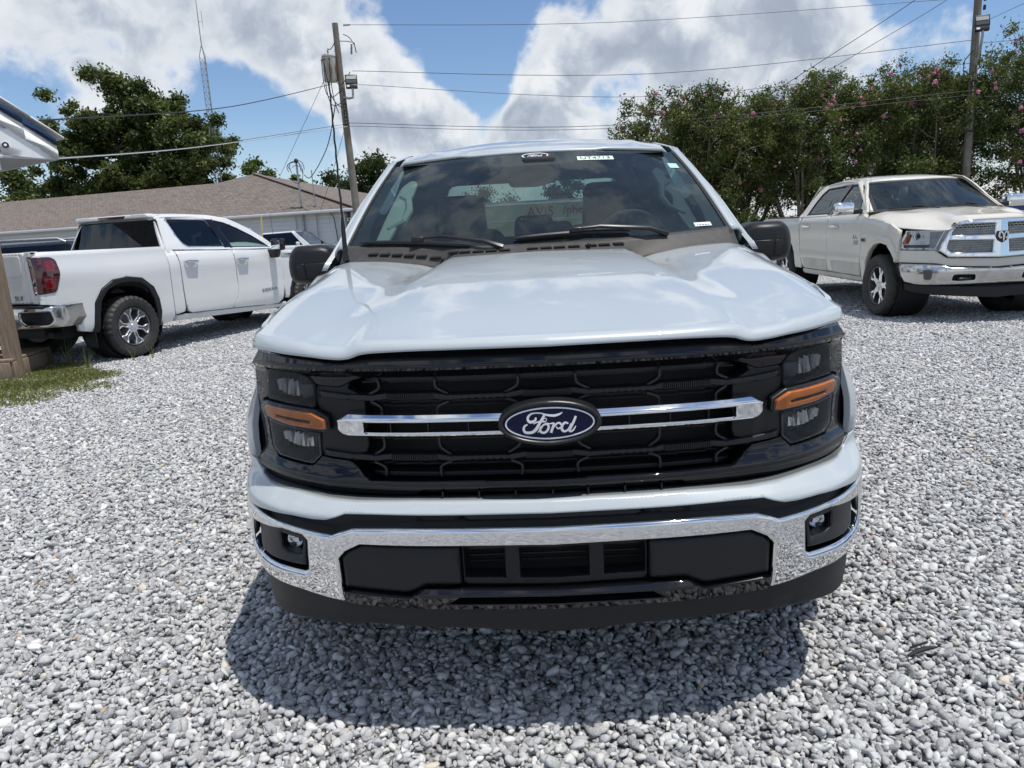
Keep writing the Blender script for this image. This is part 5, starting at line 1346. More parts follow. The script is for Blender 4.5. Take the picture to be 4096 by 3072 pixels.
# honeycomb: plates with slots, real holes
for s in (-1, 1):
    for op in (gopen_u, gopen_l):
        T_ = (lambda p: p) if s == -1 else mir
        ol = T_(op); x0, x1 = min(p[0] for p in ol), max(p[0] for p in ol); z0, z1 = min(p[1] for p in ol), max(p[1] for p in ol)
        mb = MB(); rows = 5 if op is gopen_u else 6; hz = (z1 - z0) / rows
        for r0 in range(rows + 1):
            zc_ = z0 + r0 * hz
            xs = np.linspace(x0, x1, 22)
            ribbon(mb, [(x, zc_ + .3 * hz * (1 if (i + r0) % 2 else -1) * .35) for i, x in enumerate(xs)], .0085, rfn(-.012), .012)
            if r0 < rows:
                for i, x in enumerate(xs):
                    if (i + r0) % 2 == 0: ribbon(mb, [(x, zc_ + .004), (x, zc_ + hz - .004)], .008, rfn(-.010), .012)
        mb.build('grille_mesh', M['galv'], rg, kind='stuff')
bd = panel('badge', [(-.055, 1.092), (.055, 1.092), (.072, 1.05), (.05, .985), (0, .952), (-.05, .985), (-.072, 1.05)], rfn(-.062), M['lamp_dark'], ram, depth=.03, r=.008, step=.015, label='shield badge with a silver horned head')
mb = MB()
for s in (-1, 1):
    ribbon(mb, [(s * .010, 1.052), (s * .022, 1.078), (s * .045, 1.072), (s * .052, 1.045), (s * .044, 1.018), (s * .030, 1.008), (s * .026, 1.024)], [.014, .018, .022, .020, .016, .012, .006], rfn(-.064), .008)
ribbon(mb, [(0, 1.060), (0, 1.030), (0, 1.0), (0, .972)], [.022, .026, .020, .010], rfn(-.064), .012)
mb.build('horned_head', M['chrome'], bd)
panel('nose_panel', sym([(0, 1.135), (-.74, 1.135), (-.74, .88), (0, .80)]), rfn(.012), M['galv'], ram, depth=0, r=0, step=.05)
rfa = sym([(0, .775), (-.575, .800), (-.66, .868), (-.69, .888), (-.955, .896), (-.970, .895), (-.975, .742), (-.96, .742), (-.68, .727), (-.545, .692), (0, .664)])
panel('bumper_fascia', rfa, rfn(-.012, lambda z: (np.asarray(z) - .75) * .10), M['cream'], ram, depth=.06, r=.014, step=.02)
rbo = sym([(0, .655), (-.545, .684), (-.68, .719), (-.965, .735), (-.985, .70), (-.975, .58), (-.945, .50), (-.858, .462), (-.5, .435), (0, .420)])
hook = [(-.515, .588), (-.285, .588), (-.275, .522), (-.53, .522)]
rbm = panel('bumper', rbo, rfn(-.075, lambda z: 1.6 * (np.asarray(z) - .62) ** 2 + np.where(np.asarray(z) < .50, (.50 - np.asarray(z)) * .5, 0)), M['dusty_chrome'], ram, holes=[round_poly(hook, .02), round_poly(mir(hook), .02)], depth=.08, r=.018, step=.02, label='chrome front bumper with tow hook openings')
for s in (-1, 1):
    T_ = (lambda p: p) if s == -1 else mir
    panel('hook_recess', T_([(-.56, .62), (-.25, .62), (-.25, .50), (-.56, .50)]), rfn(0), M['dark'], rbm, depth=0, r=0, step=.06)
    MB().box((s * .40, -.03, .54), (.15, .05, .03)).build('tow_hook', M['satin_black'], rbm, bevel=.01)
    panel('fog_lamp', T_([(-.815, .655), (-.745, .665), (-.725, .64), (-.735, .55), (-.75, .53), (-.80, .54)]), rfn(-.082), M['lamp_grey'], rbm, depth=.02, r=.012, step=.02, rnd=.015)
    for x, z in ((.88, .665), (.60, .655), (.36, .665), (.12, .66)):
        MB().lathe([(0, -.004), (.012, -.003), (.014, .004)], 12, (s * x, float(PR(x)) - .075, z), 'Y').build('parking_sensor', M['silver_car'], rbm, smooth=True)
panel('air_dam', sym([(0, .425), (-.86, .468), (-.935, .49), (-.925, .40), (-.88, .375), (-.73, .35), (0, .295)]), rfn(-.03), M['matte_black'], ram, depth=.04, r=.012, step=.04)
f_rl = pchip([0, .3, .44, .53, .60, .70, .80, .90, .96], [1.246, 1.246, 1.232, 1.150, 1.133, 1.138, 1.150, 1.165, 1.18])
def r_hood(u, v):
    u = u * 2 - 1; a = abs(u); X = u * (.935 + .02 * v); y0 = float(PR(abs(X))) - .01; Y = y0 + (1.30 + .20 * a * a - y0) * v
    lip = float(f_rl(abs(X)))
    top = 1.285 + .12 * sstep(0, 1.5, Y) - .020 * sstep(.30, .55, a) + .0 - .085 * float(sstep(.72, 1.0, a)) * (1 - .35 * v)
    t = float(sstep(0, .20, v)) if a < .5 else float(sstep(0, .65, v))
    return X, Y, lip + (top - lip) * t
grid('hood', r_hood, 61, 41, M['cream'], ram, thick=.012)
def r_ws(u, v):
    u = u * 2 - 1; return u * (.83 - .145 * v), 1.22 + .80 * v + (.24 - .10 * v) * abs(u) ** 2.2, 1.385 + .43 * v - .012 * u * u * v
grid('windshield', r_ws, 21, 13, M['windshield'], ram)
panel('windshield_seal', [(-1.02, -.03), (1.02, -.03), (1.02, 1.02), (-1.02, 1.02)], lambda a, b, w: (a * (.83 - .145 * b) + 0 * w, 1.22 + .80 * b + (.24 - .10 * b) * np.abs(a) ** 2.2 - w * .5, 1.385 + .43 * b - .012 * a * a * b + w * .8 + .003), M['trim_seal'], ram,
      holes=[round_poly([(-.96, .06), (.96, .06), (.955, .95), (-.955, .95)], .04)], depth=.012, r=0, step=.06)
def r_roof(u, v):
    u = u * 2 - 1; a = abs(u); Y = 2.01 + .14 * a * a + (3.66 - 2.01) * v
    z = float(np.interp(Y, [2.01, 2.16, 2.5, 2.9, 3.3, 3.66], [1.822, 1.862, 1.905, 1.925, 1.905, 1.83]))
    return u * .705, Y, z - .055 * a ** 3
grid('roof', r_roof, 25, 18, M['cream'], ram, thick=.02)
for s in (-1, 1):
    grid('windshield_pillar', lambda u, v, s=s: (s * ((.845 - .14 * v) + .075 * u * (1 - .3 * v)), 1.46 + .69 * v + .05 * u, 1.385 + .44 * v - .01 * u), 4, 9, M['cream'], ram, thick=.01, flip=s > 0)
panel('cab_back', [(-.97, .8), (.97, .8), (.93, 1.36), (.72, 1.84), (-.72, 1.84), (-.93, 1.36)], lambda a, b, w: (a + 0 * w, 3.98 - .55 * np.clip(b - 1.36, 0, 1) + w, b + 0 * w), M['cream'], ram, holes=[[(-.70, 1.42), (.70, 1.42), (.62, 1.74), (-.62, 1.74)]], depth=.04, r=.01, step=.08)
panel('rear_window', [(-.70, 1.42), (.70, 1.42), (.62, 1.74), (-.62, 1.74)], lambda a, b, w: (a + 0 * w, 3.975 - .55 * np.clip(b - 1.36, 0, 1) + w, b + 0 * w), M['rear_glass'], ram, depth=0, r=0, step=.2)
MB().box((0, 4.78, 1.345), (1.86, 1.85, .03)).box((0, 3.95, 1.375), (1.80, .12, .06)).build('tonneau_cover', M['satin_black'], ram, bevel=.01)
box('tailgate', (0, 5.76, .98), (1.7, .06, .74), M['cream'], ram, bevel=.02)
MB().box((0, 2.9, .52), (1.5, 5.2, .16)).box((0, .75, .85), (1.25, .9, .55)).box((0, .3, .50), (1.3, .3, .2)).build('underbody', M['under'], ram)
box('dashboard', (0, 1.75, 1.22), (1.50, .45, .30), M['interior_mid'], ram, bevel=.04)
for x in (-.42, .42):
    MB().box((x, 2.60, 1.30), (.50, .16, .52)).box((x, 2.64, 1.60), (.26, .10, .18)).build('seat', M['interior_mid'], ram, bevel=.04)
    box('seat', (x, 3.5, 1.30), (.55, .14, .42), M['interior_mid'], ram, bevel=.04)
MB().tube([(.42 + .17 * math.cos(t), 2.02 - .05 * math.sin(t), 1.33 + .17 * math.sin(t)) for t in np.linspace(0, 6.283, 25)], .013, 6, cap=False).build('steering_wheel', M['interior_dark'], ram, smooth=True)
for b0, b1, pv in ((-.82, -.25, -.1), (.05, .62, .72)):
    pa = [Vector(r_ws((b0 + (b1 - b0) * t) / 2 + .5, .04)) + Vector((0, -.012, .02)) for t in np.linspace(0, 1, 8)]
    wp = MB().tube(pa, .009, 5).build('wiper', M['satin_black'], ram, smooth=True)
    MB().tube([Vector(r_ws(pv / 2 + .5, -.02)) + Vector((0, -.01, .02)), pa[4] + Vector((0, -.01, .03)), pa[4]], .008, 5).build('wiper_arm', M['satin_black'], wp, smooth=True)
MB().tube([(-.955, 1.34, 1.24), (-.955, 1.345, 1.30), (-.955, 1.35, 1.34)], [.016, .012, .006], 8).tube([(-.955, 1.35, 1.33), (-.95, 1.36, 2.12)], [.0028, .0018], 5).build('antenna', M['trim_seal'], ram)

# ================================================================== buildings
def shingle_mat():
    m = bpy.data.materials.new('roof_shingles'); m.use_nodes = True
    N = NT(m.node_tree); b = N.n['Principled BSDF']; b.inputs['Roughness'].default_value = .9
    uv = N.new('ShaderNodeUVMap', uv_map='UVMap').outputs[0]
    br = N.new('ShaderNodeTexBrick', {'Vector': uv, 'Color1': (.215, .180, .155, 1), 'Color2': (.105, .086, .075, 1), 'Mortar': (.035, .028, .025, 1), 'Scale': 1.0, 'Mortar Size': .016, 'Mortar Smooth': .3, 'Bias': -.1, 'Brick Width': .30, 'Row Height': .145})
    n = N.noise(uv, 3.5, 4, .6); n2 = N.noise(uv, .25, 4, .6)
    c = N.mixc(N.maprange(n, .35, .7), br.outputs['Color'], N.mixc(.5, br.outputs['Color'], (.24, .205, .175)))
    c = N.mixc(N.maprange(n2, .35, .7, 0, .35), c, (.15, .128, .112))
    N.put(b.inputs['Base Color'], c)
    bp = N.new('ShaderNodeBump', {'Height': br.outputs['Fac'], 'Strength': .6, 'Distance': .012}, invert=True); N.put(b.inputs['Normal'], bp.outputs[0])
    return m
M['shingle'] = shingle_mat()
M['ridge'] = mat('ridge_shingle', (.16, .13, .115), .9)
M['siding'] = mat('white_lap_siding', (.58, .61, .64), .55, var=(1.5, (.53, .56, .58), .35, .75))
M['siding_cream'] = mat('cream_frieze', (.52, .50, .42), .6)


def quad_uv(name, pts, material, parent, thick=0.0):
    me = np_mesh(name, pts, [tuple(range(len(pts)))], False)
    P = [Vector(p) for p in pts]; ux = (P[1] - P[0]).normalized(); nn = ux.cross(P[2] - P[0]).normalized(); uy = nn.cross(ux)
    uvl = me.uv_layers.new(name='UVMap')
    for lp in me.loops:
        q = P[lp.vertex_index]; uvl.data[lp.index].uv = (q.dot(ux), q.dot(uy))
    o = link_mesh(name, me, material, parent)
    if thick:
        md = o.modifiers.new('t', 'SOLIDIFY'); md.thickness = thick; md.offset = -1
    return o


# long low building behind: local x along the eave, y away from the camera
a_ = math.atan2(33 - 40.6, -8.25 + 31.4)
bld = empty('roadside_building', (-8.25, 33.0, 0), a_, label='long low white-sided building with brown shingle roof across the lot behind the left pickup', cat='building')
LEN = 40.0; EZ = 2.72
# walls inset under the eave: boards lapped one over the other
for k in range(12):
    z = .10 + k * .205
    MB().box((-LEN / 2 - .5, .62 - .002 * (k % 2), z + .103), (LEN - 1.0, .03, .206), Matrix.Rotation(R(8.0), 3, 'X')).build('siding_board', M['siding'], bld)
box('wall', (-LEN / 2 - .5, .75, 1.3), (LEN - 1.0, .16, 2.6), M['siding'], bld)
box('end_wall', (-.58, 5.2, 1.3), (.16, 9.2, 2.6), M['siding'], bld)
box('frieze_board', (-LEN / 2 - .5, .60, 2.585), (LEN - 1.0, .04, .16), M['siding_cream'], bld)
box('soffit', (-LEN / 2 + .0, .32, 2.655), (LEN, .62, .02), M['soffit'], bld)
box('gutter', (-LEN / 2, -.05, 2.70), (LEN + .2, .11, .13), M['gutter'], bld, bevel=.02)
box('window_frame', (-18.9, .585, 1.55), (.9, .04, 1.1), M['fascia_white'], bld); box('window_pane', (-18.9, .56, 1.55), (.72, .02, .92), M['dark'], bld)
box('foundation', (-LEN / 2 - .5, .70, .03), (LEN - .9, .20, .2), M['box_grey'], bld)
rf = empty('roof', (0, 0, 0), 0, bld)
RW = 20.2    # hipped right wing: square pyramid
pk = (-10.35, 6.1, 5.38); E0 = 2.75
quad_uv('roof_slope', [(-RW - .6, -.05, E0), (.12, -.05, E0), pk], M['shingle'], rf, .06)
quad_uv('roof_slope', [(.12, -.05, E0), (.12, 12.2, E0), pk], M['shingle'], rf, .06)
quad_uv('roof_slope', [(.12, 12.2, E0), (-RW - .6, 12.2, E0), pk], M['shingle'], rf, .06)
quad_uv('roof_slope', [(-RW - .6, 12.2, E0), (-RW - .6, -.05, E0), pk], M['shingle'], rf, .06)
quad_uv('roof_slope', [(-LEN, -.052, E0 - .01), (-9.0, -.052, E0 - .01), (-13.0, 6.0, 5.02), (-LEN, 6.0, 5.02)], M['shingle'], rf, .06)
quad_uv('roof_slope', [(-9.5, 12.1, E0 - .02), (-LEN, 12.1, E0 - .02), (-LEN, 6.0, 5.02), (-13.0, 6.0, 5.02)], M['shingle'], rf, .06)
mb = MB(); A_, B_ = Vector((.12, -.05, E0 + .02)), Vector(pk)
for k in range(40):
    p = A_.lerp(B_, (k + .5) / 40); d = (B_ - A_).normalized()
    mb.box(p + Vector((0, 0, .035)), (.34, .30, .03), d.to_track_quat('X', 'Z').to_matrix())
mb.build('ridge_shingles', M['ridge'], rf, kind='stuff')
# service mast, vent pipe and electric box on the wall
BL = lambda p: bld.matrix_basis @ Vector(p)
def bpt(x, y, z): return (x, y, z)
mast = MB().tube([(-3.35, .50, .9), (-3.35, .50, 2.7), (-3.35, .48, 5.15)], .052, 10).build('service_mast', M['galv'], bld, smooth=True)
MB().lathe([(.05, -.10), (.09, -.06), (.11, .02), (.07, .10), (0, .12)], 12, (-3.35, .47, 5.18)).build('weather_head', M['satin_black'], mast, smooth=True)
MB().lathe([(.14, -.03), (.13, .03), (.06, .06)], 12, (-3.35, .49, 2.95)).build('roof_boot', M['satin_black'], mast, smooth=True)
MB().tube([(-2.55, .50, 1.0), (-2.55, .50, 4.70)], .025, 8).build('vent_pipe', M['galv'], bld, smooth=True)
MB().lathe([(.10, -.03), (.09, .03), (.04, .05)], 10, (-2.55, .50, 2.95)).build('roof_boot', M['satin_black'], bld, smooth=True)
MB().tube([(-3.78, .52, .4), (-3.78, .52, 2.6)], .020, 6).build('wall_conduit', M['galv'], bld)
MB().tube([(-1.75, .50, 2.62), (-1.55, .50, 2.4), (-1.45, .52, 1.2), (-1.42, .52, .6)], .022, 6).build('wall_cable', M['wire'], bld)
box('electric_box', (-3.30, .46, 1.30), (.72, .22, .85), M['box_grey'], bld, bevel=.015)
box('meter_box', (-2.5, .48, 1.02), (.42, .16, .3), M['box_grey'], bld, bevel=.01)
for k, (dx, dz, dr) in enumerate(((-.42, -.42, .30), (-.28, -.50, .22), (-.36, -.3, .2), (.24, -.45, .18), (.34, -.55, .25), (.42, -.38, .30))):
    P = [Vector((-3.35, .44, 5.12)) + Vector((dx * t ** .7 * (1 + .5 * math.sin(t * 3)), -.12 * math.sin(t * 3), dz * t ** 1.6 + .12 * math.sin(math.pi * t) * (1 if k % 2 else .4))) for t in np.linspace(0, 1, 9)]
    MB().tube(P, .016, 5).build('service_cable', M['wire'], mast)
P = [Vector((-3.35 + .36 * math.cos(t), .40, 4.55 + .42 * math.sin(t))) for t in np.linspace(-2.6, 2.2, 18)]
MB().tube(P, .014, 5).build('service_cable', M['wire'], mast)

# tan building seen through the cab windows
tb = empty('sign_building', (0, 40, 0), R(-2), label='tan metal building with red wall letters, seen through the front truck cab', cat='building')
box('wall', (0, 3, 1.35), (13, 6, 2.7), M['tan_wall'], tb)
box('roof_edge', (0, -.05, 2.78), (13.3, .3, .14), M['fascia_white'], tb)
box('roof', (0, 3, 2.86), (13.4, 6.4, .10), M['galv'], tb)
box('base_trim', (0, -.03, 1.86), (13, .05, .07), M['fascia_white'], tb)
text('wall_letters', 'AVIS', .78, facing((.55, -.03, 2.26), (1, 0, 0), (0, 0, 1)), M['red_letter'], tb, .03, sx=1.0)
text('wall_letters', '/phone', .66, facing((2.75, -.03, 2.28), (1, 0, 0), (0, 0, 1)), M['red_letter'], tb, .03, sx=1.0)

# ------------------------------------------------------------------ porch at the left edge
M['wood'] = mat('weathered_lumber', (.26, .19, .13), .8, var=(3, (.34, .28, .21), .35, .7), bump=(30, .3, .004))
def wood_grain(name, c1, c2, c3):
    m = bpy.data.materials.new(name); m.use_nodes = True
    N = NT(m.node_tree); b = N.n['Principled BSDF']; b.inputs['Roughness'].default_value = .8
    co = N.new('ShaderNodeTexCoord').outputs['Object']
    mp = N.new('ShaderNodeMapping', {'Vector': co}); mp.inputs['Scale'].default_value = (14, 14, .8)
    n = N.noise(mp.outputs[0], 3.0, 7, .65, 1.2); n2 = N.noise(co, 1.2, 4, .6)
    c = N.ramp(n, [(.25, c1), (.5, c2), (.75, c3)])
    c = N.mixc(N.maprange(n2, .4, .7, 0, .5), c, (.30, .28, .26))
    N.put(b.inputs['Base Color'], c)
    bp = N.new('ShaderNodeBump', {'Height': n, 'Strength': .5, 'Distance': .004}); N.put(b.inputs['Normal'], bp.outputs[0])
    return m
M['post_wood'] = wood_grain('old_post_wood', (.10, .065, .04), (.24, .17, .115), (.34, .27, .20))
M['pole_wood'] = wood_grain('utility_pole_wood', (.06, .05, .036), (.145, .125, .095), (.22, .195, .155))
porch = empty('porch_building', (-5.70, 7.1, 0), R(57), label='white gabled porch roof end with navy trim at the left edge', cat='building')
def gab(z_off, t0, t1, y, m_, nm, dpt, x1=0.0):
    # strip along the rake: from eave corner up to the left. rake slope .72
    sl = .66; L = 4.0
    pts = [(x1, 2.66 + t0), (x1, 2.66 + t1), (x1 - L, 2.66 + t1 + L * sl), (x1 - L, 2.66 + t0 + L * sl)]
    return panel(nm, pts, lambda a, b, w: (a + 0 * w, y - w + 0 * a, b + 0 * w), m_, porch, depth=dpt, r=.003, step=.4)
gab(0, -.155, -.045, -.060, M['fascia_white'], 'rake_board', .03)
gab(0, -.043, .015, -.050, M['soffit'], 'rake_strip', .03)
gab(0, .017, .085, -.062, M['navy'], 'rake_trim', .03, .0)
gab(0, .087, .112, -.072, M['gutter'], 'drip_edge', 3.0, .09)
# return box at the eave corner: triangular white cheek, soffit under it
panel('gable_cheek', [(-.01, 2.505), (-.58, 2.535), (-.66, 2.94)], lambda a, b, w: (a + 0 * w, -.035 - w + 0 * a, b + 0 * w), M['fascia_white'], porch, depth=.03, r=.003, step=.2)
box('soffit', (-2.0, 1.45, 2.515), (3.9, 2.95, .02), M['soffit'], porch)
box('inner_wall', (-2.35, .32, 3.2), (3.4, .03, 1.4), M['fascia_white'], porch)
box('cheek_side', (-.62, .16, 2.74), (.03, .34, .42), M['fascia_white'], porch)
box('side_fascia', (-.02, 1.5, 2.58), (.03, 3.0, .15), M['fascia_white'], porch)
box('beam', (-2.3, .12, 2.44), (3.4, .14, .13), M['fascia_white'], porch)
post = box('porch_post', (0, 0, 1.24), (.14, .14, 2.52), M['post_wood'], None, label='weathered square wooden post standing at the porch deck corner', cat='post')
post.location = (-6.155, 6.33, 0); post.rotation_euler = (0, 0, R(12))
deck = empty('porch_deck', (-6.10, 6.20, .10), R(12), label='low weathered plank deck at the left edge', cat='deck')
for k in range(7): box('plank', (-.75, .06 + k * .148, .125), (1.55, .140, .034), M['post_wood'], deck, bevel=.004)
box('rim_board', (-.80, -.01, .0), (1.60, .04, .21), M['post_wood'], deck, bevel=.004)
box('rim_board', (.02, .5, .0), (.04, 1.0, .21), M['post_wood'], deck, bevel=.004)
cam_s = empty('security_camera', (-5.97, 6.66, 2.62), R(20), label='white bullet security camera under the porch gable', cat='security camera')
MB().lathe([(0, -.09), (.030, -.085), (.034, -.07), (.036, .05), (.034, .09), (0, .09)], 20, (0, 0, 0), 'Y').build('housing', M['fascia_white'], cam_s, smooth=True)
MB().lathe([(0, -.088), (.026, -.087), (.028, -.094), (.033, -.094), (.035, -.08)], 20, (0, 0, 0), 'Y').build('lens_ring', M['ink'], cam_s, smooth=True)
MB().tube([(0, .07, .01), (-.06, .12, .06), (-.12, .16, .06)], .012, 6).build('bracket', M['fascia_white'], cam_s, smooth=True)
cam_s.rotation_euler = (R(-14), 0, R(22))

# ------------------------------------------------------------------ utility poles, tower, wires
def pole_mesh(x0, y0, h, r0, r1, lean=(0, 0), name='pole'):
    P = [(x0 + lean[0] * t * h + .012 * math.sin(t * 7), y0 + lean[1] * t * h, t * h) for t in np.linspace(0, 1, 12)]
    return MB().tube(P, list(np.linspace(r0, r1, 12)), 14)
def insulator(parent, p, d, n, r=.05):
    p = Vector(p); d = Vector(d).normalized(); q = d.to_track_quat('Z', 'Y').to_matrix(); prof = []
    for k in range(n): prof += [(.018, k * .05), (r, k * .05 + .012), (.018, k * .05 + .025)]
    mb = MB().lathe(prof, 10); mb.v = [tuple(q @ Vector(v) + p) for v in mb.v]
    return mb.build('insulator', M['lamp_grey'], parent, smooth=True)
def flood(parent, p, tilt, yaw, scale=1.0, arm_to=None):
    fl = empty('floodlight', (0, 0, 0), 0, parent)
    Rm = Matrix.Rotation(yaw, 3, 'Z') @ Matrix.Rotation(tilt, 3, 'X'); p = Vector(p)
    def bx(nm, c, sz, m_, bv): return MB().box(p + Rm @ (Vector(c) * scale), tuple(a * scale for a in sz), Rm).build(nm, m_, fl, bevel=bv)
    bx('housing', (0, 0, 0), (.36, .07, .30), M['flood'], .02); bx('driver_box', (0, .02, -.20), (.34, .10, .12), M['flood'], .02)
    bx('led_panel', (0, -.040, .05), (.29, .01, .10), M['led'], 0); bx('lens_strip', (0, -.040, -.07), (.29, .01, .09), M['lamp_grey'], 0)
    bx('label_plate', (-.10, -.035, -.21), (.08, .01, .05), M['fascia_white'], 0)
    if arm_to:
        q = p + Rm @ Vector((.02 * scale, .02, -.26 * scale))
        MB().tube([q, q + Vector((0, 0, -.14 * scale)), q + Vector((-.02, 0, -.26 * scale)), (q + Vector(arm_to)) / 2 + Vector((0, 0, -.16 * scale)), arm_to], .035 * scale, 8).build('bracket', M['galv'], fl, smooth=True)
    return fl
def letter_strip(parent, txt, x, y, z, size):
    MB().box((x, y, z - (len(txt) - 1) * size * .5), (size * .95, .01, len(txt) * size * 1.08)).build('letter_plate', M['ink'], parent)
    for k, ch in enumerate(txt):
        text('plate_letter', ch, size * .95, facing((x, y - .008, z - k * size), (1, 0, 0), (0, 0, 1)), M['yellow'], parent, .002)

p1 = empty('utility_pole', (-7.22, 29.0, 0), 0, label='leaning wooden utility pole carrying a rusty transformer, left of the front truck', cat='utility pole')
pole_mesh(0, 0, 9.75, .17, .115, (-.022, 0)).build('pole', M['pole_wood'], p1, smooth=True)
def px1(z): return -.022 * z
def tank_mat():
    m = bpy.data.materials.new('rusty_grey_tank'); m.use_nodes = True
    N = NT(m.node_tree); b = N.n['Principled BSDF']; b.inputs['Roughness'].default_value = .5
    mp = N.new('ShaderNodeMapping', {'Vector': N.new('ShaderNodeTexCoord').outputs['Object']}); mp.inputs['Scale'].default_value = (1, 1, .10)
    n = N.noise(mp.outputs[0], 7.0, 5, .6)
    N.put(b.inputs['Base Color'], N.ramp(n, [(.42, (.58, .59, .56)), (.52, (.46, .42, .35)), (.58, (.30, .15, .07)), (.68, (.20, .10, .05))]))
    return m
M['tank'] = tank_mat()
tr = MB().lathe([(0, -.50), (.27, -.49), (.29, -.46), (.30, .40), (.31, .44), (.29, .50), (.10, .56), (0, .57)], 28, (-.56, 0, 8.08)).build('transformer', M['tank'], p1, smooth=True)
MB().lathe([(.302, -.012), (.318, 0), (.302, .012)], 28, (-.56, 0, 8.50)).build('rust_band', M['bark'], tr, smooth=True)
for x, y in ((-.70, -.30), (-.48, -.31), (-.84, -.1)):
    MB().tube([(x, y, 8.38), (x, y - .08, 8.40)], .03, 8).build('bushing', M['lamp_grey'], tr, smooth=True)
insulator(tr, (-.60, 0, 8.62), (0, 0, 1), 4); insulator(tr, (-.30, -.02, 8.70), (.3, 0, 1), 5, .06)
MB().box((-.28, 0, 8.25), (.16, .1, .08)).box((-.28, 0, 7.85), (.16, .1, .08)).build('mount_bracket', M['galv'], tr)
flood(p1, (.28, -.20, 7.58), R(-18), R(12), 1.35, (px1(6.9) + .05, -.14, 6.95))
letter_strip(p1, 'LSSPH8', px1(6.4) + .06, -.165, 6.62, .13)
MB().tube([(px1(9.2), 0, 9.1), (.25, -.05, 9.05), (.40, -.05, 9.0)], .018, 6).build('cutout_arm', M['galv'], p1)
insulator(p1, (.36, -.08, 8.55), (.1, 0, 1), 8, .06)
MB().tube([(.50, -.08, 8.98), (.56, -.08, 8.60)], .02, 6).build('fuse_tube', M['satin_black'], p1)
insulator(p1, (.12, 0, 9.66), (1, 0, 0), 6, .05)
for k, (a, b, sag) in enumerate((((-.70, -.38, 8.38), (-.20, -.12, 6.55), .5), ((-.48, -.39, 8.38), (-.35, -.2, 6.35), .3), ((-.84, -.2, 8.36), (-.2, -.15, 7.2), .9), ((-.70, -.36, 8.36), (.0, -.2, 6.9), 1.1), ((-.3, -.2, 7.5), (.25, -.1, 7.9), .3), ((.1, -.1, 9.3), (.5, -.05, 8.9), -.1), ((-.15, -.1, 9.2), (-.6, 0, 8.85), .25))):
    A_, B_ = Vector(a), Vector(b)
    MB().tube([A_.lerp(B_, t) - Vector((.25 * sag * math.sin(math.pi * t), 0, sag * math.sin(math.pi * t) * .8)) for t in np.linspace(0, 1, 12)], .017, 5).build('jumper_cable', M['wire'], p1)

p2 = empty('utility_pole', (16.55, 27.0, 0), 0, label='wooden utility pole with a black floodlight, in front of the flowering trees', cat='utility pole')
pole_mesh(0, 0, 13.5, .150, .110, (-.004, 0)).build('pole', M['pole_wood'], p2, smooth=True)
flood(p2, (-.02, -.30, 7.85), R(-16), R(-14), 1.38, (.0, -.12, 6.45))
MB().box((-.03, -.145, 6.55), (.12, .02, .28)).build('mount_plate', M['galv'], p2)
letter_strip(p2, 'LS9PHR', -.05, -.150, 5.75, .19)
MB().lathe([(.148, -.03), (.149, .03)], 16, (-.016, 0, 4.10)).build('strap', M['ink'], p2)
for z in (8.65, 8.35): box('tag', (.16, -.08, z), (.06, .08, .16), M['ink'], p2)
MB().tube([(-.15, -.1, 6.9), (-.42, -.12, 6.6), (-.46, -.12, 6.25), (-.2, -.16, 6.05), (.08, -.17, 6.3), (.10, -.18, 7.1)], .018, 5).build('lamp_cable', M['wire'], p2)

def wire(pts, r, label, m_='wire', sag=0.0, group='overhead wires'):
    pts = [Vector(p) for p in pts]
    if len(pts) == 2:
        A_, B_ = pts; pts = [A_.lerp(B_, t) - Vector((0, 0, sag * 4 * t * (1 - t))) for t in np.linspace(0, 1, 20)]
    else:
        q = []
        n = len(pts)
        for i in range(n - 1):
            p0, p1_, p2_, p3 = pts[max(i - 1, 0)], pts[i], pts[i + 1], pts[min(i + 2, n - 1)]
            for t in np.linspace(0, 1, 9)[:-1]:
                q.append(.5 * ((2 * p1_) + (p2_ - p0) * t + (2 * p0 - 5 * p1_ + 4 * p2_ - p3) * t * t + (3 * p1_ - p0 - 3 * p2_ + p3) * t ** 3))
        q.append(pts[-1]); pts = q
    o = MB().tube(pts, r * .75, 5).build('overhead_wire', M[m_], None)
    return setp(o, label, 'wire', group)
wire([(-7.2 + .35, 29, 9.66), (3.5, 28, 8.9), (16.2, 27, 8.72)], .012, 'topmost wire running right from the tip of the transformer pole')
wire([(-6.9, 29, 7.95), (4.85, 28, 6.98), (16.5, 26.9, 7.27)], .014, 'wire from above the transformer pole floodlight to the right pole floodlight')
wire([(-6.7, 29, 7.42), (4.85, 28, 6.15), (16.5, 27, 6.5)], .012, 'thin wire leaving the transformer pole just below its floodlight')
wire([(-7.25, 29, 5.98), (3.05, 27, 5.05), (16, 26, 5.4)], .014, 'upper of two close wires running behind the front truck roof')
wire([(-7.25, 29, 5.86), (3.05, 27, 4.94), (16, 26, 5.25)], .012, 'lower of two close wires running behind the front truck roof')
wire([(-7.8, 29, 7.50), (-8.5, 20, 5.28), (-7.29, 9.0, 3.30)], .017, 'dark twisted cable crossing in front of the large oak towards the porch')
wire([(-7.25, 29, 5.85), (-9.61, 20, 4.22), (-7.77, 9.0, 2.75)], .017, 'pale cable sagging low past the large oak towards the porch', 'wire_white')
wire([(-7.25, 29, 5.95), (-9.55, 20, 4.25), (-7.7, 9.0, 2.77)], .010, 'dark cable paired with the pale one past the large oak')
wire([(-7.7, 29, 6.8), (-8.8, 31.2, 5.4), (-10.35, 33.6, 4.35), BL((-2.95, .45, 4.5))], .028, 'thick black service drop from the transformer to the building mast')
wire([(-7.35, 29, 8.9), (-8.6, 29.6, 7.2), (-12.66, 36, 4.66)], .012, 'thin slanting guy wire left of the transformer pole')
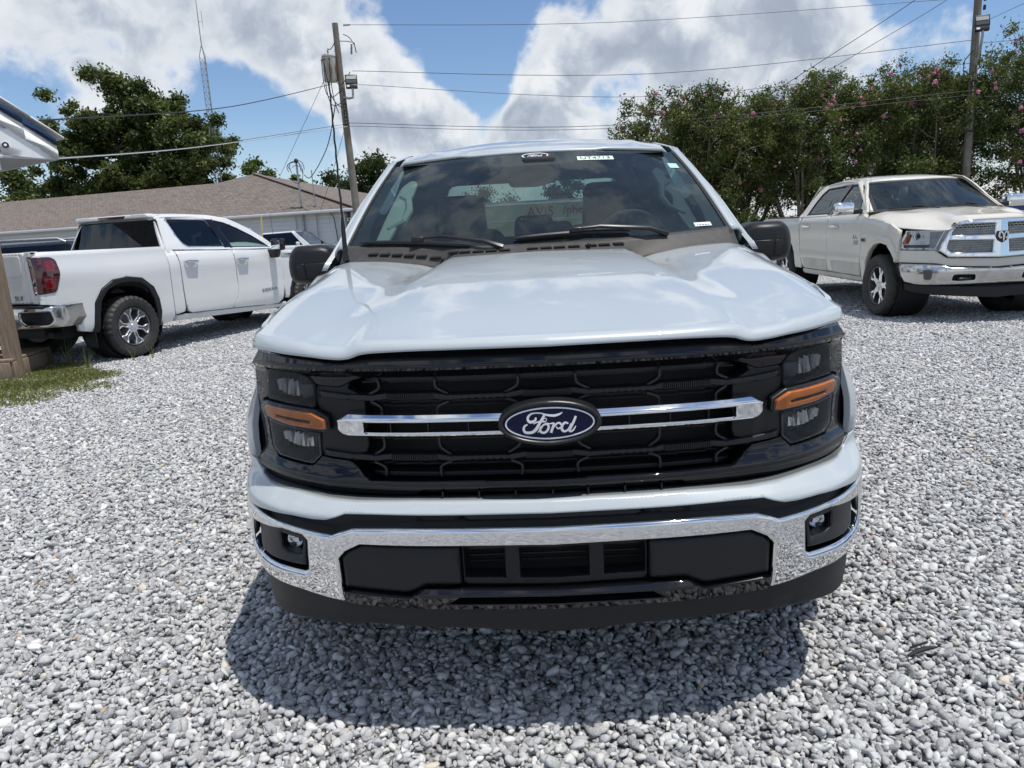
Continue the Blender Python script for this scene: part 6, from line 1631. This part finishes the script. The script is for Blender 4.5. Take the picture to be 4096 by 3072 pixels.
wire([(-7.35, 29, 6.0), BL((-1.9, -.05, 2.75))], .013, 'thin drop wire from the transformer pole to the gutter', sag=.1)
wire([(14.4, 26.0, 9.2), (13.95, 26.4, 8.6), (9.3, 27.5, 5.9), (7.8, 28, 4.9)], .016, 'left slanting wire descending into the flowering trees')
wire([(15.7, 26.0, 9.2), (15.0, 26.4, 8.5), (11.0, 27.5, 6.4), (9.5, 28, 5.6)], .013, 'right slanting wire descending into the flowering trees')
wire([(16.7, 26.9, 7.15), (18.8, 26.9, 7.2), (22, 27, 7.4)], .012, 'wire leaving the right pole floodlight towards the right edge')
wire([(16.7, 26.9, 7.85), (19.0, 26.9, 8.75), (22, 27, 9.9)], .012, 'rising wire behind the right pole floodlight')
wire([(16.65, 26.8, 5.25), (18.8, 26.8, 5.35), (22, 27, 5.7)], .022, 'thick black cable leaving the right pole below its yellow letters')

# radio tower
tw = empty('radio_tower', (-22.9, 53.0, 0), 0, label='tall thin lattice radio tower rising behind the oak', cat='radio tower')
tops = [(.24 * math.cos(a), .24 * math.sin(a)) for a in (R(90), R(210), R(330))]
for (x, y) in tops:
    MB().tube([(x, y, 0), (x, y, 14.6), (x * .15, y * .15, 15.3)], .028, 5).build('tower_leg', M['galv'], tw)
for k in range(36):
    z = k * .405; mb = MB()
    for i in range(3):
        a, b = tops[i], tops[(i + 1) % 3]; mb.tube([(*a, z), (*b, z + .405)], .014, 4); mb.tube([(*b, z), (*b[:0], b[0] * .5 + a[0] * .5, b[1] * .5 + a[1] * .5, z + .2)], .010, 4) if False else mb.tube([(*a, z), (*b, z)], .012, 4)
    mb.build('lattice_brace', M['galv'], tw)
MB().tube([(0, 0, 15.2), (0, 0, 16.8), (.02, 0, 18.6), (.03, 0, 22)], [.04, .035, .022, .012], 6).build('antenna_mast', M['galv'], tw)
MB().tube([(.02, 0, 16.9), (.28, 0, 16.9), (.28, 0, 17.6)], .018, 5).tube([(.28, 0, 16.5), (.28, 0, 17.0)], .014, 5).build('side_antenna', M['galv'], tw)

# far pole with two small transformers behind the porch
p3 = empty('utility_pole', (-24.3, 31.0, 0), 0, label='far utility pole with two small transformers, under the porch eave', cat='utility pole')
pole_mesh(0, 0, 6.5, .15, .11).build('pole', M['pole_wood'], p3, smooth=True)
for x, m_ in ((-.48, 'flood'), (.30, 'galv')): MB().lathe([(0, -.33), (.19, -.32), (.20, .30), (.21, .33), (0, .38)], 16, (x, -.1, 5.45)).build('transformer', M[m_], p3, smooth=True)
# street light on the far right side of the mid pole
yst = MB().tube([(-9.9, 24.9, 1.2), (-9.85, 25, 2.36)], .03, 6).build('marker_stick', M['yellow'], None)
setp(yst, 'thin yellow stick rising behind the left pickup roof', 'stick'); yst.location = (0, 0, 0)

# ------------------------------------------------------------------ cars in the second row
def far_car(name, loc, rz, paint, L_, W_, H_, hood_h, cab, label, cat, rails=False, extra=None, group='vehicles parked in the second row'):
    t = empty(name, loc, rz, label=label, cat=cat, group=group)
    hw = W_ / 2
    def sx(b): return np.interp(b, [.25, .5, .9, hood_h, hood_h + .05, H_ - .05, H_], [-.04, 0, .01, -.03, -.08, -.24, -.34])
    body = [(0, .35), (L_, .35), (L_, hood_h * .98), (cab[3], hood_h + .02), (cab[2], H_ - .04), (cab[1], H_), (cab[0] - .02, hood_h + .03), (.15, hood_h - .08)]
    win = [(cab[0] + .28, hood_h + .03), (cab[3] - .12, hood_h + .05), (cab[2] - .02, H_ - .10), (cab[1] + .08, H_ - .07)]
    for s in (-1, 1):
        fn = lambda a, b, w, s=s: (s * (hw + sx(b) + w), a + 0 * w, b + 0 * w)
        bd_ = panel('body_side', body, fn, paint, t, holes=[win] + [[(yc + .36 * math.cos(q), .33 + .36 * math.sin(q)) for q in np.linspace(.1, math.pi - .1, 10)] for yc in (.9, L_ - .95)], depth=.03, r=.01, step=.12)
        panel('side_window', win, lambda a, b, w, s=s: (s * (hw + sx(b) - .01 + w), a + 0 * w, b + 0 * w), M['tinted_glass'], t, depth=0, r=0, step=.2)
        for yc in (.9, L_ - .95):
            w_ = MB().lathe([(.20, .09), (.31, .10), (.335, .07), (.335, -.07), (.31, -.1)], 24, (s * (hw - .14), yc, .335), 'X').build('wheel', M['rubber'], t, smooth=True)
            MB().lathe([(0, s * .05), (.19, s * .08), (.205, s * .07)], 12, (s * (hw - .14), yc, .335), 'X').build('rim', M['alloy'], w_, smooth=True)
        box('side_mirror', (s * (hw + .08), cab[0] + .42, hood_h + .10), (.2, .10, .15), paint if extra != 'black_mirror' else M['gloss_black'], t, bevel=.03)
        if rails:
            MB().tube([(s * (hw - .30), cab[1] + .15, H_ - .02), (s * (hw - .30), cab[1] + .3, H_ + .05), (s * (hw - .30), cab[2] - .25, H_ + .045), (s * (hw - .30), cab[2] - .08, H_ - .02)], .022, 6).build('roof_rail', M['galv'], t, smooth=True)
    def rl(u, v):
        u = u * 2 - 1; Y = cab[1] + (cab[2] - cab[1]) * v; return u * (hw - .32), Y, H_ - .02 + (-.02) * v - .04 * u * u + .02 * math.sin(math.pi * v)
    grid('roof', rl, 7, 6, paint, t, thick=.02)
    grid('windshield', lambda u, v: ((u * 2 - 1) * (hw - .12 - .22 * v), cab[0] + (cab[1] - cab[0]) * v, hood_h + .03 + (H_ - .03 - hood_h - .03) * v), 5, 4, M['tinted_glass'], t)
    grid('rear_window', lambda u, v: ((u * 2 - 1) * (hw - .12 - .22 * v), cab[3] + (cab[2] - cab[3]) * v, hood_h + .03 + (H_ - .05 - hood_h - .03) * v), 5, 4, M['tinted_glass'], t)
    grid('hood', lambda u, v: ((u * 2 - 1) * (hw - .04), .12 + (cab[0] - .10) * v, hood_h - .10 + .12 * v + .03 * math.sin(math.pi * u)), 9, 6, paint, t, thick=.02)
    if cab[3] < L_ - .3: box('bed_cover', (0, (cab[3] + L_) / 2, hood_h - .02), (W_ - .16, L_ - cab[3], .03), M['satin_black'] if paint is not M['navy_car'] else paint, t, bevel=.01)
    box('front_bumper', (0, .04, .55), (W_ - .08, .14, .42), paint, t, bevel=.05); box('rear_bumper', (0, L_ - .04, .55), (W_ - .08, .14, .42), paint, t, bevel=.05)
    for s in (-1, 1):
        box('headlight', (s * (hw - .25), -.02, hood_h - .26), (.36, .08, .14), M['reflector'], t, bevel=.02)
        box('tail_lamp', (s * (hw - .14), L_ + .0, hood_h - .2), (.18, .08, .3), M['red_lens'], t, bevel=.02)
    box('underbody', (0, L_ / 2, .42), (W_ - .25, L_ - .4, .2), M['under'], t)
    return t
far_car('dark_suv', (-7.1, 13.2, 0), R(100), M['navy_car'], 4.7, 1.86, 1.64, 1.06, (1.15, 1.95, 4.2, 4.62), 'dark blue wagon with silver roof rails, seen over the left pickup bed', 'suv', rails=True)
far_car('far_pickup', (-7.6, 28.4, 0), R(84), M['white'], 5.6, 1.95, 1.80, 1.18, (1.3, 2.0, 3.4, 3.55), 'white pickup far behind, framed by the left pickup mirror', 'pickup truck')
far_car('far_van', (-5.0, 20.0, 0), R(-20), M['silver_car'], 4.8, 1.9, 1.72, 1.15, (1.2, 1.9, 3.9, 4.4), 'silver vehicle with black mirror half hidden by the front truck pillar', 'car', extra='black_mirror')
far_car('dark_red_car', (10.4, 11.6, 0), R(8), M['maroon_car'], 4.7, 1.85, 1.50, 1.12, (1.3, 2.0, 3.6, 4.1), 'dark red car showing its hood beyond the cream pickup', 'car')

# ================================================================== trees, shrubs, grass
def leaf_mat(name, c1, c2, c3, trans=.35):
    m = bpy.data.materials.new(name); m.use_nodes = True
    N = NT(m.node_tree); N.n.clear()
    at = N.new('ShaderNodeAttribute', attribute_name='Col').outputs['Fac']
    c = N.ramp(at, [(0, c1), (.5, c2), (1, c3)])
    df = N.new('ShaderNodeBsdfPrincipled', {'Base Color': c, 'Roughness': .5, 'Specular IOR Level': .35})
    tl = N.new('ShaderNodeBsdfTranslucent', {'Color': N.mixc(.5, c, (.12, .16, .02))})
    mx = N.new('ShaderNodeMixShader', {0: trans, 1: df.outputs[0], 2: tl.outputs[0]})
    N.new('ShaderNodeOutputMaterial', {'Surface': mx.outputs[0]})
    return m
M['leaf_oak'] = leaf_mat('oak_leaves', (.026, .042, .012), (.075, .105, .028), (.18, .20, .055))
M['leaf_myrtle'] = leaf_mat('myrtle_leaves', (.032, .050, .015), (.095, .13, .036), (.24, .23, .07))
M['leaf_dark'] = leaf_mat('dark_leaves', (.010, .024, .007), (.024, .048, .012), (.05, .08, .02))
M['leaf_light'] = leaf_mat('light_leaves', (.03, .06, .01), (.07, .12, .02), (.13, .17, .04))
M['grass'] = leaf_mat('grass_blades', (.08, .11, .025), (.18, .21, .055), (.38, .35, .16), .3)


def leaves(name, C, Rd, n, size, material, parent, flat=.75, droop=0.0, aspect=.55, shell=.5, **kw):
    """n leaf quads spread through ellipsoidal clumps C (k,3) with radii Rd (k,)"""
    C = np.array(C, float); Rd = np.array(Rd, float); k = len(C)
    pr = Rd ** 2.3; pr /= pr.sum(); idx = rng.choice(k, n, p=pr)
    d = rng.normal(size=(n, 3)); d /= np.linalg.norm(d, axis=1)[:, None]
    rad = np.minimum(np.abs(rng.normal(size=n)) * .42 + rng.random(n) ** .6 * .42, 1.35)
    P = C[idx] + d * (Rd[idx] * rad)[:, None] * np.array([1, 1, flat])
    P[:, 2] -= droop * rng.random(n)
    s = size * rng.uniform(.6, 1.3, n)
    nrm = rng.normal(size=(n, 3)) + d * .6 + np.array([0, 0, .5]); nrm /= np.linalg.norm(nrm, axis=1)[:, None]
    t = rng.normal(size=(n, 3)); t -= (t * nrm).sum(1)[:, None] * nrm; t /= np.linalg.norm(t, axis=1)[:, None]
    b = np.cross(nrm, t)
    L = t * s[:, None]; Wd = b * (s * aspect)[:, None]
    V = np.stack([P - L, P + Wd * .9 - L * .1, P + L, P - Wd * .9 - L * .1], 1).reshape(-1, 3)
    F = np.arange(n * 4).reshape(n, 4)
    me = np_mesh(name, V, F, False)
    clump = rng.uniform(-.22, .22, k)
    col = np.clip(rng.beta(2.2, 2.6, n) + clump[idx], 0, 1)
    ca = me.color_attributes.new('Col', 'FLOAT_COLOR', 'POINT')
    cc = np.ones((n, 4, 4), np.float32); cc[:, :, :3] = col[:, None, None]; ca.data.foreach_set('color', cc.ravel())
    return link_mesh(name, me, material, parent, **kw)


def branch_tube(mb, a, b, r0, r1, bend=.15, n=6):
    a, b = Vector(a), Vector(b); L = (b - a).length
    off = Vector(rng.normal(size=3)) * L * bend * .5
    pts = [a.lerp(b, t) + off * math.sin(math.pi * t) for t in np.linspace(0, 1, n)]
    mb.tube(pts, list(np.linspace(r0, r1, n)), 7, cap=False)
    return pts


# the big oak: clumps placed so that the outline and the gaps of the photograph appear
oak = empty('oak_tree', (-29.0, 53.0, 0), 0, label='large spreading oak behind the brown shingle roof', cat='tree')
oc = []; orr = []
spec = [(-.6, 13.0, 1.6), (1.2, 12.6, 1.7), (2.8, 11.9, 1.5), (-2.4, 12.2, 1.5), (-3.6, 11.0, 1.6), (4.3, 11.2, 1.4), (5.2, 9.9, 1.4), (5.5, 8.2, 1.4), (5.2, 6.6, 1.5), (-4.6, 9.6, 1.4), (-5.0, 8.3, 1.2), (-5.8, 6.9, 1.3), (-6.6, 5.4, 1.4), (-5.0, 5.0, 1.5),
        (0.2, 11.0, 1.6), (2.4, 10.0, 1.7), (3.6, 8.6, 1.7), (-1.8, 10.2, 1.3), (-3.2, 8.6, 1.0), (.9, 9.0, 1.2), (3.2, 6.8, 1.8), (1.0, 7.2, 1.5), (-1.4, 7.0, 1.1), (-3.4, 6.2, 1.3), (-1.6, 5.2, 1.5), (.8, 5.2, 1.6), (3.4, 5.0, 1.7), (5.6, 4.8, 1.5), (-7.2, 4.2, 1.3), (-3.6, 4.0, 1.5)]
for x, z, r in spec:
    for j in range(9):
        oc.append((x + rng.normal() * r * .5, rng.normal() * 1.9, z + rng.normal() * r * .42 - .75)); orr.append(r * rng.uniform(.32, .66))
for _ in range(120):
    a = rng.random() * 6.28; q = math.sqrt(rng.random()); oc.append((-.5 + math.cos(a) * q * 4.7, rng.normal() * 1.5, 7.7 + math.sin(a) * q * 4.2)); orr.append(rng.uniform(.45, .9))
leaves('crown', oc, orr, 150000, .15, M['leaf_oak'], oak, flat=.75, shell=.45)
mb = MB()
branch_tube(mb, (0, 0, -.2), (.2, 0, 4.2), .55, .42, .05)
for q in ((-2.8, .4, 8.6), (-1.2, -.4, 10.6), (1.4, .2, 10.8), (3.2, -.3, 9.4), (-4.2, .3, 6.4), (4.4, .2, 7.0)):
    pts = branch_tube(mb, (.15, 0, 3.8), q, .30, .10, .16, 9)
    for j in (4, 6, 8):
        for _ in range(2):
            e = pts[j] + Vector((rng.normal() * 1.4, rng.normal() * .8, abs(rng.normal()) * 1.1)); branch_tube(mb, pts[j], e, .07, .02, .2)
mb.build('trunk', M['bark'], oak, smooth=True)


def simple_tree(x, y, h, w, n, label, mat_='leaf_dark', cat='tree', base=.25, group='trees beyond the buildings', k=16, size=.17, name='tree'):
    t = empty(name, (x, y, 0), 0, label=label, cat=cat, group=group)
    C_ = []; Rr = []
    for j in range(k):
        u = rng.random(); zz = h * (base + (1 - base) * (j + .5) / k) - .3; rr = w * .5 * math.sin(math.pi * min(1, .25 + .72 * (1 - j / k)) ) * .9
        a = rng.random() * 6.28; rad = rr * rng.random() ** .5
        C_.append((math.cos(a) * rad, math.sin(a) * rad, zz)); Rr.append(w * rng.uniform(.15, .24))
    leaves('crown', C_, Rr, n, size, M[mat_], t, shell=.45)
    mb = MB(); branch_tube(mb, (0, 0, -.1), (rng.normal() * .2, 0, h * .7), w * .035 + .05, .06, .04)
    for _ in range(5):
        z0 = h * rng.uniform(.25, .6); a = rng.random() * 6.28; branch_tube(mb, (0, 0, z0), (math.cos(a) * w * .35, math.sin(a) * w * .35, z0 + h * .2), .08, .02, .15)
    mb.build('trunk', M['bark'], t, smooth=True)
    return t
simple_tree(-39.5, 54.0, 7.9, 6.5, 9000, 'dark green tree under the porch eave at the left edge', 'leaf_oak')
simple_tree(-36.6, 56.0, 7.2, 2.6, 4500, 'narrow light green tree between the porch and the oak', 'leaf_light')
simple_tree(-24.0, 62.0, 8.6, 4.2, 8000, 'small green tree just right of the radio tower foot', 'leaf_light')
simple_tree(-20.6, 66.0, 7.4, 2.6, 2500, 'tiny tree top above the peak of the brown roof', 'leaf_light')
pz = simple_tree(-14.0, 60.0, 7.9, 5.6, 9500, 'dark rounded tree behind the transformer pole', 'leaf_dark', k=22)
simple_tree(-10.4, 60.5, 6.9, 5.0, 8000, 'dark tree partly hidden by the front truck pillar', 'leaf_dark', k=18)
simple_tree(3.3, 70.0, 9.0, 4.5, 6000, 'dark tree seen through the front truck cab above the sign building', 'leaf_dark')
simple_tree(-5.5, 90.0, 6.5, 8, 4000, 'low distant tree seen through the left half of the cab', 'leaf_dark')
simple_tree(38.0, 72.0, 9.0, 12, 9000, 'distant tree mass behind the flowering trees at the right', 'leaf_dark', k=26)
simple_tree(20.0, 74.0, 7.0, 12, 9000, 'distant tree mass behind the flowering trees at the centre', 'leaf_dark', k=26)

# crape myrtles: vase of many stems, arching crown, pink panicles
bl = MB()
for k in range(16):
    a = k * 2.399; rr_ = .055 * math.sqrt(k / 16); zz = .05 * (1 - k / 16) + .02 * math.sin(k)
    s_ = .034
    c_ = Vector((rr_ * math.cos(a), rr_ * math.sin(a), zz)); bl.box(c_, (s_, s_, s_), Matrix.Rotation(k * 1.1, 3, Vector((1, .5, .3)).normalized()))
bl_me = np_mesh('blossom', bl.v, bl.f, False); bl_me.materials.append(M['blossom'])
def myrtle(x, y, h, w, n, label, nb):
    t = empty('flowering_tree', (x, y, 0), 0, label=label, cat='tree', group='crape myrtles behind the cream pickup')
    mb = MB(); C_ = []; Rr = []; tips = []
    for k in range(20):
        a = rng.random() * 6.28; b0 = Vector((math.cos(a) * .4, math.sin(a) * .35, -.05)); rad = w * .5 * math.sqrt(rng.random()) * .92
        hh = h * rng.uniform(.80, .97) * (1 - .20 * (rad / (w * .5)) ** 2)
        tp = Vector((math.cos(a) * rad, math.sin(a) * rad * .7, hh))
        pts = branch_tube(mb, b0, tp, .065, .012, .12, 9); tips.append(tp)
        for j in (3, 4, 5, 6, 7, 8):
            p = pts[j]
            for _ in range(2):
                e = p + Vector((rng.normal() * .6, rng.normal() * .5, rng.uniform(.1, .8))); branch_tube(mb, p, e, .018, .006, .2, 4)
                C_.append(e); Rr.append(rng.uniform(.30, .55))
        C_.append(tp); Rr.append(rng.uniform(.3, .5))
        # upright whips poking out of the top
        for _ in range(3):
            q = tp + Vector((rng.normal() * .40, rng.normal() * .35, rng.uniform(.15, .62)))
            branch_tube(mb, tp, q, .008, .004, .1, 3)
            for f_i in (.3, .6, .85, 1.0): C_.append(tp.lerp(q, f_i)); Rr.append(.13)
            tips.append(q)
    for _ in range(70):
        a = rng.random() * 6.28; rad = w * .5 * rng.uniform(.35, 1.0); zz = h * rng.uniform(.16, .84)
        rad *= .80 + .30 * math.sin(math.pi * zz / h)
        C_.append((math.cos(a) * rad, math.sin(a) * rad * .7, zz)); Rr.append(rng.uniform(.35, .65))
    mb.build('trunk', M['stem_bark'], t, smooth=True)
    C_ = [tuple(c) for c in C_]
    leaves('crown', C_, Rr, n, .062, M['leaf_myrtle'], t, flat=.85, shell=.5, aspect=.5)
    for k in range(nb):
        if k < nb * .4: p = Vector(tips[rng.integers(0, len(tips))]) + Vector(rng.normal(size=3) * .08)
        else:
            j = rng.integers(0, len(C_)); d = rng.normal(size=3); d[1] = -abs(d[1]) - .4; d /= np.linalg.norm(d); p = Vector(C_[j]) + Vector(d) * Rr[j] * 1.02
            p.y = min(p.y, -w * .12)
        o = bpy.data.objects.new('blossom', bl_me); COL.objects.link(o); o.parent = t; o.location = p
        s_ = rng.uniform(.7, 1.5); o.scale = (s_, s_, s_ * 1.25); o.rotation_euler = (rng.normal() * .4, rng.normal() * .4, rng.random() * 6.28)
    return t
myrtle(6.6, 28.5, 6.35, 6.4, 62000, 'leftmost crape myrtle, just right of the front truck roof', 34)
myrtle(11.2, 28.8, 6.75, 6.0, 62000, 'crape myrtle rising behind the cream pickup cab roof', 40)
myrtle(15.6, 28.6, 7.15, 6.0, 62000, 'crape myrtle directly behind the floodlight pole', 60)
myrtle(20.2, 27.8, 7.9, 6.2, 60000, 'rightmost crape myrtle at the right edge', 60)
myrtle(17.6, 33.0, 7.4, 7.0, 26000, 'crape myrtle in the second row behind the floodlight pole', 8)
myrtle(9.1, 31.5, 6.5, 6.5, 32000, 'crape myrtle in the second row behind the cab', 6)
# boxes glimpsed under the trees
for (x, y, z, s_, lb) in ((10.3, 15.5, .55, (.7, .7, 1.1), 'pale tan tank under the trees beside the chrome mirror'), (11.3, 15.2, .5, (.7, .6, 1.0), 'tan box under the trees at the far right')):
    o = box('storage_box', (0, 0, 0), s_, M['tan_stone'], None, bevel=.12, label=lb, cat='box'); o.location = (x, y, z)

# grass and weeds by the porch
def grass(name, spots, n, hh, wd, label, **kw):
    P = []
    S = np.array(spots)
    idx = rng.choice(len(S), n, p=S[:, 3] / S[:, 3].sum())
    a = rng.random(n) * 6.28; r = np.sqrt(rng.random(n)) * S[idx, 2]
    x = S[idx, 0] + np.cos(a) * r; y = S[idx, 1] + np.sin(a) * r * .8
    h = hh * rng.uniform(.35, 1.0, n) * (1 - .5 * (r / S[idx, 2]) ** 2)
    b = rng.normal(size=(n, 2)) * .55 * h[:, None]
    th = rng.random(n) * 6.28; wx = np.cos(th) * wd; wy = np.sin(th) * wd
    z0 = np.full(n, -.012)
    V = np.stack([np.stack([x - wx, y - wy, z0], 1), np.stack([x + wx, y + wy, z0], 1), np.stack([x + b[:, 0] * .4 + wx * .7, y + b[:, 1] * .4 + wy * .7, z0 + h * .6], 1), np.stack([x + b[:, 0], y + b[:, 1], z0 + h * .95], 1), np.stack([x + b[:, 0] * .4 - wx * .7, y + b[:, 1] * .4 - wy * .7, z0 + h * .6], 1)], 1).reshape(-1, 3)
    F = np.arange(n * 5).reshape(n, 5)
    me = np_mesh(name, V, F, False)
    ca = me.color_attributes.new('Col', 'FLOAT_COLOR', 'POINT'); cc = np.ones((n, 5, 4), np.float32)
    cc[:, :, :3] = np.clip(rng.beta(2, 2.4, n) + .35 * (r / S[idx, 2]) ** 2, 0, 1)[:, None, None]; ca.data.foreach_set('color', cc.ravel())
    return link_mesh(name, me, M['grass'], None, label=label, **kw)
grass('grass', [(-6.15, 6.75, .60, 3), (-5.75, 6.35, .55, 2.4), (-6.6, 6.35, .6, 2.5), (-5.45, 5.75, .50, 1.4), (-5.95, 5.65, .65, 2.4), (-5.2, 6.15, .4, .8), (-6.0, 5.1, .55, 1.6), (-5.3, 5.0, .5, .9), (-6.8, 5.4, .7, 2.2), (-4.85, 5.5, .35, .25)], 34000, .085, .005, 'green and yellowing grass patch in front of the deck', cat='grass', kind='stuff')
def weed(x, y, n, h, label, spread=.5):
    w_ = empty('weed', (x, y, 0), 0, label=label, cat='weed', group='tall weeds in the gravel'); mb = MB()
    for k in range(n):
        a = rng.random() * 6.28; hh = h * rng.uniform(.6, 1); e = Vector((math.cos(a), math.sin(a), 0)) * hh * spread * rng.uniform(.3, 1)
        mb.tube([(0, 0, -.02), Vector((0, 0, hh * .5)) + e * .4, Vector((0, 0, hh)) + e], [.004, .003, .001], 4, cap=False)
    me = np_mesh('stalks', mb.v, mb.f, True)
    ca = me.color_attributes.new('Col', 'FLOAT_COLOR', 'POINT'); cc = np.ones((len(mb.v), 4), np.float32); cc[:, :3] = .62; ca.data.foreach_set('color', cc.ravel())
    link_mesh('stalks', me, M['grass'], w_)
for (x, y, n, h, lb) in ((-6.25, 7.05, 9, .30, 'tall grass tuft right beside the wooden post base'), (-5.95, 7.0, 12, .36, 'tall grass tuft between the post and the rear wheel'), (-5.55, 6.75, 9, .26, 'grass tuft in front of the left pickup bumper'),
                      (-4.95, 5.95, 11, .20, 'lone weed growing in bare gravel right of the grass patch'), (-5.25, 7.25, 4, .2, 'thin weed in front of the rear tyre, left one'), (-5.02, 7.3, 4, .24, 'thin weed in front of the rear tyre, right one')):
    weed(x, y, n, h, lb)
# small litter in front of the truck, right side
stick = MB().tube([(-.055, -.016, .010), (-.016, .0, .016), (.022, .012, .016), (.055, .022, .012)], [.004, .008, .007, .003], 6).tube([(-.03, .02, .014), (.03, .035, .022)], .004, 5).build('burnt_stick', M['ink'], None, smooth=True)
setp(stick, 'charred dark stick lying on the gravel right of the bumper', 'stick'); stick.location = (1.17, .26, .012)
